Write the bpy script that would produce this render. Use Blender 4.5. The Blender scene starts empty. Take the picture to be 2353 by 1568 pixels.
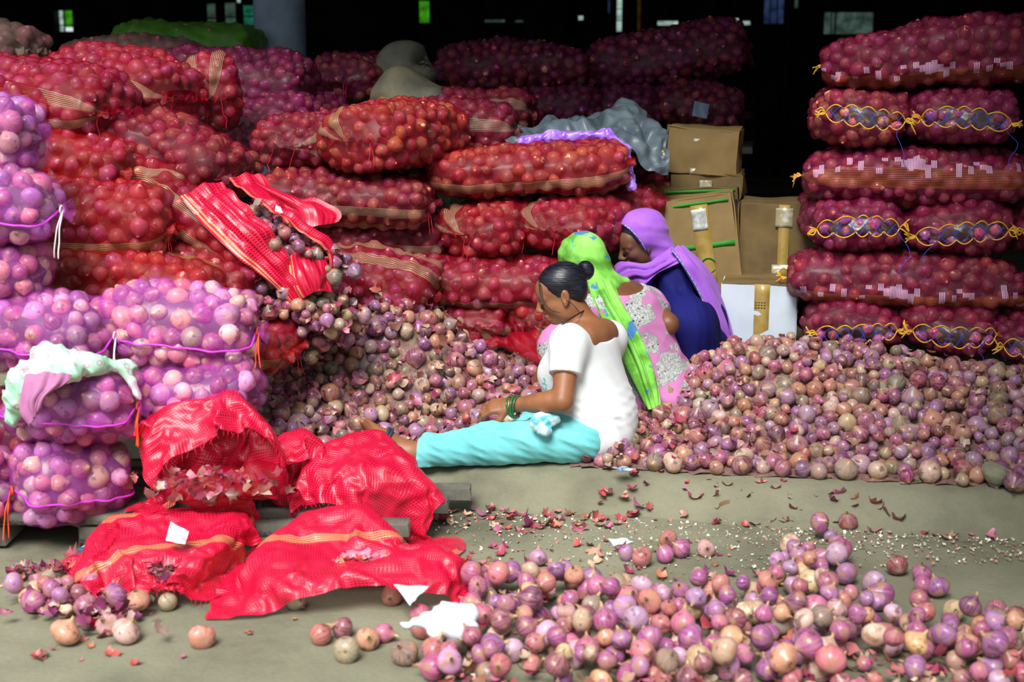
import bpy, math, random
import numpy as np
from mathutils import Vector, Matrix, Euler

random.seed(7)
RNG = np.random.default_rng(11)
SC = bpy.context.scene
COL = SC.collection
PI = math.pi

# ------------------------------------------------------------------ camera
CAM_H = 1.66                       # eye height of a standing photographer
FPX = 50.0 / 36.0 * 2353.0         # focal length in pixels of the 2353 x 1568 frame
PITCH = math.atan((784.0 - 136.0) / FPX)
cam_data = bpy.data.cameras.new('camera')
cam_data.sensor_width = 36.0
cam_data.lens = 50.0
cam_data.clip_end = 200.0
cam_data.dof.use_dof = True
cam_data.dof.focus_distance = 5.9
cam_data.dof.aperture_fstop = 2.6
cam = bpy.data.objects.new('camera', cam_data)
cam.location = (0.0, 0.0, CAM_H)
cam.rotation_euler = (PI / 2 - PITCH, 0.0, 0.0)
COL.objects.link(cam)
SC.camera = cam

# ------------------------------------------------------------------ light
SC.view_settings.view_transform = 'Standard'
SC.view_settings.look = 'None'
SC.view_settings.gamma = 1.0
SC.view_settings.use_curve_mapping = False
SC.view_settings.exposure = 0.55
world = bpy.data.worlds.new('overcast_sky')
SC.world = world
world.use_nodes = True
wn = world.node_tree.nodes
wn['Background'].inputs['Color'].default_value = (0.80, 0.92, 1.0, 1.0)
wn['Background'].inputs['Strength'].default_value = 0.6
sun_data = bpy.data.lights.new('hazy_sun', 'SUN')
sun_data.energy = 3.4
sun_data.angle = math.radians(28)
sun_data.color = (1.0, 0.97, 0.92)
sun = bpy.data.objects.new('hazy_sun', sun_data)
sun.rotation_euler = (math.radians(40), 0.0, math.radians(-16))   # high behind the photographer, from the left
COL.objects.link(sun)
SC.cycles.use_denoising = True
SC.cycles.transparent_max_bounces = 10
SC.cycles.max_bounces = 6

# ------------------------------------------------------------------ picture <-> place
CP, SP = math.cos(PITCH), math.sin(PITCH)
def ray(px, py):
    a = (px - 1176.5) / FPX
    b = (784.0 - py) / FPX
    return Vector((a, CP + b * SP, -SP + b * CP))
def at_d(px, py, d):
    r = ray(px, py) * d
    return Vector((r.x, r.y, r.z + CAM_H))
def at_z(px, py, z):
    r = ray(px, py)
    t = (z - CAM_H) / r.z
    return Vector((r.x * t, r.y * t, z))
def at_y(px, py, Y):
    r = ray(px, py)
    t = Y / r.y
    return Vector((r.x * t, Y, CAM_H + r.z * t))
CAMP = np.array([0.0, 0.0, CAM_H])

# ------------------------------------------------------------------ mesh helpers
def np_mesh(name, verts, faces=None, quads=None, tris=None, smooth=True, uv=None, col=None):
    """faces: list of index lists, or quads (n,4) / tris (n,3) arrays. uv: per-vertex (n,2). col: per-vertex (n,3)."""
    me = bpy.data.meshes.new(name)
    verts = np.asarray(verts, dtype=np.float32).reshape(-1, 3)
    if faces is not None:
        me.from_pydata(verts.tolist(), [], faces)
        lv = np.empty(len(me.loops), dtype=np.int32)
        me.loops.foreach_get('vertex_index', lv)
    else:
        parts, starts, n0 = [], [], 0
        for arr, k in ((quads, 4), (tris, 3)):
            if arr is None or len(arr) == 0:
                continue
            arr = np.asarray(arr, dtype=np.int32).reshape(-1, k)
            parts.append(arr.ravel())
            starts.append(n0 + np.arange(len(arr), dtype=np.int32) * k)
            n0 += arr.size
        lv = np.concatenate(parts)
        st = np.concatenate(starts)
        me.vertices.add(len(verts))
        me.vertices.foreach_set('co', verts.ravel())
        me.loops.add(len(lv))
        me.loops.foreach_set('vertex_index', lv)
        me.polygons.add(len(st))
        me.polygons.foreach_set('loop_start', st)
        me.update(calc_edges=True)
        me.validate()
    if uv is not None:
        l = me.uv_layers.new(name='UVMap')
        l.data.foreach_set('uv', np.asarray(uv, dtype=np.float32)[lv].ravel())
    if col is not None:
        c = np.ones((len(verts), 4), dtype=np.float32)
        c[:, :3] = col
        a = me.color_attributes.new('Col', 'FLOAT_COLOR', 'POINT')
        a.data.foreach_set('color', c.ravel())
    if smooth:
        me.polygons.foreach_set('use_smooth', np.ones(len(me.polygons), dtype=bool))
    return me

def link(name, me, mat=None, parent=None, loc=None, mw=None):
    o = bpy.data.objects.new(name, me)
    COL.objects.link(o)
    if mat is not None and me is not None and len(me.materials) == 0:
        me.materials.append(mat)
    if parent is not None:
        o.parent = parent
    if loc is not None:
        o.location = loc
    if mw is not None:
        o.matrix_local = mw
    return o

def tag(o, label, cat, group=None, kind=None):
    o['label'] = label
    o['category'] = cat
    if group: o['group'] = group
    if kind: o['kind'] = kind
    return o

def thing(name, label, cat, loc=(0, 0, 0), rot=(0, 0, 0), group=None):
    o = bpy.data.objects.new(name, None)
    o.empty_display_size = 0.05
    COL.objects.link(o)
    o.location = loc
    o.rotation_euler = rot
    return tag(o, label, cat, group)

def structure(o):
    o['kind'] = 'structure'
    return o

class Geo:
    """collects boxes, tubes and grids into one mesh"""
    def __init__(self):
        self.v, self.q, self.t, self.uv, self.n = [], [], [], [], 0
    def add(self, v, q=None, t=None, uv=None):
        v = np.asarray(v, dtype=float).reshape(-1, 3)
        if q is not None and len(q): self.q.append(np.asarray(q, dtype=np.int64).reshape(-1, 4) + self.n)
        if t is not None and len(t): self.t.append(np.asarray(t, dtype=np.int64).reshape(-1, 3) + self.n)
        self.v.append(v)
        self.uv.append(np.zeros((len(v), 2)) if uv is None else np.asarray(uv, dtype=float).reshape(-1, 2))
        self.n += len(v)
        return self
    def box(self, size, mat=None, bevel=0.0, uvs=False):
        sx, sy, sz = (s / 2 for s in size)
        b = min(bevel, sx * .9, sy * .9, sz * .9)
        if b <= 0:
            v = [(x, y, z) for x in (-sx, sx) for y in (-sy, sy) for z in (-sz, sz)]
            q = [(0, 1, 3, 2), (4, 6, 7, 5), (0, 4, 5, 1), (2, 3, 7, 6), (0, 2, 6, 4), (1, 5, 7, 3)]
            t = None
        else:
            v, idx = [], {}
            for X in (-1, 1):
                for Y in (-1, 1):
                    for Z in (-1, 1):
                        for ax in range(3):
                            p = [X * (sx - b), Y * (sy - b), Z * (sz - b)]
                            p[ax] += (X, Y, Z)[ax] * b
                            idx[(X, Y, Z, ax)] = len(v)
                            v.append(tuple(p))
            q, t = [], []
            for ax in range(3):
                o1, o2 = [a for a in range(3) if a != ax]
                for s in (-1, 1):
                    c = []
                    for (m, n) in ((-1, -1), (1, -1), (1, 1), (-1, 1)):
                        k = [0, 0, 0]; k[ax] = s; k[o1] = m; k[o2] = n
                        c.append(idx[(k[0], k[1], k[2], ax)])
                    q.append(c)
            for ax in range(3):
                o1, o2 = [a for a in range(3) if a != ax]
                for m in (-1, 1):
                    for n in (-1, 1):
                        c = []
                        for (s, axx) in ((-1, o1), (1, o1), (1, o2), (-1, o2)):
                            k = [0, 0, 0]; k[ax] = s; k[o1] = m; k[o2] = n
                            c.append(idx[(k[0], k[1], k[2], axx)])
                        q.append(c)
            for X in (-1, 1):
                for Y in (-1, 1):
                    for Z in (-1, 1):
                        t.append([idx[(X, Y, Z, a)] for a in range(3)])
        v = np.array(v)
        if mat is not None:
            v = np.array([tuple(mat @ Vector(p)) for p in v])
        return self.add(v, q, t)
    def tube(self, pts, r, n=6, closed=False, cap=True):
        P = np.asarray([tuple(p) for p in pts], dtype=float)
        m = len(P)
        R = np.full(m, r, dtype=float) if np.isscalar(r) else np.asarray(r, dtype=float)
        T = np.gradient(P, axis=0) if not closed else (np.roll(P, -1, 0) - np.roll(P, 1, 0))
        T /= np.linalg.norm(T, axis=1)[:, None] + 1e-12
        up = np.array([0.0, 0.0, 1.0])
        if abs(T[0] @ up) > .9: up = np.array([1.0, 0, 0])
        N = np.zeros_like(P)
        nrm = up - T[0] * (up @ T[0]); nrm /= np.linalg.norm(nrm)
        for i in range(m):
            nrm = nrm - T[i] * (nrm @ T[i]); nrm /= np.linalg.norm(nrm) + 1e-12
            N[i] = nrm
        B = np.cross(T, N)
        a = np.arange(n) * 2 * PI / n
        V = P[:, None, :] + R[:, None, None] * (np.cos(a)[None, :, None] * N[:, None, :] + np.sin(a)[None, :, None] * B[:, None, :])
        q = []
        mm = m if closed else m - 1
        for i in range(mm):
            j = (i + 1) % m
            for k in range(n):
                q.append((i * n + k, i * n + (k + 1) % n, j * n + (k + 1) % n, j * n + k))
        V = V.reshape(-1, 3); t = []
        if cap and not closed:
            V = np.vstack([V, P[0], P[-1]])
            for k in range(n):
                t.append((m * n, (k + 1) % n, k))
                t.append((m * n + 1, (m - 1) * n + k, (m - 1) * n + (k + 1) % n))
        return self.add(V, q, t)
    def grid(self, G, uv=None, closed_v=False):
        G = np.asarray(G, dtype=float)
        m, n = G.shape[:2]
        return self.add(G.reshape(-1, 3), grid_quads(m, n, closed_v), None, None if uv is None else np.asarray(uv).reshape(-1, 2))
    def mesh(self, name, smooth=True, uv=True, col=None):
        V = np.vstack(self.v)
        return np_mesh(name, V, quads=np.vstack(self.q) if self.q else None, tris=np.vstack(self.t) if self.t else None,
                       smooth=smooth, uv=np.vstack(self.uv) if uv else None, col=col)

def grid_quads(m, n, closed_v=False):
    i = np.arange(m - 1)[:, None]
    nn = n if closed_v else n - 1
    j = np.arange(nn)[None, :]
    j2 = (j + 1) % n
    return np.stack([i * n + j, i * n + j2, (i + 1) * n + j2, (i + 1) * n + j], axis=-1).reshape(-1, 4)

def catmull(pts, n):
    """smooth curve through points, n samples"""
    P = np.asarray([tuple(p) for p in pts], dtype=float)
    if len(P) == 2:
        t = np.linspace(0, 1, n)[:, None]
        return P[0] * (1 - t) + P[1] * t
    P = np.vstack([2 * P[0] - P[1], P, 2 * P[-1] - P[-2]])
    m = len(P) - 3
    u = np.linspace(0, m, n)
    i = np.clip(u.astype(int), 0, m - 1)
    t = (u - i)[:, None]
    p0, p1, p2, p3 = P[i], P[i + 1], P[i + 2], P[i + 3]
    return .5 * (2 * p1 + (p2 - p0) * t + (2 * p0 - 5 * p1 + 4 * p2 - p3) * t ** 2 + (3 * p1 - p0 - 3 * p2 + p3) * t ** 3)

def wobble(P, seed, scale, amp, octaves=3):
    """cheap smooth 3-D noise from random sinusoids: returns (n,)"""
    r = np.random.default_rng(seed)
    P = np.asarray(P).reshape(-1, 3)
    out = np.zeros(len(P))
    a = amp; s = scale
    for o in range(octaves):
        for k in range(4):
            d = r.normal(size=3); d /= np.linalg.norm(d)
            out += a * .5 * np.sin(P @ d * s * (0.7 + .6 * r.random()) * 2 * PI + r.random() * 2 * PI)
        a *= .5; s *= 2.0
    return out
# ------------------------------------------------------------------ materials (all procedural)
MATS = {}
def new_mat(name):
    m = bpy.data.materials.new(name)
    m.use_nodes = True
    MATS[name] = m
    nt = m.node_tree
    return m, nt, nt.nodes['Principled BSDF'], nt.nodes, nt.links

def N(nodes, kind, **kw):
    n = nodes.new(kind)
    for k, v in kw.items():
        if k in n.inputs.keys() if hasattr(n.inputs, 'keys') else False:
            n.inputs[k].default_value = v
        else:
            setattr(n, k, v)
    return n

def ramp(nodes, stops, interp='LINEAR'):
    r = nodes.new('ShaderNodeValToRGB')
    r.color_ramp.interpolation = interp
    e = r.color_ramp.elements
    while len(e) < len(stops): e.new(0.5)
    for x, (p, c) in zip(e, stops):
        x.position = p
        x.color = (c[0], c[1], c[2], 1.0) if len(c) == 3 else c
    return r

def mixc(nodes, links, fac, a, b, blend='MIX'):
    m = nodes.new('ShaderNodeMix')
    m.data_type = 'RGBA'
    m.blend_type = blend
    for sock, val in ((m.inputs[0], fac), (m.inputs[6], a), (m.inputs[7], b)):
        if hasattr(val, 'default_value') or hasattr(val, 'is_linked'):
            links.new(val, sock)
        elif isinstance(val, (int, float)):
            sock.default_value = val
        else:
            sock.default_value = (val[0], val[1], val[2], 1.0)
    return m.outputs[2]

def math_(nodes, links, op, a, b=None, c=None):
    m = nodes.new('ShaderNodeMath')
    m.operation = op
    for s, val in zip(m.inputs, (a, b, c)):
        if val is None: continue
        if isinstance(val, (int, float)): s.default_value = val
        else: links.new(val, s)
    return m.outputs[0]

def plain(name, color, rough=0.6, spec=0.4, noise=None, bump=0.0, bscale=200.0, metallic=0.0, coord='Object'):
    """noise=(scale, color2, lo, hi)"""
    m, nt, p, nodes, links = new_mat(name)
    p.inputs['Roughness'].default_value = rough
    p.inputs['Specular IOR Level'].default_value = spec
    p.inputs['Metallic'].default_value = metallic
    p.inputs['Base Color'].default_value = (*color, 1)
    tc = nodes.new('ShaderNodeTexCoord')
    if noise:
        t = N(nodes, 'ShaderNodeTexNoise'); t.inputs['Scale'].default_value = noise[0]; t.inputs['Detail'].default_value = 6
        links.new(tc.outputs[coord], t.inputs['Vector'])
        r = ramp(nodes, [(noise[2], color), (noise[3], noise[1])])
        links.new(t.outputs['Fac'], r.inputs[0]); links.new(r.outputs[0], p.inputs['Base Color'])
    if bump > 0:
        t2 = N(nodes, 'ShaderNodeTexNoise'); t2.inputs['Scale'].default_value = bscale; t2.inputs['Detail'].default_value = 4
        links.new(tc.outputs[coord], t2.inputs['Vector'])
        b = nodes.new('ShaderNodeBump'); b.inputs['Strength'].default_value = bump; b.inputs['Distance'].default_value = 0.004
        links.new(t2.outputs['Fac'], b.inputs['Height']); links.new(b.outputs[0], p.inputs['Normal'])
    return m

def net_material(name, color, band, cover=0.5, pitch=0.0048, thread=0.42, band_w=0.028, dashes=None, gloss=0.45, bands=(0.0,), tw=0.30, spec=0.3, lift=None):
    """woven plastic net: see-through between the threads. UV is in metres, v=0 is the printed band"""
    m, nt, p, nodes, links = new_mat(name)
    uv = nodes.new('ShaderNodeUVMap')
    sep = nodes.new('ShaderNodeSeparateXYZ'); links.new(uv.outputs[0], sep.inputs[0])
    u, v = sep.outputs[0], sep.outputs[1]
    def threads(c):
        f = math_(nodes, links, 'FRACT', math_(nodes, links, 'DIVIDE', c, pitch))
        a = math_(nodes, links, 'ABSOLUTE', math_(nodes, links, 'SUBTRACT', f, 0.5))
        mr = nodes.new('ShaderNodeMapRange')
        mr.interpolation_type = 'SMOOTHSTEP'
        links.new(a, mr.inputs[0])
        mr.inputs[1].default_value = 0.5 - thread; mr.inputs[2].default_value = 0.5 - thread + 0.16
        mr.inputs[3].default_value = 0.0; mr.inputs[4].default_value = 1.0
        return mr.outputs[0]
    w = math_(nodes, links, 'MAXIMUM', threads(u), threads(v))
    tn = N(nodes, 'ShaderNodeTexNoise'); tn.inputs['Scale'].default_value = 9.0; tn.inputs['Detail'].default_value = 3
    links.new(uv.outputs[0], tn.inputs['Vector'])
    dens = math_(nodes, links, 'MULTIPLY_ADD', tn.outputs['Fac'], 0.3, cover - 0.15)
    # alpha = cover outside the threads' centres, more on them
    alpha = math_(nodes, links, 'MULTIPLY_ADD', w, tw, math_(nodes, links, 'MULTIPLY', dens, 0.8))
    colr = ramp(nodes, [(0.3, tuple(c * 0.75 for c in color)), (0.7, color)])
    links.new(tn.outputs['Fac'], colr.inputs[0])
    out = colr.outputs[0]
    if lift is not None: out = mixc(nodes, links, w, out, lift)  # paler threads paint the pinkish sparkle of the weave
    if band is not None:
        inb = None
        for b0 in bands:
            d = math_(nodes, links, 'ABSOLUTE', math_(nodes, links, 'SUBTRACT', v, b0))
            one = math_(nodes, links, 'LESS_THAN', d, band_w)
            inb = one if inb is None else math_(nodes, links, 'MAXIMUM', inb, one)
        fr = math_(nodes, links, 'FRACT', math_(nodes, links, 'DIVIDE', v, 0.0075))
        line = math_(nodes, links, 'GREATER_THAN', fr, 0.5)
        inb = math_(nodes, links, 'MULTIPLY', inb, line)
        out = mixc(nodes, links, math_(nodes, links, 'MULTIPLY', inb, 0.85), out, band)
        alpha = math_(nodes, links, 'MAXIMUM', alpha, math_(nodes, links, 'MULTIPLY', inb, 0.85))
    if dashes is not None:
        # the pale strokes of warp thread that catch on the net: short bright bars beside the band
        cell = math_(nodes, links, 'FLOOR', math_(nodes, links, 'DIVIDE', u, 0.026))
        picks = []
        for shift in (0.0, 71.3, 143.9):
            wn_ = N(nodes, 'ShaderNodeTexWhiteNoise', noise_dimensions='1D')
            links.new(math_(nodes, links, 'ADD', cell, shift), wn_.inputs['W'])
            picks.append(wn_.outputs['Value'])
        c0 = math_(nodes, links, 'MULTIPLY_ADD', picks[0], 0.07, dashes[1] - 0.035)
        hw = math_(nodes, links, 'MULTIPLY', math_(nodes, links, 'MULTIPLY_ADD', picks[1], 0.032, 0.008), math_(nodes, links, 'GREATER_THAN', picks[2], 0.42))
        dd = math_(nodes, links, 'ABSOLUTE', math_(nodes, links, 'SUBTRACT', v, c0))
        on = math_(nodes, links, 'LESS_THAN', dd, hw)
        fu = math_(nodes, links, 'GREATER_THAN', math_(nodes, links, 'FRACT', math_(nodes, links, 'DIVIDE', u, 0.0065)), 0.4)
        on = math_(nodes, links, 'MULTIPLY', on, fu)
        out = mixc(nodes, links, math_(nodes, links, 'MULTIPLY', on, 0.9), out, dashes[0])
        alpha = math_(nodes, links, 'MAXIMUM', alpha, math_(nodes, links, 'MULTIPLY', on, 0.85))
    links.new(out, p.inputs['Base Color'])
    p.inputs['Roughness'].default_value = gloss
    p.inputs['Specular IOR Level'].default_value = spec
    b = nodes.new('ShaderNodeBump'); b.inputs['Strength'].default_value = 0.35; b.inputs['Distance'].default_value = 0.002
    links.new(w, b.inputs['Height']); links.new(b.outputs[0], p.inputs['Normal'])
    cl = nodes.new('ShaderNodeClamp'); links.new(alpha, cl.inputs[0]); cl.inputs[2].default_value = 0.97
    links.new(cl.outputs[0], p.inputs['Alpha'])
    return m

def onion_material():
    m, nt, p, nodes, links = new_mat('onion_skin_papery')
    at = nodes.new('ShaderNodeAttribute'); at.attribute_name = 'Col'
    oi = nodes.new('ShaderNodeObjectInfo')
    uv = nodes.new('ShaderNodeUVMap')
    mp = nodes.new('ShaderNodeMapping'); mp.inputs['Scale'].default_value = (26.0, 1.6, 1.0)
    links.new(uv.outputs[0], mp.inputs[0])
    st = N(nodes, 'ShaderNodeTexNoise'); st.inputs['Scale'].default_value = 1.0; st.inputs['Detail'].default_value = 3
    links.new(mp.outputs[0], st.inputs['Vector'])
    tc = nodes.new('ShaderNodeTexCoord')
    geo = nodes.new('ShaderNodeNewGeometry')
    pt = N(nodes, 'ShaderNodeTexNoise'); pt.inputs['Scale'].default_value = 34.0; pt.inputs['Detail'].default_value = 4
    links.new(geo.outputs['Position'], pt.inputs['Vector'])
    hs = nodes.new('ShaderNodeHueSaturation')
    links.new(at.outputs['Color'], hs.inputs['Color'])
    links.new(math_(nodes, links, 'MULTIPLY_ADD', oi.outputs['Random'], 0.09, 0.455), hs.inputs['Hue'])
    links.new(math_(nodes, links, 'MULTIPLY_ADD', oi.outputs['Random'], 0.5, 0.75), hs.inputs['Value'])
    dark = mixc(nodes, links, 0.55, hs.outputs[0], (0.10, 0.02, 0.05), 'MULTIPLY')
    sr = ramp(nodes, [(0.38, (0, 0, 0)), (0.62, (1, 1, 1))]); links.new(st.outputs['Fac'], sr.inputs[0])
    c1 = mixc(nodes, links, sr.outputs[0], hs.outputs[0], mixc(nodes, links, 0.22, hs.outputs[0], (0.85, 0.62, 0.66)))
    # patches of loose tan skin and earth with shapes of their own
    pr = ramp(nodes, [(0.55, (0, 0, 0)), (0.63, (1, 1, 1))]); links.new(pt.outputs['Fac'], pr.inputs[0])
    c2 = mixc(nodes, links, math_(nodes, links, 'MULTIPLY', pr.outputs[0], 0.75), c1, (0.46, 0.25, 0.13))
    pr2 = ramp(nodes, [(0.33, (1, 1, 1)), (0.40, (0, 0, 0))]); links.new(pt.outputs['Fac'], pr2.inputs[0])
    c3 = mixc(nodes, links, math_(nodes, links, 'MULTIPLY', pr2.outputs[0], 0.7), c2, (0.10, 0.055, 0.035))
    links.new(c3, p.inputs['Base Color'])
    p.inputs['Roughness'].default_value = 0.29
    p.inputs['Specular IOR Level'].default_value = 0.5
    b = nodes.new('ShaderNodeBump'); b.inputs['Strength'].default_value = 0.25; b.inputs['Distance'].default_value = 0.002
    links.new(st.outputs['Fac'], b.inputs['Height']); links.new(b.outputs[0], p.inputs['Normal'])
    return m

def flake_material():
    m, nt, p, nodes, links = new_mat('dry_onion_skin')
    at = nodes.new('ShaderNodeAttribute'); at.attribute_name = 'Col'
    oi = nodes.new('ShaderNodeObjectInfo')
    hs = nodes.new('ShaderNodeHueSaturation')
    links.new(at.outputs['Color'], hs.inputs['Color'])
    links.new(math_(nodes, links, 'MULTIPLY_ADD', oi.outputs['Random'], 0.05, 0.475), hs.inputs['Hue'])
    links.new(math_(nodes, links, 'MULTIPLY_ADD', oi.outputs['Random'], 0.7, 0.65), hs.inputs['Value'])
    links.new(hs.outputs[0], p.inputs['Base Color'])
    p.inputs['Roughness'].default_value = 0.4
    return m

def cloth(name, color, color2=None, rough=0.8, weave=900.0, bump=0.12, big=None):
    """woven cotton, with an optional second tone in blotches"""
    m, nt, p, nodes, links = new_mat(name)
    tc = nodes.new('ShaderNodeTexCoord')
    p.inputs['Roughness'].default_value = rough
    p.inputs['Specular IOR Level'].default_value = 0.2
    p.inputs['Sheen Weight'].default_value = 0.15
    p.inputs['Base Color'].default_value = (*color, 1)
    if color2 is not None:
        t = N(nodes, 'ShaderNodeTexNoise'); t.inputs['Scale'].default_value = big or 6.0; t.inputs['Detail'].default_value = 3
        links.new(tc.outputs['Object'], t.inputs['Vector'])
        r = ramp(nodes, [(0.40, color), (0.62, color2)])
        links.new(t.outputs['Fac'], r.inputs[0]); links.new(r.outputs[0], p.inputs['Base Color'])
    w = N(nodes, 'ShaderNodeTexNoise'); w.inputs['Scale'].default_value = weave; w.inputs['Detail'].default_value = 1
    links.new(tc.outputs['Object'], w.inputs['Vector'])
    b = nodes.new('ShaderNodeBump'); b.inputs['Strength'].default_value = bump; b.inputs['Distance'].default_value = 0.002
    links.new(w.outputs['Fac'], b.inputs['Height']); links.new(b.outputs[0], p.inputs['Normal'])
    return m

M_ONION = onion_material()
M_FLAKE = flake_material()
NET = {
    'red':     net_material('net_red', (0.32, 0.0005, 0.014), (0.36, 0.29, 0.16), cover=0.36, bands=(0.0, 0.115)),
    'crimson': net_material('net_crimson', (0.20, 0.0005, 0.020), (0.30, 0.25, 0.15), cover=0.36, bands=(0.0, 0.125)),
    'orange':  net_material('net_scarlet', (0.42, 0.002, 0.004), (0.36, 0.27, 0.10), cover=0.32, bands=(0.0, 0.10), band_w=0.03),
    'magenta': net_material('net_magenta', (0.21, 0.0005, 0.042), (0.40, 0.13, 0.03), cover=0.34, band_w=0.046, dashes=((0.85, 0.55, 0.85), -0.05)),
    'magenta_end': net_material('net_magenta_end', (0.21, 0.0005, 0.042), None, cover=0.34),
    'plum':    net_material('net_plum', (0.17, 0.001, 0.05), None, cover=0.34),  # bluish shade of the back rows is mixed into this net colour
    'loose':   net_material('net_red_loose', (0.46, 0.001, 0.018), None, cover=0.30),
    'purple':  net_material('net_purple', (0.80, 0.12, 0.82), None, cover=0.13, pitch=0.0040, thread=0.26, gloss=0.3, tw=0.24),
    'green':   net_material('net_green', (0.10, 0.30, 0.03), None, cover=0.75),
    'brown':   net_material('net_brown', (0.20, 0.13, 0.10), None, cover=0.45),
    'empty':   net_material('net_empty', (0.66, 0.001, 0.022), (0.60, 0.42, 0.16), cover=0.74, pitch=0.0085, thread=0.26, band_w=0.016, gloss=0.30, bands=(0.0, 0.26), tw=0.50, spec=0.6, lift=(0.88, 0.012, 0.075)),
}
M_RED_TWINE = plain('twine_red', (0.70, 0.02, 0.06), 0.5)
M_YELLOW_CORD = plain('cord_yellow', (0.85, 0.34, 0.02), 0.5, noise=(60, (0.75, 0.55, 0.05), .4, .6))
M_BLUE_CORD = plain('cord_blue', (0.03, 0.08, 0.75), 0.45)
M_ORANGE_CORD = plain('cord_orange', (0.90, 0.10, 0.02), 0.5)
M_WHITE_CORD = plain('cord_white', (0.72, 0.74, 0.70), 0.7)
M_PURPLE_STRAP = plain('strap_purple', (0.70, 0.06, 0.72), 0.4)
M_PAPER = plain('paper_white', (0.80, 0.84, 0.90), 0.7, noise=(14, (0.66, 0.72, 0.85), .35, .7))
M_WOOD = plain('pallet_wood', (0.20, 0.19, 0.15), 0.85, noise=(9, (0.10, 0.10, 0.085), .35, .65), bump=0.6, bscale=60)
M_JUTE = plain('jute', (0.30, 0.27, 0.17), 0.9, noise=(7, (0.15, 0.15, 0.12), .35, .65), bump=0.8, bscale=220)
# ------------------------------------------------------------------ the place
PLAT = 0.12                         # height of the raised floor of the market shed
A0, A1 = at_z(950, 1058, PLAT), at_z(2340, 1124, PLAT)      # its front edge
EDGE = (A1 - A0); EDGE.z = 0; EDGE.normalize()
BACK = Vector((-EDGE.y, EDGE.x, 0))
YAW = math.atan2(EDGE.y, EDGE.x)
def shed(s, t, z=0.0):
    """s metres along the front edge from A0, t metres into the shed"""
    p = A0 + EDGE * s + BACK * t
    return Vector((p.x, p.y, z))

def floor_material():
    m, nt, p, nodes, links = new_mat('dusty_concrete')
    tc = nodes.new('ShaderNodeTexCoord')
    a = N(nodes, 'ShaderNodeTexNoise'); a.inputs['Scale'].default_value = 1.7; a.inputs['Detail'].default_value = 8; a.inputs['Roughness'].default_value = 0.62
    b = N(nodes, 'ShaderNodeTexNoise'); b.inputs['Scale'].default_value = 60.0; b.inputs['Detail'].default_value = 5
    c = N(nodes, 'ShaderNodeTexNoise'); c.inputs['Scale'].default_value = 320.0; c.inputs['Detail'].default_value = 2
    for t in (a, b, c): links.new(tc.outputs['Object'], t.inputs['Vector'])
    r = ramp(nodes, [(0.32, (0.125, 0.12, 0.085)), (0.48, (0.235, 0.23, 0.155)), (0.66, (0.32, 0.31, 0.215))])
    links.new(a.outputs['Fac'], r.inputs[0])
    o = mixc(nodes, links, math_(nodes, links, 'MULTIPLY', b.outputs['Fac'], 0.5), r.outputs[0], (0.18, 0.17, 0.12))
    sp = ramp(nodes, [(0.66, (0, 0, 0)), (0.72, (1, 1, 1))]); links.new(c.outputs['Fac'], sp.inputs[0])
    o = mixc(nodes, links, math_(nodes, links, 'MULTIPLY', sp.outputs[0], 0.55), o, (0.45, 0.44, 0.36))
    links.new(o, p.inputs['Base Color'])
    p.inputs['Roughness'].default_value = 0.9
    p.inputs['Specular IOR Level'].default_value = 0.2
    bp = nodes.new('ShaderNodeBump'); bp.inputs['Strength'].default_value = 0.6; bp.inputs['Distance'].default_value = 0.004
    links.new(b.outputs['Fac'], bp.inputs['Height']); links.new(bp.outputs[0], p.inputs['Normal'])
    return m
M_FLOOR = floor_material()
M_DARKWALL = plain('shade_dark_plaster', (0.022, 0.022, 0.024), 0.95, 0.1, noise=(3, (0.012, 0.012, 0.015), .4, .6))  # near-black base: the unlit interior's shade is put into the wall colour
M_ROOF = plain('dark_roof_sheet', (0.03, 0.03, 0.033), 0.9, 0.1)  # roof colour darkened as well, carrying the shade of the interior
M_PILLAR = plain('painted_pillar', (0.30, 0.37, 0.48), 0.8, noise=(5, (0.16, 0.20, 0.30), .35, .7), bump=0.3, bscale=40)

# street in front of the shed: one gently uneven sheet
def street():
    n, m = 120, 70
    xs = np.linspace(-12, 12, n); ys = np.linspace(-12, 7.0, m)
    X, Y = np.meshgrid(xs, ys, indexing='ij')
    P = np.stack([X, Y, np.zeros_like(X)], -1)
    P[..., 2] = (wobble(P.reshape(-1, 3), 3, .5, .004, 2)).reshape(n, m) - 0.004
    g = Geo().grid(P)
    return structure(link('floor', g.mesh('floor'), M_FLOOR))
street()

# raised floor with its worn, rounded concrete nosing sloping to the street
def platform():
    prof = [(-0.30, -0.02), (-0.215, 0.004), (-0.16, 0.035), (-0.10, 0.078), (-0.05, 0.106), (0.0, PLAT - 0.004), (0.08, PLAT), (0.6, PLAT), (2.0, PLAT), (6.0, PLAT), (25.0, PLAT)]
    prof = [prof[0]] + [tuple(p) for p in catmull([(a, b, 0) for a, b in prof[1:7]], 18)[:, :2]] + prof[7:]
    ss = np.concatenate([np.linspace(-11.5, -1.5, 16), np.linspace(-1.4, 3.6, 110), np.linspace(3.7, 8.5, 12)])
    G = np.zeros((len(ss), len(prof), 3))
    for i, s in enumerate(ss):
        k = .018 * math.sin(s * 3.1) + .012 * math.sin(s * 7.7 + 1)
        for j, (t, z) in enumerate(prof):
            w = k if t < 0.05 else 0
            zz = z + (0.004 * math.sin(s * 9 + t * 20) if -0.2 < t < 0.02 else 0)
            G[i, j] = shed(s, t + w, zz)
    g = Geo().grid(G[:, ::-1])
    return structure(link('floor', g.mesh('platform'), M_FLOOR))
platform()

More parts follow.
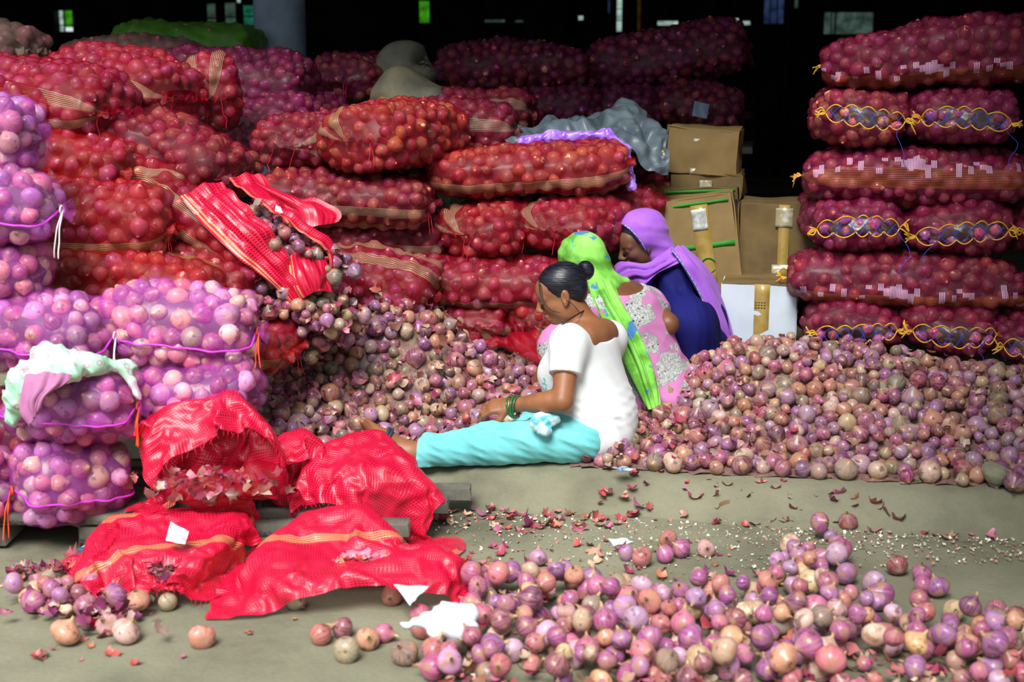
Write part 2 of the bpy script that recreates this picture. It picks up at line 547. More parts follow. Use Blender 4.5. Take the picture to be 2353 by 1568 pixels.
def slab(name, corners, thick, mat):
    """vertical or horizontal slab given four corners (quad) and a thickness vector"""
    c = [Vector(p) for p in corners]
    v = [tuple(p) for p in c] + [tuple(p + thick) for p in c]
    f = [(0, 1, 2, 3), (7, 6, 5, 4), (0, 4, 5, 1), (1, 5, 6, 2), (2, 6, 7, 3), (3, 7, 4, 0)]
    me = np_mesh(name, v, faces=f, smooth=False)
    return structure(link(name, me, mat))

ROOF_Z = 3.4
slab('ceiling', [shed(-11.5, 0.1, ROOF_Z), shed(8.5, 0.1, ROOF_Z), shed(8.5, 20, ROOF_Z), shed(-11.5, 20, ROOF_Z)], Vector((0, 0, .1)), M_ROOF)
# unseen canopy added at the right to shade that side of the street
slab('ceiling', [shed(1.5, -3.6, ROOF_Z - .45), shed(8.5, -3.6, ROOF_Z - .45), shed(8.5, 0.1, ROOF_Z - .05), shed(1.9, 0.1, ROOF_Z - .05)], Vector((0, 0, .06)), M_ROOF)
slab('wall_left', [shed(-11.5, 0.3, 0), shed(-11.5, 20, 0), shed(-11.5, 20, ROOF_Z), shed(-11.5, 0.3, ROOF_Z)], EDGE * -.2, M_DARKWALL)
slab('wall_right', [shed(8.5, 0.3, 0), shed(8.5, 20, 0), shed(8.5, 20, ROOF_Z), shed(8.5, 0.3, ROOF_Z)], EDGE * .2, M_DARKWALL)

# far wall with its doorways and slots of daylight: openings cut between wall pieces
WALL_Y = 19.0
OPEN = [  # x0, x1, y0, y1 in the picture
    (123, 165, 24, 72), (474, 494, 8, 70), (515, 540, 6, 66), (557, 583, 12, 58), (541, 552, -12, 6), (963, 986, 2, 52), (1114, 1160, 45, 51), (1184, 1202, 46, 51),
    (1329, 1341, 36, 46), (1397, 1403, -8, 30), (1417, 1431, -12, 72), (1464, 1474, -10, 72), (1511, 1560, 48, 58), (1580, 1592, 50, 60),
    (1680, 1700, 42, 58), (1707, 1727, 48, 57), (1755, 1806, -12, 54), (1826, 1838, -8, 18), (1893, 2012, 28, 78)]
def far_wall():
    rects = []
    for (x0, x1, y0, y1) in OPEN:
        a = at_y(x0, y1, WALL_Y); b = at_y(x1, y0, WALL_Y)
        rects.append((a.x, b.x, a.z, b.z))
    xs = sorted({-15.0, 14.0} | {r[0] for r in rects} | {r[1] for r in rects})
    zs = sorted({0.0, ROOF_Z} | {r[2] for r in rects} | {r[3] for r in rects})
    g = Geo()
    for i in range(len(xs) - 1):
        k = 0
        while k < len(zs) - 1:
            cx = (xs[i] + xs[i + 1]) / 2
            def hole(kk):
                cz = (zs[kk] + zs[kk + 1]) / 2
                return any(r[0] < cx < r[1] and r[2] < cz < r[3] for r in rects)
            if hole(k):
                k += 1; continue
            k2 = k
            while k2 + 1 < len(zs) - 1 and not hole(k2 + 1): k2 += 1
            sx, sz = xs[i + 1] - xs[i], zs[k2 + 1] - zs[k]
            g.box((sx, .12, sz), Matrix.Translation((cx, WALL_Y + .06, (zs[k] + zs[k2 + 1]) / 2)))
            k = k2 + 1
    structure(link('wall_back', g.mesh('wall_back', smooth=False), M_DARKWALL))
    return rects
RECTS = far_wall()

# facade added out of view behind the photographer, to close off the low sky
slab('unseen_wall_front', [(-30, -9, 0), (30, -9, 0), (30, -9, 4.2), (-30, -9, 4.2)], Vector((0, -3, 0)), plain('added_facade', (0.30, 0.28, 0.25), 0.9, noise=(1.5, (0.22, 0.21, 0.20), .4, .6)))
# tinted panes added to the far openings, to colour and dim the sky behind
def pane_material(name, color):
    m = bpy.data.materials.new(name); m.use_nodes = True
    nt = m.node_tree; nodes, links = nt.nodes, nt.links
    nodes.remove(nodes['Principled BSDF'])
    t = nodes.new('ShaderNodeBsdfTransparent')
    tc = nodes.new('ShaderNodeTexCoord')
    n = N(nodes, 'ShaderNodeTexNoise'); n.inputs['Scale'].default_value = 8.0; n.inputs['Detail'].default_value = 4
    links.new(tc.outputs['Object'], n.inputs['Vector'])
    r = ramp(nodes, [(0.35, tuple(c * .55 for c in color)), (0.6, color)])
    links.new(n.outputs['Fac'], r.inputs[0]); links.new(r.outputs[0], t.inputs['Color'])
    links.new(t.outputs[0], nodes['Material Output'].inputs['Surface'])
    return m
PANES = {'white': pane_material('pane_milky', (0.85, 0.95, 0.85)), 'grey': pane_material('pane_grey_tint', (0.26, 0.33, 0.27)),
         'teal': pane_material('pane_teal', (0.14, 0.42, 0.31)), 'green': pane_material('pane_leaf_green', (0.26, 0.62, 0.10)),
         'blue': pane_material('pane_grey_blue', (0.17, 0.21, 0.33)), 'rust': pane_material('pane_rust', (0.25, 0.15, 0.03)),
         'sheet': pane_material('pane_sheet_tint', (0.27, 0.33, 0.29))}
KIND = ['white', 'grey', 'grey', 'teal', 'white', 'green', 'grey', 'grey', 'white', 'blue', 'white', 'rust', 'white', 'white', 'white', 'white', 'blue', 'grey', 'sheet']
M_FRAME = plain('window_bar_dark', (0.02, 0.02, 0.025), 0.8)
for i, (r, k) in enumerate(zip(RECTS, KIND)):
    g = Geo()
    sx, sz = r[1] - r[0], r[3] - r[2]
    cx, cz = (r[0] + r[1]) / 2, (r[2] + r[3]) / 2
    w = structure(bpy.data.objects.new('window_%d' % (i + 1), None)); COL.objects.link(w); w.location = (cx, WALL_Y + .09, r[2])
    if i == 0:        # half plain, half leaf green, a bar between
        for (a, b, kk) in ((-.5, -.02, 'white'), (.02, .5, 'green')):
            gg = Geo().box(((b - a) * sx, .01, sz * (1 if kk == 'white' else .8)), Matrix.Translation(((a + b) / 2 * sx, 0, sz / 2 + (0 if kk == 'white' else sz * .1))))
            link('pane', gg.mesh('pane', False), PANES[kk], w)
        bars = [(0, sz / 2, .02, sz)]
        bars.append((0, sz * .3, sx, .015))
    else:
        g.box((sx, .01, sz), Matrix.Translation((0, 0, sz / 2)))
        link('pane', g.mesh('pane', False), PANES[k], w)
        bars = []
        if k == 'blue' and sx > .2: bars = [(-sx * .17, sz / 2, .014, sz), (sx * .17, sz / 2, .014, sz)]
        elif k in ('grey', 'teal') and sz > .25: bars = [(0, sz * .45, sx, .02)]
        elif k == 'white' and sz > .3: bars = [(0, sz * .3, sx, .012), (0, sz * .62, sx, .012)]
        elif k == 'sheet': bars = [(-sx * .34, sz / 2, .012, sz), (-sx * .26, sz / 2, .02, sz)]
    for (bx, bz, bw, bh) in bars:
        gg = Geo().box((bw, .02, bh), Matrix.Translation((bx, -.02, bz)))
        link('bar', gg.mesh('bar', False), M_FRAME, w)

# round pillar carrying the roof
pb = at_d(645, 120, 8.6)
g = Geo()
zs = [PLAT, ROOF_Z]
ang = np.arange(32) * 2 * PI / 32
G = np.array([[(0.155 * math.cos(a), 0.155 * math.sin(a), z) for a in ang] for z in np.linspace(0, ROOF_Z - PLAT, 20)])
g.grid(G, closed_v=True)
po = link('pillar', g.mesh('pillar'), M_PILLAR, loc=(pb.x, pb.y, PLAT))
tag(po, 'round blue-grey painted pillar rising behind the red sacks', 'pillar'); structure(po)
# ------------------------------------------------------------------ onions
PALETTE = np.array([  # linear colours of the bulbs: purple, magenta, pink, copper, straw, pale, dark
    (0.20, 0.030, 0.14), (0.27, 0.035, 0.12), (0.36, 0.075, 0.16), (0.33, 0.095, 0.075), (0.40, 0.15, 0.09),
    (0.46, 0.30, 0.24), (0.22, 0.07, 0.20), (0.13, 0.016, 0.045), (0.30, 0.13, 0.30), (0.36, 0.25, 0.14), (0.25, 0.04, 0.07), (0.36, 0.20, 0.30), (0.17, 0.13, 0.08)])
def onion_colors(n, rng):
    c = PALETTE[rng.integers(0, len(PALETTE), n)]
    return np.clip(c * (0.62 + 0.62 * rng.random((n, 1))) + rng.normal(0, .012, (n, 3)), 0.01, 0.9)

def onion_shape(nl, nm, flat=0.86, neck=0.22, rng=None):
    """unit bulb (equator radius 1): root plate below, neck above. returns verts, quads, tris, uv, tipmask"""
    th = np.linspace(-PI / 2, PI / 2, nl)
    r = np.cos(th)
    z = np.sin(th) * flat
    up = np.clip((th - 0.75) / (PI / 2 - 0.75), 0, 1)
    r = r * (1 - .10 * np.sin(up * PI)) + 0.11 * up ** 3
    z = z + neck * up ** 2.2
    r[0] = 0.04; z[0] = -flat * .93
    a = np.arange(nm) * 2 * PI / nm
    wob = 1 + (0.035 * np.cos(2 * a + 1) + 0.025 * np.cos(3 * a))[None, :] * np.cos(th)[:, None]
    G = np.stack([r[:, None] * np.cos(a)[None] * wob, r[:, None] * np.sin(a)[None] * wob, np.repeat(z[:, None], nm, 1)], -1)
    uv = np.stack([np.repeat((a / (2 * PI))[None], nl, 0), np.repeat(((th + PI / 2) / PI)[:, None], nm, 1)], -1)
    V = np.vstack([G.reshape(-1, 3), [[0, 0, z[-1] + .03]], [[0, 0, z[0]]]])
    UV = np.vstack([uv.reshape(-1, 2), [[.5, 1]], [[.5, 0]]])
    Q = grid_quads(nl, nm, True)
    k = np.arange(nm)
    top = np.stack([(nl - 1) * nm + k, (nl - 1) * nm + (k + 1) % nm, np.full(nm, nl * nm)], -1)
    bot = np.stack([(k + 1) % nm, k, np.full(nm, nl * nm + 1)], -1)
    tip = np.concatenate([np.repeat(up[:, None] ** 2, nm, 1).ravel(), [1.0], [0.0]])
    root = np.concatenate([np.repeat(np.clip((-th - 1.15) / .4, 0, 1)[:, None], nm, 1).ravel(), [0.0], [1.0]])
    return V, Q, np.vstack([top, bot]), UV, np.maximum(tip, root * .8)

SHAPES = {'low': onion_shape(6, 8), 'mid': onion_shape(9, 12), 'high': onion_shape(14, 20)}

def rand_rot(n, rng):
    q = rng.normal(size=(n, 4)); q /= np.linalg.norm(q, axis=1)[:, None]
    w, x, y, z = q.T
    return np.stack([np.stack([1 - 2 * (y * y + z * z), 2 * (x * y - z * w), 2 * (x * z + y * w)], -1),
                     np.stack([2 * (x * y + z * w), 1 - 2 * (x * x + z * z), 2 * (y * z - x * w)], -1),
                     np.stack([2 * (x * z - y * w), 2 * (y * z + x * w), 1 - 2 * (x * x + y * y)], -1)], -2)

def onion_cloud(C, R, rng, lod='low', colors=None):
    """many bulbs as arrays: verts, quads, tris, uv, col"""
    V0, Q0, T0, UV0, tip = SHAPES[lod]
    n = len(C)
    M = rand_rot(n, rng)
    sc = R[:, None] * (1 + rng.normal(0, .07, (n, 3)))
    V = np.einsum('nij,nkj->nki', M, V0[None] * sc[:, None, :]) + C[:, None, :]
    col = onion_colors(n, rng) if colors is None else colors
    dry = np.array([0.40, 0.24, 0.13])
    cc = col[:, None, :] * (1 - .8 * tip[None, :, None]) + dry * (.8 * tip[None, :, None])
    k = len(V0)
    off = (np.arange(n) * k)[:, None, None]
    uvj = UV0[None] + rng.random((n, 1, 2)) * np.array([3.0, 0.0])
    return V.reshape(-1, 3), (Q0[None] + off).reshape(-1, 4), (T0[None] + off).reshape(-1, 3), uvj.reshape(-1, 2), cc.reshape(-1, 3)
# ------------------------------------------------------------------ net sacks full of onions
def sgnpow(x, p): return np.sign(x) * np.abs(x) ** p

class Sack:
    """pillow-shaped net sack. Local x = length, y = width, z = up. Built bulging over the onions inside it."""
    def __init__(self, seed, L, W, T, n1=3.2, nsec=2.5, ends=('seam', 'seam'), bend=0.0, bendy=0.0, lump=0.014, taper=0.0, res=0.0145, flat=0.88, slump=0.0):
        self.rng = np.random.default_rng(seed)
        self.L, self.W, self.T = L, W, T
        rng = self.rng
        nu = max(24, int((L + T) / res)); nv = max(28, int((W + T) * 1.75 / res))
        def even(par, X, Y, n, closed):
            a = np.concatenate([[0], np.cumsum(np.hypot(np.diff(X), np.diff(Y)))])
            t = np.linspace(0, a[-1], n + 1)[:-1] if closed else np.linspace(0, a[-1], n)
            return np.interp(t, a, par)
        pd = np.linspace(-PI / 2, PI / 2, 1200)
        ph = even(pd, L / 2 * sgnpow(np.sin(pd), 2 / n1), (W + T) / 4 * np.abs(np.cos(pd)) ** (2 / n1), nu, False)
        vd = np.linspace(0, 2 * PI, 1600)
        v = even(vd, W / 2 * sgnpow(np.cos(vd), 2 / nsec), T / 2 * sgnpow(np.sin(vd), 2 / nsec), nv, True)
        S = sgnpow(np.sin(ph), 2 / n1); Cc = np.abs(np.cos(ph)) ** (2 / n1)
        Cc[0] = Cc[-1] = 1e-3
        aw = np.where(ph < 0, {'seam': .40, 'tie': 1.0, 'lace': .8, 'ear': .6}[ends[0]], {'seam': .40, 'tie': 1.0, 'lace': .8, 'ear': .6}[ends[1]])
        at = np.where(ph < 0, {'seam': .85, 'tie': 1.0, 'lace': .8, 'ear': .9}[ends[0]], {'seam': .85, 'tie': 1.0, 'lace': .8, 'ear': .9}[ends[1]])
        tp = 1 + taper * S
        w = W / 2 * Cc ** aw * tp; t = T / 2 * Cc ** at * tp
        cy = sgnpow(np.cos(v), 2 / nsec); cz = sgnpow(np.sin(v), 2 / nsec)
        cz = np.where(cz < 0, cz * flat, cz)
        G = np.zeros((nu, nv, 3))
        G[..., 0] = (L / 2 * S)[:, None]
        G[..., 1] = w[:, None] * cy[None]
        G[..., 2] = t[:, None] * cz[None]
        # pulled-in knots with pleats at tied ends
        self.nu, self.nv = nu, nv
        for s, e in ((-1, ends[0]), (1, ends[1])):
            if e == 'tie':
                k = np.clip((s * S - .82) / .18, 0, 1) ** 1.5
                G[..., 0] -= (s * k * L * .035)[:, None]
                pl = 1 - (.16 * k[:, None]) * (.5 + .5 * np.cos(v * 9 + rng.random() * 6)[None])
                G[..., 1] *= pl; G[..., 2] *= pl
        nz = wobble(G.reshape(-1, 3), seed + 5, 2.2, lump, 2).reshape(nu, nv)
        D = G.copy(); D[..., 0] *= .3
        D /= np.linalg.norm(D, axis=2)[..., None] + 1e-9
        G += D * nz[..., None] * np.minimum(1, Cc * 3)[:, None, None]
        uu = G[..., 0] / (L / 2)
        G[..., 2] += bend * (uu ** 2 - .33) + slump * uu
        G[..., 1] += bendy * (uu ** 2 - .33)
        self.G = G; self.v = v; self.Cc = Cc
        self.cut = None
        self.normals()
        # unrolled net coordinates in metres
        du = np.linalg.norm(np.diff(G, axis=0), axis=2).mean(1)
        su = np.concatenate([[0], np.cumsum(du)])
        circ = PI * (W + T) / 2 * .97
        self.su, self.circ = su, circ
    def normals(self):
        G = self.G
        du = np.gradient(G, axis=0)
        dv = np.roll(G, -1, 1) - np.roll(G, 1, 1)
        n = np.cross(du, dv)
        n /= np.linalg.norm(n, axis=2)[..., None] + 1e-12
        mid = n[self.nu // 2].reshape(-1, 3); c = G[self.nu // 2] - G[self.nu // 2].mean(0)
        if (mid * c).sum() < 0: n = -n
        self.Nn = n
    def fill(self, mw, r=0.032, spacing=1.55, keep_all=False, lod='low', pull=0.018):
        """onions just under the net on every side that can be seen, and the net drawn tight over them"""
        G, Nn = self.G.reshape(-1, 3), self.Nn.reshape(-1, 3)
        rng = self.rng
        area = (np.linalg.norm(np.gradient(self.G, axis=0), axis=2) * np.linalg.norm((np.roll(self.G, -1, 1) - np.roll(self.G, 1, 1)) / 2, axis=2)).ravel() + 1e-12
        W3 = np.array(mw.to_3x3()); off = np.array(mw.translation)
        ncand = int(self.L * (self.W + self.T) * 9000)
        idx = rng.choice(len(G), size=min(ncand, 9000), p=area / area.sum())
        jit = rng.normal(0, .004, (len(idx), 3))
        R = r * (0.80 + .42 * rng.random(len(idx)))
        C = G[idx] + jit - Nn[idx] * (R * 1.02 + .002)[:, None]
        Cw = C @ W3.T + off; nw = Nn[idx] @ W3.T
        view = CAMP - Cw; view /= np.linalg.norm(view, axis=1)[:, None]
        vis = ((nw * view).sum(1) > -.30) | (nw[:, 2] > .25)
        if not keep_all:
            C, R, Nc = C[vis], R[vis], Nn[idx][vis]
        acc = np.zeros((0, 3)); ar = np.zeros(0); keep = []
        for i in range(len(C)):
            if len(acc):
                d2 = ((acc - C[i]) ** 2).sum(1)
                if (d2 < ((ar + R[i]) * spacing / 2 * 1.12) ** 2).any(): continue
            acc = np.vstack([acc, C[i]]); ar = np.append(ar, R[i])
        self.C, self.R = acc, ar
        # net height over the bulbs
        rel = G[:, None, :] - acc[None]
        dep = (rel * Nn[:, None, :]).sum(2)
        tan2 = (rel ** 2).sum(2) - dep ** 2
        h = -dep + np.sqrt(np.maximum(ar[None] ** 2 - tan2, 0))
        h = np.where(tan2 < ar[None] ** 2, h, -9).max(1)
        h = np.maximum(h, -pull)
        H = h.reshape(self.nu, self.nv)
        for _ in range(1):
            S = (np.roll(H, 1, 1) + np.roll(H, -1, 1)) / 2
            S[1:-1] = .5 * S[1:-1] + .25 * (H[2:] + H[:-2])
            H = np.maximum(.35 * H + .65 * S, H - .004)
        H = np.clip(H + .0022, -.024, .012) * np.minimum(1, self.Cc * 4)[:, None]
        self.Gn = self.G + self.Nn * H[..., None]
        return self
    def net_mesh(self, band=190.0):
        G = self.Gn
        nu, nv = self.nu, self.nv
        # repeat the first column so the net has a seam in its unrolled coordinates
        Gs = np.concatenate([G, G[:, :1]], 1)
        vv = np.append(self.v, 2 * PI)
        b = math.radians(band)
        rel = (vv - b)
        # put the seam opposite the band
        k = int(np.argmin(np.abs(((self.v - b + PI) % (2 * PI)))))
        Gs = np.concatenate([np.roll(G, -k, 1), np.roll(G, -k, 1)[:, :1]], 1)
        t = np.arange(nv + 1) / nv
        uvv = (t - .5) * self.circ
        UV = np.stack([np.repeat(self.su[:, None], nv + 1, 1), np.repeat(uvv[None], nu, 0)], -1)
        Q = grid_quads(nu, nv + 1)[:, ::-1]
        if self.cut is not None:
            cen = Gs.reshape(-1, 3)[Q].mean(1)
            Q = Q[~self.cut(cen)]
        return np_mesh('net', Gs.reshape(-1, 3), quads=Q, uv=UV.reshape(-1, 2))
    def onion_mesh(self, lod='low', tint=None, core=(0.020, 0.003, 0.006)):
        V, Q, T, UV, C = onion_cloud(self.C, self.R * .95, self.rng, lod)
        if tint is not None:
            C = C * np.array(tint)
        # near-black inner shell: the shade between the outer bulbs, put into its colour
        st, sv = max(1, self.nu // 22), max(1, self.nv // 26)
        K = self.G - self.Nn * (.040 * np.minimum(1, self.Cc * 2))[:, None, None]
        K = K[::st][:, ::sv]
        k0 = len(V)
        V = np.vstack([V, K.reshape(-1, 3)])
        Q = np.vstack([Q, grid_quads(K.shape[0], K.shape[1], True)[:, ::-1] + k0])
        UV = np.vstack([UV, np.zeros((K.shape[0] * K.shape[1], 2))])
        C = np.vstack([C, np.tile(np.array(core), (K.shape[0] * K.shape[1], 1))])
        return np_mesh('onions', V, quads=Q, tris=T, uv=UV, col=C)

def frame(loc, yaw=0.0, roll=0.0, pitch=0.0):
    """yaw about z, then pitch (far end up/down), then roll about the sack's length; degrees"""
    return Matrix.Translation(loc) @ Euler((0, 0, math.radians(yaw)), 'XYZ').to_matrix().to_4x4() @ \
        Matrix.Rotation(math.radians(-pitch), 4, 'Y') @ Matrix.Rotation(math.radians(roll), 4, 'X')

def ruffle(s, e, rng, width=.7, depth=.035):
    """frayed hem standing out of a sewn end"""
    n = 46
    y = np.linspace(-1, 1, n) * s.W / 2 * width
    x0 = e * s.L / 2 * .965
    bz = s.G[-1 if e > 0 else 0].mean(0)
    z = bz[2] + .010 * np.sin(y * 90 + rng.random() * 6) + .006 * np.sin(y * 210)
    rows = []
    for k in range(4):
        a = k / 3
        rows.append(np.stack([np.full(n, x0) + e * a * depth * (1 + .35 * np.sin(y * 160 + 2)) - e * .02 * (y / (s.W / 2)) ** 2,
                              bz[1] + y * (1 - .12 * a), z + a * .014 * np.sin(y * 130 + k)], -1))
    g = Geo().grid(np.array(rows), uv=np.stack([np.repeat(y[None], 4, 0), np.repeat(np.arange(4)[:, None] * .01 + .2, n, 1)], -1))
    return g.mesh('hem')

def strings(s, e, rng, n=3, length=.12, r=.0014):
    g = Geo()
    bz = s.G[-1 if e > 0 else 0].mean(0)
    for k in range(n):
        y = rng.uniform(-.3, .3) * s.W
        p = np.array([e * s.L / 2 * .99, bz[1] + y, bz[2]])
        pts = [p]
        dx = rng.uniform(.15, .5)
        for j in range(6):
            p = p + np.array([e * .01 * dx, rng.normal(0, .006), -length / 6 * rng.uniform(.7, 1.2)])
            pts.append(p)
        g.tube(catmull(pts, 12), r, 4)
    return g.mesh('string')

def make_sack(label, px, py, d, L, W, T, yaw=0, roll=0, pitch=0, net='red', ends=('seam', 'seam'), seed=None, band=190.0, bend=0.0, bendy=0.0, n1=4.0, nsec=2.8,
              name='onion_sack', group=None, r=.035, lod='low', hem=(1, 1), nstr=2, tint=(2.0, .45, .90), taper=0.0, res=.0135, lump=.014, slump=0.0, spacing=1.42, loc=None, cut=None, flat=.88, cat='sack'):
    """a sack whose middle stands where the picture shows (px, py) at depth d metres"""
    make_sack.n += 1
    seed = seed or 100 + make_sack.n * 7
    p = loc if loc is not None else at_d(px, py, d)
    L, W, T = L * 1.03, W * 1.04, T * 1.10
    mw = frame(p, yaw, roll, pitch)
    s = Sack(seed, L, W, T, n1=n1, nsec=nsec, ends=ends, bend=bend, bendy=bendy, taper=taper, res=res, lump=lump, slump=slump, flat=flat)
    s.cut = cut
    s.fill(mw, r=r, spacing=spacing)
    t = thing(name, label, cat, group=group)
    t.matrix_world = mw
    no = link('net', s.net_mesh(band), NET[net], t)
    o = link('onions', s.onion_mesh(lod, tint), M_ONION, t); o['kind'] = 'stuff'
    rng = np.random.default_rng(seed + 1)
    for e, en, h in ((-1, ends[0], hem[0]), (1, ends[1], hem[1])):
        if h and en in ('seam', 'ear'):
            link('hem', ruffle(s, e, rng), NET[net], no)
            for q in range(nstr): link('string', strings(s, e, rng, 1), M_RED_TWINE, no)
    return t, s
make_sack.n = 0
def end_on(label, px, py, d, L, W, T, yaw=75, **kw):
    """a sack seen end on: (px, py, d) is the middle of its near end"""
    p = at_d(px, py, d)
    dirv = Vector((math.cos(math.radians(yaw)), math.sin(math.radians(yaw)), 0))
    return make_sack(label, 0, 0, 0, L, W, T, yaw=yaw, loc=p + dirv * (L / 2), **kw)

def lacing(t, s, seed, span=.74, zoff=0.0, amp=.036, tail=None):
    """the laced mouth of a sack end: yellow scalloped cord above and below, blue cord crossing between, both children"""
    rng = np.random.default_rng(seed)
    half = s.W / 2 * span
    n = 5
    cuts = np.cumsum(np.r_[0, rng.uniform(.7, 1.3, n)]); cuts = -half + 2 * half * cuts / cuts[-1]
    endx = lambda y: -s.L / 2 * (1 - .10 * (abs(y) / (s.W / 2)) ** 2.5) - .006
    mid = lambda y: zoff + .016 * math.sin(y * 9 + seed)
    def op(y): return amp * max(0.0, 1 - (abs(y) / half) ** 2.2) ** .5
    def scallop(sign, rr):
        pts = []
        for i in range(n):
            ya, yb = cuts[i], cuts[i + 1]
            for k in range(8):
                a = k / 8
                y = ya + (yb - ya) * a
                z = mid(y) + sign * (op(y) * .70 + .020 * math.sin(a * PI) + .002)
                pts.append((endx(y) - .006 - .010 * math.sin(a * PI), y, z))
        pts.append((endx(half), half, mid(half)))
        return Geo().tube(catmull(pts, 110), rr, 6).mesh('cord')
    link('yellow_cord', scallop(1, .0030), M_YELLOW_CORD, t)
    link('yellow_cord', scallop(-1, .0030), M_YELLOW_CORD, t)
    for ph in (0, 1):
        pts = []
        m = n + 1
        for i in range(m + 1):
            y = -half * .92 + 1.84 * half * i / m
            sg = 1 if (i + ph) % 2 else -1
            pts.append((endx(y) - .014, y, mid(y) + sg * (op(y) * .8 + .008)))
        link('blue_cord', Geo().tube(catmull(pts, 70), .0014, 5).mesh('cord'), M_BLUE_CORD, t)
    for sg in (-1, 1):     # gathered corner of net, tied in yellow
        g = Geo()
        for k in range(5):
            y0 = sg * half
            pts = [(endx(y0) - .004, y0, mid(y0)), (endx(y0) - .015, y0 + sg * .018 + rng.normal(0, .004), mid(y0) + rng.normal(0, .012)),
                   (endx(y0) - .012, y0 + sg * .04 + rng.normal(0, .004), mid(y0) + rng.normal(0, .024))]
            g.tube(catmull(pts, 8), .0032, 5)
        link('tied_corner', g.mesh('tied_corner'), M_YELLOW_CORD, t)
    if tail is not None:
        y0 = tail * half
        p = np.array([endx(y0) - .014, y0, mid(y0)])
        pts = [p]
        for k in range(7):
            p = p + np.array([-.006, rng.normal(0, .02) + tail * .006, -.03]); pts.append(p)
        link('blue_cord', Geo().tube(catmull(pts, 30), .0014, 5).mesh('cord'), M_BLUE_CORD, t)

def laced(label, px, py, d, L, W, T, seed, yaw=None, zoff=0.0, tail=None, net='magenta_end', **kw):
    yaw = math.degrees(YAW) + 90 if yaw is None else yaw
    half = W / 2 * .74
    def cut(c):
        op = .036 * np.sqrt(np.maximum(0, 1 - (np.abs(c[:, 1]) / half) ** 2.2)) * .9 + .006
        return (c[:, 0] < -L / 2 * .70) & (np.abs(c[:, 1]) < half) & (np.abs(c[:, 2] - zoff - .016 * np.sin(c[:, 1] * 9 + seed)) < op)
    t, s = end_on(label, px, py, d, L, W, T, yaw=yaw, net=net, ends=('lace', 'lace'), cut=cut, seed=seed, n1=4.2, nsec=2.7, band=0, group='laced magenta sacks of the right-hand stack', **kw)
    lacing(t, s, seed, zoff=zoff, tail=tail)
    return t, s

def yellow_ear(t, s, e):
    rng = np.random.default_rng(5 + int(s.L * 100) + e)
    g = Geo()
    b = s.G[-1 if e > 0 else 0].mean(0)
    for k in range(7):
        a = rng.normal(0, .6)
        pts = [b, b + np.array([e * .02, .01 * a, .008 * a]), b + np.array([e * (.03 + .02 * rng.random()), .03 * rng.normal(), .02 * rng.normal() - .01])]
        g.tube(catmull(pts, 8), .003, 5)
    link('tied_corner', g.mesh('tied_corner'), M_YELLOW_CORD, t)

YD = math.degrees(YAW)
# ---- right-hand stack
def broad(label, px, py, d, L, W, T, ears=(1, 1), **kw):
    t, s = make_sack(label, px, py, d, L, W, T, ends=('ear', 'ear'), net='magenta', hem=(0, 0), n1=3.6, **kw)
    if ears[0]: yellow_ear(t, s, -1)
    if ears[1]: yellow_ear(t, s, 1)
    return t, s
GR = 'broadside magenta sacks of the right-hand stack'
broad('topmost onion sack of the right-hand stack, broad brown band along its bottom', 2165, 128, 6.42, 1.02, .46, .31, yaw=YD, pitch=5, band=216, group=GR, seed=901, taper=.10)
laced('upper left laced sack end of the right-hand stack, under the topmost sack', 1988, 277, 6.2, .9, .44, .265, 911, tail=-.8, zoff=.015)
laced('upper right laced sack end of the right-hand stack, under the topmost sack', 2220, 277, 6.15, .9, .49, .265, 912, tail=-.6)
broad('sack with pale strokes on a brown band, second broadside layer of the right stack', 2106, 407, 6.42, .99, .46, .265, yaw=YD, band=178, group=GR, seed=902)
laced('middle left laced sack end of the right-hand stack, beside the brown carton', 1971, 529, 6.2, .9, .455, .25, 913, zoff=.006, tail=-.9)
laced('middle right laced sack end of the right-hand stack', 2210, 533, 6.15, .9, .50, .25, 914, zoff=-.006, tail=.7)
broad('lowest broadside sack of the right-hand stack, just above the bottom laced pair', 2076, 645, 6.38, 1.0, .46, .265, yaw=YD, band=205, group=GR, seed=903, taper=-.04)
laced('bottom left laced sack end of the right-hand stack, behind the onion heap', 1968, 757, 6.2, .9, .445, .25, 915, zoff=-.01, tail=-.6)
laced('bottom right laced sack end of the right-hand stack, behind the onion heap', 2192, 770, 6.12, .9, .45, .26, 916, zoff=.01, tail=-.7)
broad('sack end tapering in from the right edge, beside the lowest stack layer', 2548, 680, 6.3, .98, .44, .22, yaw=YD + 4, band=200, group=GR, seed=904)
laced('laced sack end cut by the right edge, level with the bottom laced pair', 2402, 795, 6.0, .9, .44, .22, 917, zoff=-.02)
laced('laced sack end cut by the right edge, level with the middle laced pair', 2448, 540, 6.15, .9, .46, .25, 918)
broad('sack corner with yellow tie at the right edge, level with the second layer', 2600, 412, 6.4, .95, .44, .26, yaw=YD, band=178, group=GR, seed=905)

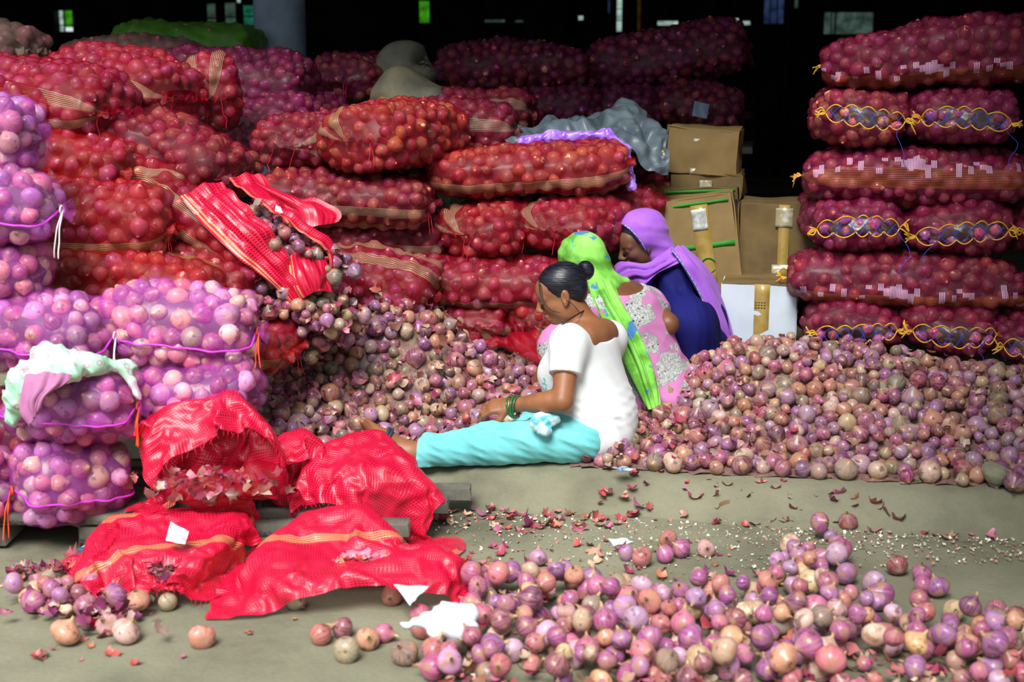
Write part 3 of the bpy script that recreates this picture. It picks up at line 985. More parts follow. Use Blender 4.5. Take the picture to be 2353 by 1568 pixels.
# ---- middle stack behind the women
GM = 'red onion sacks stacked behind the women'
end_on('big red sack with its gathered end to the front, lying highest in the middle', 812, 325, 6.05, .80, .45, .31, yaw=66, net='red', group=GM, seed=300, band=20)
end_on('dark red sack end left of the big gathered one', 655, 340, 6.25, .8, .42, .28, yaw=70, net='crimson', group=GM, seed=301, band=150)
end_on('red sack with gathered holes along its end, left of the pair behind the women', 1075, 540, 6.25, .9, .42, .26, yaw=68, net='red', group=GM, seed=302, band=10)
end_on('red sack with gathered end just above the green-scarfed head', 1262, 530, 6.25, .95, .48, .28, yaw=60, net='red', group=GM, seed=303, band=10)
make_sack('red sack lying broadside behind the head with the hair bun', 1165, 650, 6.35, .95, .44, .25, yaw=-4, net='red', group=GM, seed=304, band=214)
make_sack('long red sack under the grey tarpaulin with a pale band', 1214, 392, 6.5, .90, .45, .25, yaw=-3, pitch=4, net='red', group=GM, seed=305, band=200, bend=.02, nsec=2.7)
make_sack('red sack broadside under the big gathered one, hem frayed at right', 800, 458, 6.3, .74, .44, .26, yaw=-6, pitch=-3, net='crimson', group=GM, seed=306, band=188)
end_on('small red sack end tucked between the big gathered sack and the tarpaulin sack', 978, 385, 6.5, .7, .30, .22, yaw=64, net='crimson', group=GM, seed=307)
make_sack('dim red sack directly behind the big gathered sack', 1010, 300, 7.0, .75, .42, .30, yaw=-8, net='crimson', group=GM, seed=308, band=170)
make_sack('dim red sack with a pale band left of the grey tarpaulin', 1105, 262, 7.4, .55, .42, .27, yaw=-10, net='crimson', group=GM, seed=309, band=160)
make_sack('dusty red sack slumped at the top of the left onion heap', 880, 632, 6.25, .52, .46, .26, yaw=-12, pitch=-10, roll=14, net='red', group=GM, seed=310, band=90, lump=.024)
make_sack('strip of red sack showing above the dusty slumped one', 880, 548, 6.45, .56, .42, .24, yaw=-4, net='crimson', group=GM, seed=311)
end_on('low red sack end at the foot of the stack, left of the white-shirted woman', 1090, 752, 6.2, .8, .34, .22, yaw=76, net='red', group=GM, seed=312)
end_on('low red sack end partly behind the chin of the woman with the bun', 1228, 748, 6.2, .8, .30, .22, yaw=80, net='red', group=GM, seed=313)
make_sack('dim red sack showing between the tarpaulin and the purple shawl', 1485, 452, 7.3, .5, .42, .22, yaw=-6, net='crimson', group=GM, seed=314)
# hidden layer that carries the stack
make_sack('red sack low in the stack behind the left onion heap', 860, 800, 6.35, .8, .44, .26, yaw=-6, net='crimson', group=GM, seed=315)
make_sack('red sack in the stack behind the dusty slumped one', 770, 690, 6.4, .8, .44, .26, yaw=-6, net='crimson', group=GM, seed=316)

# ---- dim back rows
GB = 'dim sacks in the back rows'
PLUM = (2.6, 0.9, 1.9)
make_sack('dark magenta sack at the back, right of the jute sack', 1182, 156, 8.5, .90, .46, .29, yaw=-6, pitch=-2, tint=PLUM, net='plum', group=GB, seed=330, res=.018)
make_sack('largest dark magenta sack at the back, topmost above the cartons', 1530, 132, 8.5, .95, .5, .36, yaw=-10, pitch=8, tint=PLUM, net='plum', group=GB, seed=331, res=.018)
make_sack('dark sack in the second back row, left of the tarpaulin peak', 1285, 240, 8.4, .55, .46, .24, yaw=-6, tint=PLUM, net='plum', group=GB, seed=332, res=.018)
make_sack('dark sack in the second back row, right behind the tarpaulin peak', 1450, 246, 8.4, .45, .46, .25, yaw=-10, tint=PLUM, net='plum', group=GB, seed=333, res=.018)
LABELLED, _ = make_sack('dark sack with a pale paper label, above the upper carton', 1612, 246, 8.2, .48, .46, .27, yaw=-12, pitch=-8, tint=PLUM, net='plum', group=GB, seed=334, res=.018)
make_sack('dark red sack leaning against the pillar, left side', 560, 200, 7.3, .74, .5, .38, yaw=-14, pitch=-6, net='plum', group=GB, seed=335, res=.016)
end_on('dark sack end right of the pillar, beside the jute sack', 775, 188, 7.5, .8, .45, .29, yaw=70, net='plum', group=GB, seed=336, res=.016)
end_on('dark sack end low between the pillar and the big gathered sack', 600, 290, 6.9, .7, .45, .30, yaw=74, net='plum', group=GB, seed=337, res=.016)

# ---- left pile of red sacks
GL = 'red sacks piled on the left'
make_sack('red sack with two pale bands and a gathered end, topmost on the far left', 95, 228, 5.9, .80, .42, .32, yaw=-28, pitch=-7, net='red', group=GL, seed=350, band=168)
make_sack('red sack wedged behind the topmost purple sack', 25, 262, 5.8, .55, .40, .28, yaw=-18, pitch=-10, net='red', group=GL, seed=351, band=200)
make_sack('red sack humped highest on the left pile, pale band and long loose threads', 284, 196, 6.25, .70, .42, .31, yaw=-34, pitch=-6, net='red', group=GL, seed=352, band=172, bend=-.02)
end_on('narrow red sack end on its side, right of the humped one', 478, 228, 6.3, .45, .27, .36, yaw=98, net='red', group=GL, seed=353, band=60)
make_sack('dirty red sack slanting down to the right with a torn end', 412, 346, 5.85, .58, .42, .25, yaw=-22, pitch=-19, net='crimson', group=GL, seed=354, band=260)
make_sack('scarlet sack under the topmost left one, thin band at its foot', 200, 372, 5.72, .44, .40, .25, yaw=-14, pitch=-8, net='orange', group=GL, seed=355, band=212)
make_sack('large scarlet sack behind the purple sacks, several brown lines along it', 215, 520, 5.5, .66, .42, .34, yaw=-8, net='orange', group=GL, seed=356, band=196, nsec=2.9)
make_sack('corner of red sack with a pale band, right of the large scarlet one', 368, 424, 5.8, .34, .36, .20, yaw=-12, net='red', group=GL, seed=357, band=150)
make_sack('corner of red sack with a thin green cord, above the torn open sack', 462, 424, 5.95, .30, .36, .16, yaw=-16, net='crimson', group=GL, seed=358)
make_sack('scarlet sack right above the big bright purple sack', 320, 654, 5.42, .70, .42, .27, yaw=-8, pitch=-3, net='orange', group=GL, seed=359, band=60)
make_sack('red sack torn open at its right end, onions pouring out of it', 478, 640, 5.62, .56, .46, .30, yaw=-16, pitch=-12, net='red', group=GL, seed=360, band=60, ends=('seam', 'tie'), hem=(1, 0))
make_sack('red sack end low behind the big bright purple sack', 490, 800, 5.45, .62, .40, .21, yaw=-6, net='orange', group=GL, seed=361, band=190)
make_sack('brown net sack at the top left corner, darker rim', -8, 96, 7.0, .42, .40, .20, yaw=-20, pitch=-12, net='brown', seed=362)
make_sack('green net sack far back left of the pillar', 435, 104, 8.3, .84, .46, .27, yaw=-8, pitch=-1, net='green', seed=363, res=.018, hem=(0, 0))
make_sack('brownish net sack in front of the green one, left of the pillar', 312, 140, 7.6, .70, .46, .25, yaw=-8, net='brown', seed=364, res=.016, hem=(0, 0))
# timber platform that carries the back rows
def timber_platform():
    corner = at_d(1360, 320, 8.5)
    height = corner.z - 0.02 - PLAT
    deck = thing('timber_platform', 'rough dark timber platform carrying the back rows of sacks', 'platform', (corner.x, corner.y, PLAT), (0, 0, YAW))
    for row in range(4):
        board = Geo().box((1.9, 0.14, 0.04), Matrix.Translation((0, -0.24 + row * 0.16, height - 0.02)), bevel=0.004)
        link('board', board.mesh('board', False), M_WOOD, deck)
    for side in (-0.85, 0.0, 0.85):
        for depth in (-0.22, 0.22):
            post = Geo().box((0.08, 0.08, height - 0.04), Matrix.Translation((side, depth, (height - 0.04) / 2)), bevel=0.004)
            link('support_post', post.mesh('support_post', False), M_WOOD, deck)
timber_platform()
# ---- purple net sacks on the pallet, left foreground
def knot(t, s, e, rng, cord, tail=.12, strap=True, side=-1, strap_z=0.0):
    b = s.Gn[-1 if e > 0 else 0].mean(0)
    g = Geo()
    # tuft of gathered net beyond the tie
    rows = []
    a = np.arange(20) * 2 * PI / 20
    for k in range(5):
        f = k / 4
        rad = .010 + .028 * f * (1 + .35 * np.cos(a * 5 + 1))
        rows.append(np.stack([np.full(20, b[0] + e * (.004 + .035 * f)), b[1] + rad * np.cos(a), b[2] + rad * np.sin(a)], -1))
    g.grid(np.array(rows), uv=np.stack([np.repeat((a * .02)[None], 5, 0), np.repeat((np.arange(5) * .01)[:, None], 20, 1)], -1), closed_v=True)
    link('tuft', g.mesh('tuft'), NET['purple'], t)
    mat = {'orange': M_ORANGE_CORD, 'white': M_WHITE_CORD, 'purple': M_PURPLE_STRAP}[cord]
    ring = [(b[0] + e * .008, b[1] + .014 * math.cos(x), b[2] + .014 * math.sin(x)) for x in np.arange(14) * 2 * PI / 14]
    g = Geo().tube(ring, .0035, 6, closed=True)
    link('tie', g.mesh('tie'), mat, t)
    inv = t.matrix_world.to_3x3().inverted()
    down = np.array(inv @ Vector((0, 0, -1))); fwd = np.array(inv @ Vector((0, -1, 0)))
    for q in range(2):
        p = b + np.array([e * .012, 0, 0]); pts = [p]
        sx = rng.normal(0, .3)
        for k in range(6):
            p = p + down * tail / 6 + fwd * .010 * (2.2 if k < 2 else .3) + np.array([e * .006 * sx, rng.normal(0, .004), 0]); pts.append(p)
        link('tie_cord', Geo().tube(catmull(pts, 20), .0028, 6).mesh('tie_cord'), mat, t)
    if strap:       # flat drawstring running back along the side
        i = np.arange(s.nu)[::2]
        tgt = math.radians({-1: 196, 1: -16}[side]) % (2 * PI)
        j = int(np.argmin(np.abs(s.v - tgt)))
        P = s.Gn[i, j] + s.Nn[i, j] * .004
        m = len(P)
        w = np.array([0, 0, .006])
        sh = .02 * np.sin(np.linspace(0, PI * 1.5, m))[:, None] * np.array([0, 0, 1])
        P = P + sh
        P = P[3:] if e < 0 else P[:-3]
        pts = np.vstack([[b], P]) if e < 0 else np.vstack([P, [b]])
        link('strap', Geo().tube(catmull(pts, 60), .0042, 6).mesh('strap'), M_PURPLE_STRAP, t)

GP = 'purple net sacks on the pallet'
def purple(label, px, py, d, L, W, T, seed, tie=1, cord='orange', tail=.12, strap=True, **kw):
    kw.setdefault('lod', 'mid'); kw.setdefault('tint', (2.1, 2.0, 2.0))
    t, s = make_sack(label, px, py, d, L, W, T, net='purple', ends=('tie', 'tie'), n1=kw.pop('n1', 3.3), nsec=2.3, seed=seed, r=.039, group=GP,
                     spacing=1.34, lump=.012, **kw)
    if tie: knot(t, s, tie, np.random.default_rng(seed), cord, tail, strap)
    return t, s
purple('topmost purple net sack at the left edge', -45, 318, 5.0, .48, .36, .31, 501, tie=0, yaw=-8)
purple('purple net sack at the left edge, second from the top, knotted with white cord', -10, 480, 4.95, .50, .34, .275, 502, cord='white', tail=.16, yaw=-10)
purple('purple net sack at the left edge, just above the wide one', -30, 622, 5.0, .46, .34, .22, 503, tie=0, yaw=-6)
purple('wide purple net sack at the left edge, knotted where it meets the bright one', 92, 768, 4.98, .56, .36, .30, 504, cord='white', tail=.15, yaw=-8)
purple('big bright purple net sack with an orange cord, highest on the pallet', 408, 752, 5.1, .60, .36, .31, 505, yaw=-6, pitch=-2)
purple('purple net sack with the green printed cloth on it', 178, 926, 4.92, .46, .36, .295, 506, tail=.13, yaw=-12)
purple('purple net sack behind the crumpled red sack', 462, 905, 5.08, .46, .36, .26, 507, tie=0, yaw=-8)
purple('lowest purple net sack with its orange-tied knot facing the camera, on the pallet edge', 168, 1106, 4.98, .42, .36, .305, 508, tie=-1, tail=.16, yaw=32)
purple('purple net sack cut by the left edge, beside the lowest one', -70, 1115, 4.95, .34, .34, .26, 509, tie=0, yaw=-6)
make_sack('dark sack showing under the cloth-covered purple one at the left edge', -10, 985, 5.12, .42, .36, .26, yaw=-6, net='plum', seed=510, hem=(0, 0), band=0)
# ------------------------------------------------------------------ heaps of loose onions on the raised floor
def thin_plate(xy, z):
    n = len(xy)
    d = np.linalg.norm(xy[:, None] - xy[None], axis=2)
    K = np.where(d > 1e-9, d ** 2 * np.log(d + 1e-12), 0) + np.eye(n) * 2e-3
    P = np.c_[np.ones(n), xy]
    A = np.block([[K, P], [P.T, np.zeros((3, 3))]])
    sol = np.linalg.solve(A, np.r_[z, 0, 0, 0])
    def f(q):
        d = np.linalg.norm(q[:, None] - xy[None], axis=2)
        k = np.where(d > 1e-9, d ** 2 * np.log(d + 1e-12), 0)
        return k @ sol[:n] + np.c_[np.ones(len(q)), q] @ sol[n:]
    return f

def in_poly(q, poly):
    x, y = q[:, 0], q[:, 1]
    ins = np.zeros(len(q), bool)
    n = len(poly)
    for i in range(n):
        x1, y1 = poly[i]; x2, y2 = poly[(i + 1) % n]
        c = ((y1 > y) != (y2 > y)) & (x < (x2 - x1) * (y - y1) / (y2 - y1 + 1e-12) + x1)
        ins ^= c
    return ins

def flake_shape(rng, n=4):
    """one curled scrap of skin, unit size"""
    u = np.linspace(-1, 1, n)
    U, V = np.meshgrid(u, u, indexing='ij')
    edge = 1 + .25 * rng.normal(size=U.shape) * ((np.abs(U) == 1) | (np.abs(V) == 1))
    X = U * edge * (1 - .3 * V ** 2) ; Y = V * edge * (.55 + .3 * rng.random())
    Z = rng.uniform(.2, .7) * (X ** 2) + rng.uniform(-.2, .5) * Y ** 2 + .05 * rng.normal(size=U.shape)
    return np.stack([X, Y, Z], -1).reshape(-1, 3), grid_quads(n, n)
FLAKE_COL = np.array([(0.34, 0.05, 0.08), (0.36, 0.09, 0.07), (0.46, 0.15, 0.18), (0.45, 0.25, 0.18), (0.26, 0.04, 0.10), (0.50, 0.36, 0.27), (0.19, 0.07, 0.05), (0.44, 0.12, 0.22)])
def flake_cloud(P, Nrm, size, rng):
    Vs, Qs, Cs, k0 = [], [], [], 0
    shp = [flake_shape(rng) for _ in range(14)]
    M = rand_rot(len(P), rng)
    for i in range(len(P)):
        v, q = shp[i % len(shp)]
        a = Nrm[i] + rng.normal(0, .45, 3); a /= np.linalg.norm(a)
        t = np.cross(a, rng.normal(size=3)); t /= np.linalg.norm(t)
        B = np.stack([t, np.cross(a, t), a], -1)
        Vs.append(v * size[i] @ B.T + P[i]); Qs.append(q + k0); k0 += len(v)
        c = FLAKE_COL[rng.integers(len(FLAKE_COL))] * rng.uniform(.7, 1.25)
        Cs.append(np.tile(c, (len(v), 1)))
    return np.vstack(Vs), np.vstack(Qs), np.vstack(Cs)

def heap(name, label, ctrl, bottom, seed, n_flakes, r=.0365, ncand=9000, flake_label=None, hue=None, fl_bias=None):
    rng = np.random.default_rng(seed)
    pts = np.array([tuple(at_d(*c)) for c in ctrl])
    f = thin_plate(pts[:, :2], pts[:, 2])
    xy = pts[:, :2]
    # outline: hull of the control points
    from mathutils.geometry import convex_hull_2d
    h = convex_hull_2d([Vector(p) for p in xy])
    poly = xy[h]
    lo, hi = xy.min(0), xy.max(0)
    q = lo + (hi - lo) * rng.random((ncand * 3, 2))
    q = q[in_poly(q, poly)][:ncand]
    R = r * (.62 + .62 * rng.random(len(q)) ** 1.0)
    big = rng.random(len(q)) < .03
    R[big] *= 1.25
    z = f(q)
    g = 1e-3
    gx = (f(q + [g, 0]) - z) / g; gy = (f(q + [0, g]) - z) / g
    nr = np.stack([-gx, -gy, np.ones(len(q))], -1); nr /= np.linalg.norm(nr, axis=1)[:, None]
    C = np.c_[q, z] + nr * (rng.normal(0, .010, len(q)) - R * .25)[:, None]
    C[:, 2] = np.maximum(C[:, 2], bottom + R * .85)
    acc = np.zeros((0, 3)); ar = np.zeros(0); an = []
    half = len(C) * 3 // 5
    for i in range(len(C)):
        c = C[i] - nr[i] * (0.0 if i < half else .024)     # then more bulbs settled into the gaps below
        if len(acc):
            d2 = ((acc - c) ** 2).sum(1)
            if (d2 < ((ar + R[i]) * (.84 if i < half else .72)) ** 2).any(): continue
        if c[2] < bottom + R[i] * .5: continue
        acc = np.vstack([acc, c]); ar = np.append(ar, R[i]); an.append(nr[i])
    an = np.array(an)
    V, Q, T, UV, Cc = onion_cloud(acc, ar, rng, 'mid')
    # packed bulbs deeper down
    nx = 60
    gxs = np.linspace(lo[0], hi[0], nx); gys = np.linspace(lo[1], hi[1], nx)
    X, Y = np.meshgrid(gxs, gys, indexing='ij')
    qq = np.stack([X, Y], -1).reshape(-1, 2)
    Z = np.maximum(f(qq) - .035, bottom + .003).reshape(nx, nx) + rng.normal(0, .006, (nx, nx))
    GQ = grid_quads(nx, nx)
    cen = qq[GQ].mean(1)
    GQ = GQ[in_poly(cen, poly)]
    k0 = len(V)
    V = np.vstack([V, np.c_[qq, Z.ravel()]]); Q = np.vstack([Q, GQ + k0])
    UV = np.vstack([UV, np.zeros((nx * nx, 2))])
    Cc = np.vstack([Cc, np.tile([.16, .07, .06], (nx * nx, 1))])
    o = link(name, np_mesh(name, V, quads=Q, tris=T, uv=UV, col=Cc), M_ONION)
    tag(o, label, 'onions', kind='stuff')
    # loose skins lying over the bulbs
    k = rng.integers(0, len(acc), n_flakes)
    P = acc[k] + an[k] * (ar[k] * rng.uniform(.35, 1.0, n_flakes))[:, None] + rng.normal(0, .022, (n_flakes, 3)) * np.array([1, 1, .3])
    keep = P[:, 2] > bottom + .004
    if fl_bias is not None: keep &= rng.random(n_flakes) < fl_bias(P)
    P = P[keep]; nn = an[k][keep]
    V, Q, C = flake_cloud(P, nn, rng.uniform(.009, .024, len(P)), rng)
    o2 = link('onion_skins', np_mesh('onion_skins', V, quads=Q, col=C), M_FLAKE)
    tag(o2, flake_label, 'onion skin', kind='stuff')
    return acc, ar, f, poly

HEAP_L = [(560, 1010, 5.30), (600, 1020, 5.33), (700, 1035, 5.40), (850, 1035, 5.48), (1000, 1000, 5.74), (1150, 982, 5.84), (1270, 965, 5.90),
          (600, 930, 5.55), (680, 900, 5.68), (800, 880, 5.78), (950, 860, 5.88), (1100, 900, 5.95), (1230, 890, 6.02),
          (600, 890, 5.62), (640, 850, 5.75), (720, 800, 5.9), (800, 752, 6.0), (870, 695, 6.00), (950, 682, 6.04), (1010, 730, 6.07), (1100, 788, 6.12), (1180, 838, 6.08), (1290, 868, 6.08),
          (800, 740, 6.12), (900, 690, 6.2), (1000, 735, 6.22), (1150, 815, 6.25), (1300, 850, 6.25)]
HEAP_R = [(1310, 1052, 5.48), (1420, 1068, 5.43), (1560, 1080, 5.40), (1700, 1088, 5.38), (1900, 1096, 5.36), (2100, 1106, 5.32), (2353, 1130, 5.22), (2600, 1150, 5.15),
          (1450, 1010, 5.56), (1600, 1000, 5.58), (1750, 1000, 5.58), (1900, 1000, 5.55), (2100, 1005, 5.53), (2350, 1025, 5.42), (2600, 1040, 5.35),
          (1580, 935, 5.82), (1750, 900, 5.82), (1950, 900, 5.82), (2150, 920, 5.76), (2350, 945, 5.66), (2600, 950, 5.6),
          (1480, 962, 5.78), (1540, 905, 5.95), (1555, 858, 6.10), (1600, 822, 6.12), (1660, 796, 6.12), (1780, 774, 6.15), (1900, 790, 6.12), (2000, 800, 6.1), (2150, 826, 6.04), (2350, 850, 5.95), (2600, 860, 5.9),
          (1620, 835, 6.22), (1780, 790, 6.25), (1950, 800, 6.22), (2150, 830, 6.14), (2400, 850, 6.05), (2600, 865, 6.0)]
heap('onion_heap', 'heap of loose purple onions between the red sacks and the seated women', HEAP_L, PLAT, 41, 420,
     flake_label='papery brown onion skins lying over the left-hand heap')
hr = heap('onion_heap', 'wide heap of loose purple onions in front of the right-hand sack stack', HEAP_R, PLAT, 43, 900,
     flake_label='papery onion skins thick around the near foot of the right-hand heap',
     fl_bias=lambda P: np.clip(.35 + 1.3 * (1 - np.abs(P[:, 0] - .55) / .5) * (P[:, 1] < 5.75), .18, 1))
# ------------------------------------------------------------------ loose onions on the street, one by one
def onion_variants():
    out = []
    rng = np.random.default_rng(77)
    for k in range(14):
        V, Q, T, UV, tip = onion_shape(13, 18, flat=rng.uniform(.78, .95), neck=rng.uniform(.14, .34))
        V = V * (1 + rng.normal(0, .04, 3))
        c = PALETTE[k % len(PALETTE)] * 1.5 + 0.02  # palette brightened: stronger light of the open street painted into these bulbs
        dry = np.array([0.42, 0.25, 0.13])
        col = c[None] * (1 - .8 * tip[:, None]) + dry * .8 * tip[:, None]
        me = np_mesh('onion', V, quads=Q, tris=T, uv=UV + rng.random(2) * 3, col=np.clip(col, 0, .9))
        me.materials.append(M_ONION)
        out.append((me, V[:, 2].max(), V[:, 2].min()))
    return out
def neck_variants():
    out = []
    rng = np.random.default_rng(78)
    for k in range(4):
        g = Geo()
        n = 10
        a = np.arange(n) * 2 * PI / n
        rows = []
        for j in range(5):
            f = j / 4
            rad = (.19 - .10 * f) * (1 + .25 * rng.normal(size=n) * f)
            rows.append(np.stack([rad * np.cos(a) + .05 * f * rng.normal(), rad * np.sin(a), np.full(n, -.10 + .42 * f) + .06 * rng.normal(size=n) * f], -1))
        g.grid(np.array(rows), closed_v=True)
        out.append(np_mesh('stem', np.vstack(g.v), quads=np.vstack(g.q), col=np.tile(rng.uniform(.8, 1.1) * np.array([.46, .28, .15]), (g.n, 1))))
        out[-1].materials.append(M_FLAKE)
    return out
OV, NV = onion_variants(), neck_variants()
HUES = ['deep purple', 'magenta', 'rose pink', 'coppery', 'tan', 'pale', 'plum', 'maroon', 'lilac', 'straw-coloured', 'wine red', 'mauve', 'olive brown', 'deep purple']
ON_RNG = np.random.default_rng(79)
LOOSE = []          # (x, y, z, r) of those already lying
LOOKS = (('blackened', 7), ('dark brown', 7), ('dark grey', 12), ('grey', 12), ('dirty', 12), ('dark', 7), ('straw', 9), ('tan', 4), ('coppery', 3), ('copper', 3), ('orange', 3), ('brown', 4), ('reddish', 10), ('red ', 10), ('magenta', 1), ('whitish', 5), ('pale', 5), ('pinkish', 2), ('pink', 2), ('purple', 0))
def lay_onion(x, y, r, label, group=None, zmin=0.0, z=None):
    rng = ON_RNG
    if z is None:
        z = zmin + r * .84
        for (a, b, c, q) in LOOSE:
            dd = (a - x) ** 2 + (b - y) ** 2
            R = (r + q) * .95
            if dd < R * R: z = max(z, c + math.sqrt(R * R - dd))
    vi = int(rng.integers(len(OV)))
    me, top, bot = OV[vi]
    if callable(label): label = label(HUES[vi], x, y, z, r)
    else:
        for word, look in LOOKS:
            if word in label:
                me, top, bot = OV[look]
                break
    o = bpy.data.objects.new('onion', me); COL.objects.link(o)
    tilt = rng.uniform(.4, 1.9)
    o.matrix_world = Matrix.Translation((x, y, z)) @ Matrix.Rotation(rng.uniform(0, 2 * PI), 4, 'Z') @ Matrix.Rotation(tilt, 4, 'X') @ Matrix.Rotation(rng.uniform(0, 6), 4, 'Z') @ Matrix.Diagonal((r, r, r, 1))
    tag(o, label, 'onion', group)
    st = bpy.data.objects.new('stem', NV[rng.integers(len(NV))]); COL.objects.link(st)
    st.parent = o; st.location = (0, 0, top - .10)
    LOOSE.append((x, y, z, r))
    return o

def ground_poly(pp, z=0.0): return np.array([tuple(at_z(a, b, z))[:2] for a, b in pp])
def spill(pp, n, label, group, seed, zmax, r=.0345, sep=1.0):
    rng = np.random.default_rng(seed)
    poly = ground_poly(pp)
    lo, hi = poly.min(0), poly.max(0)
    made = 0
    for _ in range(n * 60):
        if made >= n: break
        q = lo + (hi - lo) * rng.random(2)
        if not in_poly(q[None], poly)[0]: continue
        rr = r * rng.uniform(.70, 1.18)
        z = rr * .84
        near = 0
        for (a, b, c, s) in LOOSE:
            dd = (a - q[0]) ** 2 + (b - q[1]) ** 2
            R = (rr + s) * .95
            if dd < R * R: z = max(z, c + math.sqrt(R * R - dd))
        if z > zmax: continue
        lay_onion(q[0], q[1], rr, label, group, z=z); made += 1
    return made

# singles that can be told apart
SINGLES = [
    (1948, 1200, .036, 'dark onion with ragged skin alone at the foot of the concrete slope'),
    (1236, 1283, .034, 'single onion with a tuft of skin, alone on the bare floor left of the middle'),
    (2062, 1300, .036, 'dark brown onion alone on the shaded floor at right'),
    (2118, 1318, .034, 'upper onion of the trio on the shaded floor at right'),
    (2120, 1346, .034, 'lower left onion of the trio on the shaded floor at right'),
    (2156, 1350, .038, 'front right onion of the trio on the shaded floor at right'),
    (2192, 1405, .036, 'straw-coloured onion alone right of the front spill'),
    (2280, 1420, .036, 'reddish onion left of the dark one at the right edge'),
    (2290, 1400, .032, 'pale onion behind the reddish one near the right edge'),
    (2335, 1422, .038, 'dark onion at the right edge of the picture'),
    (1622, 1262, .032, 'whitish onion at the right end of the short row on bare floor'),
    (1565, 1262, .036, 'magenta onion in the short row on bare floor, second from its right end'),
    (1528, 1274, .034, 'pink onion in the middle of the short row on bare floor'),
    (1475, 1282, .038, 'coppery onion at the left of the short row on bare floor'),
    (1440, 1272, .030, 'small dry onion at the left end of the short row on bare floor'),
    (1536, 1240, .034, 'onion lying behind the short row on bare floor'),
    (150, 1455, .046, 'large tan onion at the front of the left spill'),
    (247, 1438, .036, 'purple onion left of the pale split one in the left spill'),
    (290, 1452, .044, 'pale split onion at the front right of the left spill'),
    (464, 1466, .040, 'onion with a peeled brown skin, alone on the bare floor at lower left'),
    (736, 1460, .036, 'round red onion at the left of the cluster of six'),
    (788, 1445, .034, 'blackened onion at the back of the cluster of six'),
    (796, 1496, .040, 'grey-skinned onion at the front of the cluster of six'),
    (845, 1470, .038, 'orange-red onion in the middle of the cluster of six'),
    (882, 1456, .032, 'pinkish onion at the right of the cluster of six'),
    (930, 1502, .040, 'dark grey-green onion left of the crumpled white cloth'),
    (966, 1415, .036, 'upper magenta onion beside the crumpled white cloth'),
    (968, 1442, .042, 'broad copper onion touching the crumpled white cloth'),
    (995, 1535, .042, 'onion in front of the crumpled white cloth'),
    (680, 1382, .034, 'dirty greenish onion in front of the right-hand empty sack'),
    (900, 1370, .036, 'clean red onion beside the paper scrap at the empty sack'),
    (2008, 1340, .040, 'onion behind the big one right of the dense spill'),
    (2020, 1372, .048, 'big double onion at the right rim of the dense spill'),
    (385, 1385, .032, 'dirty onion caught in the hem of the left empty sack'),
    (305, 1385, .034, 'brown onion under the rim of the left empty sack')]
for (a, b, r, lab) in SINGLES:
    r *= .95
    p = at_z(a, b, r * .8)
    lay_onion(p.x, p.y, r, lab, z=r * .84)
n1 = spill([(1772, 1300), (1830, 1235), (1925, 1240), (1975, 1310), (1935, 1350), (1790, 1355)], 17, lambda hue, x, y, z, r: ('big ' if r > .034 else 'small ') + hue + ' onion' + (' on top' if z > .05 else ' on the ground') + ' in the small cluster behind the front spill', 'onions of the small cluster', 81, .075)
n2 = spill([(20, 1385), (110, 1355), (230, 1385), (330, 1420), (200, 1430), (60, 1405)], 20, lambda hue, x, y, z, r: ('big ' if r > .034 else 'small ') + hue + ' onion' + (' on top' if z > .05 else ' on the ground') + ' in the lower left spill beside the empty sack', 'onions of the left spill', 82, .07)
def front_label(hue, x, y, z, r):
    q = Vector((x, y, z - CAM_H)); dep = q.y * CP - q.z * SP
    px = 1176.5 + FPX * q.x / dep; py = 784 - FPX * (q.y * SP + q.z * CP) / dep
    side = 'at its left end' if px < 1180 else 'left of its middle' if px < 1420 else 'in its middle' if px < 1660 else 'right of its middle' if px < 1920 else 'at its right end'
    row = 'back rim' if py < 1405 else 'back half' if py < 1460 else 'front half' if py < 1520 else 'picture edge'
    lay = ' atop others' if z > .05 else ''
    size = 'big ' if r > .037 else 'small ' if r < .029 else ''
    return size + hue + ' onion' + lay + ', ' + row + ' of the front spill, ' + side
n3 = spill([(970, 1590), (1010, 1500), (1080, 1430), (1050, 1365), (1140, 1345), (1300, 1345), (1480, 1385), (1600, 1400), (1690, 1350), (1830, 1340), (1910, 1370), (2010, 1430), (2120, 1450), (2260, 1465), (2380, 1490), (2400, 1590), (968, 1590)],
           270, front_label, 'onions of the dense front spill', 83, .11)
print('loose onions', n1, n2, n3)

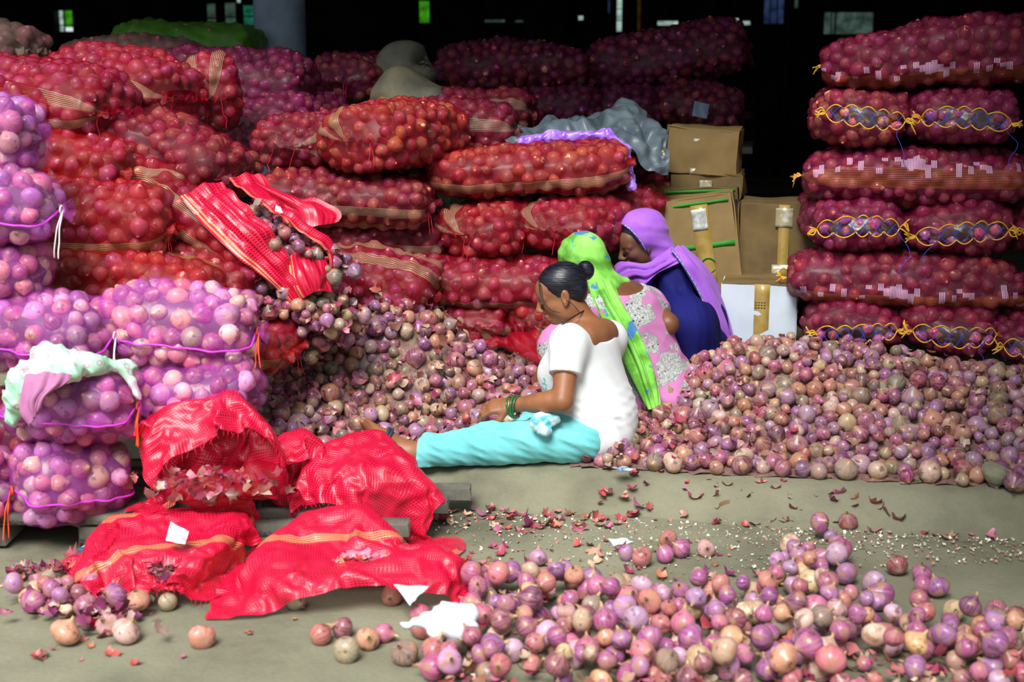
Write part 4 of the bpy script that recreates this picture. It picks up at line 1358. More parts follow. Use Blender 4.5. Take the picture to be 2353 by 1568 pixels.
# scraps of dry skin on the street and the slope
SK_RNG = np.random.default_rng(91)
FM = []
SKIN_HUES = ['crimson', 'rust red', 'pink', 'tan', 'dark magenta', 'straw', 'dark brown', 'rosy purple']
for k in range(12):
    v, q = flake_shape(SK_RNG, 5)
    FM.append(np_mesh('onion_skin', v, quads=q, col=np.tile(FLAKE_COL[k % len(FLAKE_COL)] * 1.15, (len(v), 1))))
    FM[-1].materials.append(M_FLAKE)
def slope_z(x, y):
    """height of the street, slope or raised floor at x, y"""
    t = (Vector((x, y, 0)) - A0).dot(BACK)
    return float(np.interp(t, [-.25, -.215, -.16, -.10, -.05, 0, .08], [0, .006, .037, .080, .108, PLAT, PLAT]))
def skin_patch(pp, n, label, group, smin=.010, smax=.030):
    poly = np.array(pp, dtype=float)
    lo, hi = poly.min(0), poly.max(0)
    k = 0
    while k < n:
        q = lo + (hi - lo) * SK_RNG.random(2)
        if not in_poly(q[None], poly)[0]: continue
        z = 0.0
        for _ in range(3):
            p = at_z(q[0], q[1], z); z = slope_z(p.x, p.y)
        s = SK_RNG.uniform(smin, smax)
        fi = int(SK_RNG.integers(len(FM)))
        o = bpy.data.objects.new('onion_skin', FM[fi]); COL.objects.link(o)
        third = (q[0] - lo[0]) / (hi[0] - lo[0])
        where = ', far left' if third < .25 else ', mid left' if third < .5 else ', mid right' if third < .75 else ', far right'
        o.matrix_world = Matrix.Translation((p.x, p.y, z + s * .12 + .002)) @ Euler((SK_RNG.normal(0, .3), SK_RNG.normal(0, .3), SK_RNG.uniform(0, 6.28))).to_matrix().to_4x4() @ Matrix.Diagonal((s, s, s, 1))
        tag(o, ('small ' if s < (smin + smax) / 2 else 'large ') + SKIN_HUES[fi % len(SKIN_HUES)] + label[len('scrap of dry'):] + where, 'onion skin', group)
        k += 1
skin_patch([(990, 1190), (1080, 1165), (1250, 1180), (1400, 1165), (1480, 1190), (1420, 1225), (1200, 1230), (1020, 1215)], 85, 'scrap of dry onion skin in the gutter beside the pallet ends', 'skins in the gutter line', .008, .026)
skin_patch([(1400, 1165), (1500, 1150), (1720, 1165), (1960, 1190), (2300, 1240), (2100, 1240), (1700, 1215), (1450, 1200)], 60, 'scrap of dry onion skin along the slope foot at right', 'skins along the slope foot', .008, .026)
skin_patch([(1020, 1090), (1500, 1100), (1900, 1125), (2200, 1150), (1900, 1165), (1300, 1130)], 22, 'scrap of dry onion skin on the concrete slope', 'skins on the slope', .007, .018)
skin_patch([(1030, 1260), (1500, 1240), (1750, 1260), (1750, 1330), (1400, 1340), (1040, 1330)], 60, 'scrap of dry onion skin on bare floor behind the spill', 'skins behind the front spill', .007, .022)
skin_patch([(20, 1320), (150, 1300), (230, 1330), (330, 1400), (200, 1400), (40, 1350)], 45, 'scrap of dry onion skin around the lower left spill', 'skins of the left spill', .010, .030)
skin_patch([(60, 1480), (700, 1400), (940, 1390), (900, 1440), (500, 1530), (100, 1540)], 16, 'scrap of dry onion skin on the bare floor at lower left', 'skins at lower left', .007, .018)
# crumbs nobody could count
def crumbs():
    rng = np.random.default_rng(95)
    P = []
    poly = np.array([(980, 1170), (1400, 1140), (2353, 1210), (2353, 1290), (1900, 1330), (1500, 1340), (1000, 1350), (960, 1230)], float)
    lo, hi = poly.min(0), poly.max(0)
    while len(P) < 1500:
        q = lo + (hi - lo) * rng.random(2)
        if not in_poly(q[None], poly)[0]: continue
        if rng.random() > math.exp(-((q[1] - (1185 + (q[0] - 1000) * .055)) / 55) ** 2) + .12: continue
        z = 0.0
        for _ in range(2):
            p = at_z(q[0], q[1], z); z = slope_z(p.x, p.y)
        P.append((p.x, p.y, z + .002))
    P = np.array(P)
    V, Q, C = flake_cloud(P, np.tile([0, 0, 1.0], (len(P), 1)), rng.uniform(.002, .007, len(P)), rng)
    C[:] = np.repeat(np.where(rng.random((len(P), 1)) < .55, [[.62, .60, .50]], [[.40, .16, .14]]) * rng.uniform(.6, 1.2, (len(P), 1)), 16, 0)
    o = link('onion_crumbs', np_mesh('onion_crumbs', V, quads=Q, col=C), M_FLAKE)
    tag(o, 'fine pale crumbs of skin and grit swept along the slope foot', 'crumbs', kind='stuff')
crumbs()
def spill_skins():
    rng = np.random.default_rng(97)
    P = []
    poly = np.array([(1000, 1590), (1060, 1380), (1300, 1345), (1600, 1400), (1830, 1345), (2000, 1425), (2353, 1490), (2353, 1590)], float)
    lo, hi = poly.min(0), poly.max(0)
    while len(P) < 420:
        q = lo + (hi - lo) * rng.random(2)
        if in_poly(q[None], poly)[0]:
            p = at_z(q[0], q[1], .03); P.append((p.x, p.y, rng.uniform(.004, .05)))
    V, Q, C = flake_cloud(np.array(P), np.tile([0, 0, 1.0], (len(P), 1)), rng.uniform(.009, .024, len(P)), rng)
    o = link('onion_skins', np_mesh('onion_skins', V, quads=Q, col=C * 1.15), M_FLAKE)
    tag(o, 'dry pink and brown skins strewn between the onions of the front spill', 'onion skin', kind='stuff')
spill_skins()
def left_litter():
    rng = np.random.default_rng(98)
    P = []
    for (a, b, sa, sb, n, z) in ((150, 1385, 70, 22, 90, .02), (250, 1400, 50, 18, 70, .03), (372, 1310, 22, 14, 40, .085), (110, 1310, 60, 14, 40, .01)):
        for k in range(n):
            p = at_z(a + rng.normal(0, sa), b + rng.normal(0, sb), z); P.append((p.x, p.y, z + rng.uniform(0, .02)))
    V, Q, C = flake_cloud(np.array(P), np.tile([0, -.2, 1.0], (len(P), 1)), rng.uniform(.009, .026, len(P)), rng)
    o = link('onion_skins', np_mesh('onion_skins', V, quads=Q, col=C * 1.25), M_FLAKE)
    tag(o, 'matted brown skins and rubbish of the lower left spill', 'onion skin', kind='stuff')
left_litter()
# ------------------------------------------------------------------ wooden pallets
def pallet(label, x0, x1, rows, top, seed, bearers):
    """boards run along x; rows = list of (y, x end shift); bearers = list of x"""
    rng = np.random.default_rng(seed)
    t = thing('pallet', label, 'pallet', ((x0 + x1) / 2, rows[0][0], 0), (0, 0, 0))
    cx, cy = (x0 + x1) / 2, rows[0][0]
    for (y, dx, w, th) in rows:
        L = x1 + dx - x0
        g = Geo().box((L, w, th), Matrix.Translation(((x0 + x1 + dx) / 2 - cx, y - cy, top - th / 2)) @ Matrix.Rotation(rng.normal(0, .006), 4, 'Z'), bevel=.004)
        link('board', g.mesh('board', False), M_WOOD, t)
    ys = [r[0] for r in rows]
    for x in bearers:
        g = Geo().box((.085, max(ys) - min(ys) + .08, top - .045), Matrix.Translation((x - cx, (max(ys) + min(ys)) / 2 - cy, (top - .045) / 2)), bevel=.004)
        link('bearer', g.mesh('bearer', False), M_WOOD, t)
    return t
pa = at_d(-120, 1200, 4.8).x; pb = at_d(560, 1200, 4.9).x
pallet('grey wooden pallet under the purple sacks at left', pa, pb, [(4.74 + k * .125, 0, .095, .035) for k in range(6)], .115, 1,
       [at_d(172, 1240, 4.75).x, at_d(-60, 1240, 4.75).x, at_d(480, 1240, 4.75).x])
def pend(px, py): return at_z(px, py, .10)
rows = []
ends = [(940, 1205), (990, 1180), (1030, 1152), (1082, 1122)]
x1 = pend(940, 1205).x
for k, (a, b) in enumerate(ends):
    p = pend(a, b)
    rows.append((p.y + .02, p.x - x1, .075, .05))
pallet('grey wooden pallet with stepped board ends, under the crumpled red sacks', at_d(590, 1180, 5.0).x, x1, rows, .105, 2,
       [at_d(640, 1200, 5.0).x, at_d(760, 1200, 5.0).x, at_d(900, 1200, 5.0).x])
# ------------------------------------------------------------------ cartons
M_CARD = plain('cardboard', (0.30, 0.20, 0.075), 0.75, noise=(6, (0.22, 0.145, 0.055), .35, .65), bump=0.15, bscale=90)
M_CARD_DK = plain('cardboard_worn', (0.19, 0.125, 0.045), 0.75, noise=(7, (0.12, 0.08, 0.03), .35, .65), bump=0.2, bscale=60)
M_CARD_WHITE = plain('cardboard_white', (0.62, 0.70, 0.78), 0.6, noise=(4, (0.54, 0.62, 0.70), .4, .6))
M_TAPE = plain('tape_brown', (0.38, 0.25, 0.06), 0.2, 0.6, noise=(20, (0.45, 0.32, 0.10), .4, .6))
M_TAPE_CLEAR = plain('tape_clear', (0.42, 0.38, 0.24), 0.15, 0.8, noise=(26, (0.75, 0.75, 0.68), .5, .66))
M_GREEN = plain('print_green', (0.02, 0.26, 0.02), 0.7)
M_INK = plain('print_ink', (0.05, 0.04, 0.03), 0.7)
M_LABELW = plain('label_white', (0.70, 0.74, 0.70), 0.6, noise=(40, (0.42, 0.45, 0.42), .45, .62))
def panel(w, h, th, dent=0.0, seed=0, n=9):
    """a board with a slightly dented face, in x-z, facing -y"""
    u = np.linspace(-.5, .5, n)
    X, Z = np.meshgrid(u * w, u * h, indexing='ij')
    D = wobble(np.stack([X, Z * 0, Z], -1).reshape(-1, 3), seed, 3.0, dent, 2).reshape(n, n)
    F = np.stack([X, -th / 2 + D, Z], -1); B = np.stack([X, th / 2 + D, Z], -1)
    g = Geo().grid(F).grid(B[::-1])
    for a, b in ((F[0], B[0]), (B[-1], F[-1]), (B[:, 0], F[:, 0]), (F[:, -1], B[:, -1])):
        g.grid(np.stack([a, b]))
    return g.mesh('panel')
FRONT = {}
def carton(label, px, py, d, w, dp, h, yaw, mats, pitch=0, roll=0, tape='v', dent=.004, seed=0, gap=.004, top_mat=None):
    """(px, py, d): middle of its front face. Walls and flaps are separate boards"""
    p = at_d(px, py, d)
    t = thing('carton', label, 'box')
    mw = Matrix.Translation(p) @ Matrix.Rotation(math.radians(yaw), 4, 'Z') @ Matrix.Rotation(math.radians(roll), 4, 'Y') @ Matrix.Rotation(math.radians(pitch), 4, 'X') @ Matrix.Translation((0, dp / 2, 0))
    t.matrix_world = mw
    th = .006
    def side(nm, m, loc, rz=0, rx=0, ww=w, hh=h):
        o = link(nm, panel(ww, hh, th, dent, seed * 9 + abs(int(loc[0] * 50)) + abs(int(loc[1] * 70))), m, t)
        o.matrix_local = Matrix.Translation(loc) @ Matrix.Rotation(rz, 4, 'Z') @ Matrix.Rotation(rx, 4, 'X')
        return o
    front = side('front_panel', mats, (0, -dp / 2, 0))
    side('back_panel', mats, (0, dp / 2, 0))
    side('side_panel', mats, (-w / 2, 0, 0), PI / 2, 0, dp)
    side('side_panel', mats, (w / 2, 0, 0), PI / 2, 0, dp)
    side('bottom_panel', mats, (0, 0, -h / 2), 0, PI / 2, w, dp)
    tm = top_mat or mats
    side('top_flap', tm, (0, -dp / 4 - gap / 2, h / 2 + .002), 0, PI / 2 - .02, w, dp / 2 - gap)
    side('top_flap', tm, (0, dp / 4 + gap / 2, h / 2 + .002), 0, PI / 2 + .02, w, dp / 2 - gap)
    FRONT[t.name] = front
    return t, front
def under(o, panel_):
    o.parent = panel_
    o.location = -panel_.location
    return o
def strip(t, nm, x0, x1, z0, z1, y, mat, wav=.0015):
    n = 8
    if (x1 - x0) > (z1 - z0):
        u = np.linspace(x0, x1, n)
        G = np.array([[(x, y + wav * math.sin(x * 60), z) for x in u] for z in (z0, z1)])
    else:
        u = np.linspace(z0, z1, n)
        G = np.array([[(x, y + wav * math.sin(z * 60), z) for z in u] for x in (x0, x1)])
    g = Geo().grid(G)
    o = link(nm, g.mesh(nm), mat, t)
    m = o.modifiers.new('thickness', 'SOLIDIFY'); m.thickness = .0012
    return under(o, FRONT[t.name])
# upper carton
t, f = carton('sagging brown carton on top of the carton pile, pale label on its front', 1613, 348, 7.0, .345, .30, .22, -12, M_CARD, roll=4, dent=.010, seed=4)
strip(t, 'label', -.045, .03, -.005, .06, -.158, M_LABELW); strip(t, 'tape', -.05, .05, -.115, -.085, -.158, M_TAPE_CLEAR)
t, f = carton('worn brown carton squashed under the sagging one', 1622, 428, 7.02, .345, .30, .11, -12, M_CARD_DK, dent=.012, seed=5)
strip(t, 'tape', -.03, .03, -.03, .03, -.165, M_TAPE_CLEAR)
# tilted green-lined carton
t, f = carton('tall tilted carton with green printed lines and brown tape, behind the purple shawl', 1597, 572, 6.75, .40, .30, .47, -12, M_CARD, roll=-9, dent=.004, seed=6)
strip(t, 'printed_line', -.190, .185, .205, .218, -.156, M_GREEN); strip(t, 'printed_line', -.190, .190, -.005, .020, -.156, M_GREEN)
strip(t, 'tape', .005, .085, -.18, .205, -.158, M_TAPE); strip(t, 'label', .005, .075, .085, .185, -.160, M_LABELW)
ring = [(.055 + .035 * math.cos(a), -.162, -.085 + .035 * math.sin(a)) for a in np.linspace(.4, 5.6, 22)]
under(link('printed_ring', Geo().tube(ring, .003, 5).mesh('printed_ring'), M_GREEN, t), f)
t2, f = carton('flattened carton with green edge lying on the tilted one', 1600, 448, 6.95, .40, .34, .055, -12, M_CARD_DK, roll=-3, dent=.006, seed=7)
strip(t2, 'printed_line', -.19, .19, .012, .024, -.176, M_GREEN)
# dark brown carton
t, f = carton('dark brown taped carton between the tilted one and the right-hand stack', 1790, 560, 6.75, .37, .34, .37, -12, M_CARD_DK, dent=.006, seed=8)
strip(t, 'tape', -.03, .05, -.16, -.10, -.182, M_TAPE_CLEAR); strip(t, 'tape', -.02, .06, .08, .17, -.182, M_TAPE_CLEAR); strip(t, 'tape', -.005, .045, -.185, .185, -.179, M_TAPE)
# white carton
t, f = carton('white carton with brown tape down the front, behind the onion heap', 1742, 735, 6.5, .335, .36, .32, -12, M_CARD_WHITE, top_mat=M_CARD_DK, dent=.003, seed=9)
strip(t, 'tape', -.020, .048, -.16, .165, -.185, M_TAPE)
def handling_marks(t):
    """the printed handling symbols: square frames with cupped hands, hands and a house arrow"""
    y = -.1845
    for k, x in enumerate((.055, .095, .135)):
        z = -.085; a = .017
        for (x0, x1, z0, z1) in ((x - a, x + a, z + a, z + a + .002), (x - a, x + a, z - a - .002, z - a), (x - a - .002, x - a, z - a, z + a), (x + a, x + a + .002, z - a, z + a)):
            strip(t, 'printed_frame', x0, x1, z0, z1, y, M_INK, 0)
        if k < 2:
            ringp = [(x + .010 * math.cos(q), y, z - .002 + .010 * math.sin(q)) for q in np.linspace(PI * 1.02, PI * 1.98, 10)]
            link('printed_symbol', Geo().tube(ringp, .0022, 4).mesh('symbol'), M_INK, t)
            link('printed_symbol', Geo().tube([(x + .005 * math.cos(q), y, z + .006 + .005 * math.sin(q)) for q in np.linspace(0, 2 * PI, 9)[:-1]], .002, 4, closed=True).mesh('symbol'), M_INK, t)
        else:
            link('printed_symbol', Geo().tube([(x - .012, y, z + .002), (x, y, z + .013), (x + .012, y, z + .002)], .0015, 4).mesh('symbol'), M_INK, t)
            link('printed_symbol', Geo().tube([(x - .007, y, z), (x - .007, y, z - .012), (x + .007, y, z - .012), (x + .007, y, z)], .0012, 4).mesh('symbol'), M_INK, t)
    for r in range(3):
        for k in range(4):
            strip(t, 'printed_text', -.016 + k * .013, -.008 + k * .013, .078 - r * .012, .083 - r * .012, -.188, M_INK, 0)
handling_marks(t)
# ------------------------------------------------------------------ sculpting: smooth distance fields -> one continuous surface
class Clay:
    def __init__(self, lo, hi, h):
        self.lo = np.array(lo, float); self.h = h
        self.n = np.ceil((np.array(hi, float) - self.lo) / h).astype(int) + 1
        self.D = np.full(self.n, .15, dtype=np.float32)
    def like(self):
        o = Clay.__new__(Clay)
        o.lo, o.h, o.n = self.lo.copy(), self.h, self.n.copy()
        o.D = np.full(o.n, .15, dtype=np.float32)
        return o
    def _win(self, a, b, pad):
        i0 = np.clip(np.floor((np.minimum(a, b) - pad - self.lo) / self.h).astype(int), 0, self.n)
        i1 = np.clip(np.ceil((np.maximum(a, b) + pad - self.lo) / self.h).astype(int) + 1, 0, self.n)
        if (i1 <= i0).any(): return None
        ax = [self.lo[k] + np.arange(i0[k], i1[k], dtype=np.float32) * self.h for k in range(3)]
        return tuple(slice(i0[k], i1[k]) for k in range(3)), ax[0][:, None, None], ax[1][None, :, None], ax[2][None, None, :]
    def _put(self, sl, d, k, op):
        A = self.D[sl]
        if op == 'add':
            if k > 0:
                h = np.maximum(k - np.abs(A - d), 0) / k
                self.D[sl] = np.minimum(A, d) - h * h * k * .25
            else: self.D[sl] = np.minimum(A, d)
        elif op == 'sub':
            d = -d
            if k > 0:
                h = np.maximum(k - np.abs(A - d), 0) / k
                self.D[sl] = np.maximum(A, d) + h * h * k * .25
            else: self.D[sl] = np.maximum(A, d)
    def ell(self, c, r, axes=None, k=.02, op='add'):
        """ellipsoid; axes: 3 unit vectors (rows)"""
        c = np.array(tuple(c), float); r = np.array(r if np.ndim(r) else (r, r, r), float)
        w = self._win(c - r.max(), c + r.max(), k + .04 + 2 * self.h)
        if w is None: return self
        sl, X, Y, Z = w
        if axes is None: axes = np.eye(3)
        axes = np.array([tuple(a) for a in axes])
        x, y, z = X - c[0], Y - c[1], Z - c[2]
        q = [axes[i][0] * x + axes[i][1] * y + axes[i][2] * z for i in range(3)]
        k0 = np.sqrt(sum((q[i] / r[i]) ** 2 for i in range(3))) + 1e-6
        k1 = np.sqrt(sum((q[i] / r[i] ** 2) ** 2 for i in range(3))) + 1e-6
        self._put(sl, k0 * (k0 - 1) / k1, k, op)
        return self
    def cone(self, a, b, ra, rb, k=.02, op='add', flat=None):
        """tapered limb from a to b"""
        a = np.array(tuple(a), float); b = np.array(tuple(b), float)
        w = self._win(a, b, max(ra, rb) + k + .03 + 2 * self.h)
        if w is None: return self
        sl, X, Y, Z = w
        ba = b - a; L2 = ba @ ba + 1e-9
        x, y, z = X - a[0], Y - a[1], Z - a[2]
        t = np.clip((x * ba[0] + y * ba[1] + z * ba[2]) / L2, 0, 1)
        d = np.sqrt((x - t * ba[0]) ** 2 + (y - t * ba[1]) ** 2 + (z - t * ba[2]) ** 2) - (ra + (rb - ra) * t)
        self._put(sl, d, k, op)
        return self
    def chain(self, pts, rs, k=.02, op='add'):
        for i in range(len(pts) - 1): self.cone(pts[i], pts[i + 1], rs[i], rs[i + 1], k, op)
        return self
    def half(self, p, n):
        """cut away everything on the +n side of the plane through p"""
        p = np.array(tuple(p)); n = np.array(tuple(n), float); n /= np.linalg.norm(n)
        ax = [self.lo[k] + np.arange(self.n[k], dtype=np.float32) * self.h for k in range(3)]
        d = (ax[0][:, None, None] - p[0]) * n[0] + (ax[1][None, :, None] - p[1]) * n[1] + (ax[2][None, None, :] - p[2]) * n[2]
        self.D = np.maximum(self.D, d.astype(np.float32))
        return self
    def warp(self, f):
        """f(X, Y, Z) -> distance offset (folds)"""
        ax = [self.lo[k] + np.arange(self.n[k], dtype=np.float32) * self.h for k in range(3)]
        m = np.abs(self.D) < .05
        i = np.nonzero(m)
        self.D[i] += f(ax[0][i[0]], ax[1][i[1]], ax[2][i[2]]).astype(np.float32)
        return self
    def mesh(self, name, smooth=1):
        V, Q = surface_nets(self.D, self.lo, self.h)
        for _ in range(smooth):
            S = np.zeros_like(V); c = np.zeros(len(V))
            for a, b in ((0, 1), (1, 2), (2, 3), (3, 0)):
                np.add.at(S, Q[:, a], V[Q[:, b]]); np.add.at(S, Q[:, b], V[Q[:, a]])
                np.add.at(c, Q[:, a], 1); np.add.at(c, Q[:, b], 1)
            V = V * .45 + .55 * S / np.maximum(c, 1)[:, None]
        return np_mesh(name, V, quads=Q)

def surface_nets(D, lo, h):
    s = D < 0
    n = np.array(D.shape)
    a = s[:-1, :-1, :-1]
    cnt = np.zeros(n - 1, dtype=np.int8)
    for i in (0, 1):
        for j in (0, 1):
            for k in (0, 1):
                cnt += s[i:n[0] - 1 + i, j:n[1] - 1 + j, k:n[2] - 1 + k]
    act = (cnt > 0) & (cnt < 8)
    I = np.argwhere(act)
    idx = np.full(n - 1, -1, dtype=np.int64)
    idx[act] = np.arange(len(I))
    P = np.zeros((len(I), 3)); C = np.zeros(len(I))
    cor = [(i, j, k) for i in (0, 1) for j in (0, 1) for k in (0, 1)]
    for p in cor:
        for ax in range(3):
            if p[ax]: continue
            q = list(p); q[ax] = 1
            d0 = D[I[:, 0] + p[0], I[:, 1] + p[1], I[:, 2] + p[2]]; d1 = D[I[:, 0] + q[0], I[:, 1] + q[1], I[:, 2] + q[2]]
            m = (d0 < 0) != (d1 < 0)
            t = d0[m] / (d0[m] - d1[m])
            e = np.tile(np.array(p, float), (m.sum(), 1)); e[:, ax] += t
            P[m] += e; C[m] += 1
    V = lo + (I + P / C[:, None]) * h
    Q = []
    for ax in range(3):
        o1, o2 = (ax + 1) % 3, (ax + 2) % 3
        sa = [slice(None)] * 3; sb = [slice(None)] * 3
        sa[ax] = slice(0, -1); sb[ax] = slice(1, None)
        A, B = s[tuple(sa)], s[tuple(sb)]
        ch = A != B
        E = np.argwhere(ch)
        ok = (E[:, o1] > 0) & (E[:, o2] > 0) & (E[:, o1] < n[o1] - 1) & (E[:, o2] < n[o2] - 1)
        E = E[ok]
        flip = ~A[E[:, 0], E[:, 1], E[:, 2]]
        q = []
        for (u, v) in ((-1, -1), (0, -1), (0, 0), (-1, 0)):
            c = E.copy(); c[:, o1] += u; c[:, o2] += v
            q.append(idx[c[:, 0], c[:, 1], c[:, 2]])
        q = np.stack(q, -1)
        q[flip] = q[flip][:, ::-1]
        Q.append(q)
    return V, np.vstack(Q)

def V3(*a): return np.array(a, float)
def unit(v): v = np.array(tuple(v), float); return v / np.linalg.norm(v)
def J(px, py, d): return np.array(tuple(at_d(px, py, d)))

def head_clay(c, o, fwd, up, scale=1.0, k=.016, ears=True):
    """sculpt a head: o = middle of the head, fwd = where the face looks, up = crown"""
    f = unit(fwd); u = unit(np.array(up) - f * (np.array(up) @ f)); l = np.cross(u, f)
    A = (f, l, u)
    S = scale
    P = lambda a, b, e: o + (f * a + l * b + u * e) * S
    c.ell(P(-.014, 0, .034), (.094 * S, .074 * S, .080 * S), A, k)
    c.ell(P(.030, 0, -.036), (.058 * S, .056 * S, .076 * S), A, .03)
    c.ell(P(.055, 0, .030), (.040 * S, .055 * S, .042 * S), A, .03)
    c.ell(P(.066, 0, -.094), (.021 * S, .024 * S, .019 * S), A, .022)
    for s in (-1, 1):
        c.ell(P(.010, s * .044, -.062), (.034 * S, .016 * S, .030 * S), A, .03)
        c.ell(P(.058, s * .036, -.028), (.026 * S, .022 * S, .024 * S), A, .02)
        c.cone(P(.084, s * .012, .012), P(.074, s * .048, .010), .009 * S, .009 * S, .014)
        c.ell(P(.099, s * .031, -.006), (.012 * S, .015 * S, .011 * S), A, .010, 'sub')
        c.ell(P(.078, s * .031, -.006), (.0145 * S, .016 * S, .0125 * S), A, .004)
        c.ell(P(.101, s * .0125, -.040), (.010 * S, .008 * S, .008 * S), A, .008)
        if ears:
            c.ell(P(-.006, s * .077, -.012), (.018 * S, .0075 * S, .031 * S), (unit(f + u * .25 - l * s * .25), unit(l * s), unit(u - f * .25)), .006)
            c.ell(P(.001, s * .083, -.010), (.009 * S, .006 * S, .017 * S), A, .004, 'sub')
            c.ell(P(.004, s * .075, -.040), (.009 * S, .006 * S, .010 * S), A, .006)
    c.cone(P(.090, 0, .006), P(.113, 0, -.033), .0075 * S, .0115 * S, .012)
    c.cone(P(.090, -.016, -.0655), P(.090, .016, -.0655), .0075 * S, .0075 * S, .006)
    c.cone(P(.096, -.006, -.0645), P(.096, .006, -.0645), .0060 * S, .0060 * S, .006)
    c.cone(P(.088, -.014, -.0775), P(.088, .014, -.0775), .0080 * S, .0080 * S, .006)
    c.cone(P(.101, -.024, -.0712), P(.101, .024, -.0712), .0022 * S, .0022 * S, .003, 'sub')
    return P

def hand_clay(c, wrist, d, n, side, curl=(.5, .6, .5), spread=.06, scale=1.0, thumb=.6, k=.010):
    """wrist point, d = towards the fingers, n = out of the palm, side = +1: thumb on the +lateral side"""
    d = unit(d); n = unit(np.array(n) - d * (np.array(n) @ d)); lat = np.cross(n, d) * side
    S = scale
    c.cone(wrist - d * .02, wrist + d * .02, .025 * S, .024 * S, .02)
    c.ell(wrist + d * .048 * S, (.050 * S, .038 * S, .015 * S), (d, lat, n), .018)
    L = ([.040, .025, .020], [.044, .028, .021], [.041, .026, .020], [.032, .020, .018])
    for i in range(4):
        off = (1.5 - i) * .0185 * S
        p = wrist + d * (.082 - .004 * abs(i - 1)) * S + lat * off
        a = 0.0
        dirv = unit(d + lat * (1.5 - i) * spread)
        ax = lat
        r = (.0098, .0098, .0094, .0084)[i] * S
        q = p - dirv * .03 * S
        c.cone(q, p, r * 1.1, r * 1.02, .012)
        for sgm in range(3):
            a += curl[sgm] * (1 + .08 * i)
            dv = dirv * math.cos(a) + n * math.sin(a)
            e = p + dv * L[i][sgm] * S
            c.cone(p, e, r, r * .90, .004)
            p = e; r *= .90
    p = wrist + d * .022 * S + lat * .026 * S
    dv = unit(d * .62 + lat * .62 + n * thumb)
    e = p + dv * .040 * S
    c.cone(p, e, .0145 * S, .0112 * S, .014)
    dv = unit(d * .85 + lat * .20 + n * thumb)
    e2 = e + dv * .030 * S
    c.cone(e, e2, .0112 * S, .0098 * S, .004)
    c.cone(e2, e2 + unit(d + n * thumb * .6) * .020 * S, .0098 * S, .0078 * S, .004)

def sheet(rows, nu, nv, folds=(), thick=.004, uvscale=1.0, crumple=0.0, seed=1):
    """cloth surface through rows of points (each row a line across the cloth), with folds = [(count, amp, phase)] across it"""
    R = np.array([catmull(r, nv) for r in rows])           # rows x nv
    G = np.stack([catmull(R[:, j], nu) for j in range(nv)], 1)
    du = np.gradient(G, axis=0); dv = np.gradient(G, axis=1)
    n = np.cross(du, dv); n /= np.linalg.norm(n, axis=2)[..., None] + 1e-9
    t = np.linspace(0, 1, nv)[None, :]; s = np.linspace(0, 1, nu)[:, None]
    for (cnt, amp, ph) in folds:
        G = G + n * (amp * np.sin(t * cnt * 2 * PI + ph + 1.2 * np.sin(s * 4 + ph)) * (.45 + .55 * np.sin(s * PI * .9 + .2)))[..., None]
    if crumple:
        w = np.abs(wobble(G.reshape(-1, 3), seed, 3.2, crumple, 3)) - np.abs(wobble(G.reshape(-1, 3), seed + 3, 5.0, crumple * .6, 2))
        G = G + n * w.reshape(nu, nv)[..., None]
    du = np.gradient(G, axis=0); dv = np.gradient(G, axis=1)
    n = np.cross(du, dv); n /= np.linalg.norm(n, axis=2)[..., None] + 1e-9
    A, B = G + n * thick / 2, G - n * thick / 2
    uv = np.stack([np.repeat(s, nv, 1), np.repeat(t, nu, 0)], -1) * np.array(uvscale)
    g = Geo().grid(A, uv).grid(B[::-1], uv[::-1])
    for a, b in ((A[0], B[0]), (B[-1], A[-1]), (B[:, 0], A[:, 0]), (A[:, -1], B[:, -1])):
        g.grid(np.stack([b, a]))
    return g, G
def skin_material(name, color, dark):
    m, nt, p, nodes, links = new_mat(name)
    tc = nodes.new('ShaderNodeTexCoord')
    t = N(nodes, 'ShaderNodeTexNoise'); t.inputs['Scale'].default_value = 14.0; t.inputs['Detail'].default_value = 5
    links.new(tc.outputs['Object'], t.inputs['Vector'])
    r = ramp(nodes, [(0.35, dark), (0.65, color)]); links.new(t.outputs['Fac'], r.inputs[0]); links.new(r.outputs[0], p.inputs['Base Color'])
    p.inputs['Roughness'].default_value = 0.48
    p.inputs['Subsurface Weight'].default_value = 0.08
    p.inputs['Subsurface Radius'].default_value = (0.010, 0.004, 0.002)
    w = N(nodes, 'ShaderNodeTexNoise'); w.inputs['Scale'].default_value = 180.0; w.inputs['Detail'].default_value = 3
    links.new(tc.outputs['Object'], w.inputs['Vector'])
    b = nodes.new('ShaderNodeBump'); b.inputs['Strength'].default_value = 0.18; b.inputs['Distance'].default_value = 0.002
    links.new(w.outputs['Fac'], b.inputs['Height']); links.new(b.outputs[0], p.inputs['Normal'])
    return m
M_SKIN1 = skin_material('skin_warm_brown', (0.34, 0.140, 0.062), (0.27, 0.105, 0.045))
M_SKIN2 = skin_material('skin_deep_brown', (0.20, 0.080, 0.035), (0.15, 0.058, 0.025))
M_SKIN3 = skin_material('skin_dark_brown', (0.17, 0.075, 0.042), (0.12, 0.050, 0.028))
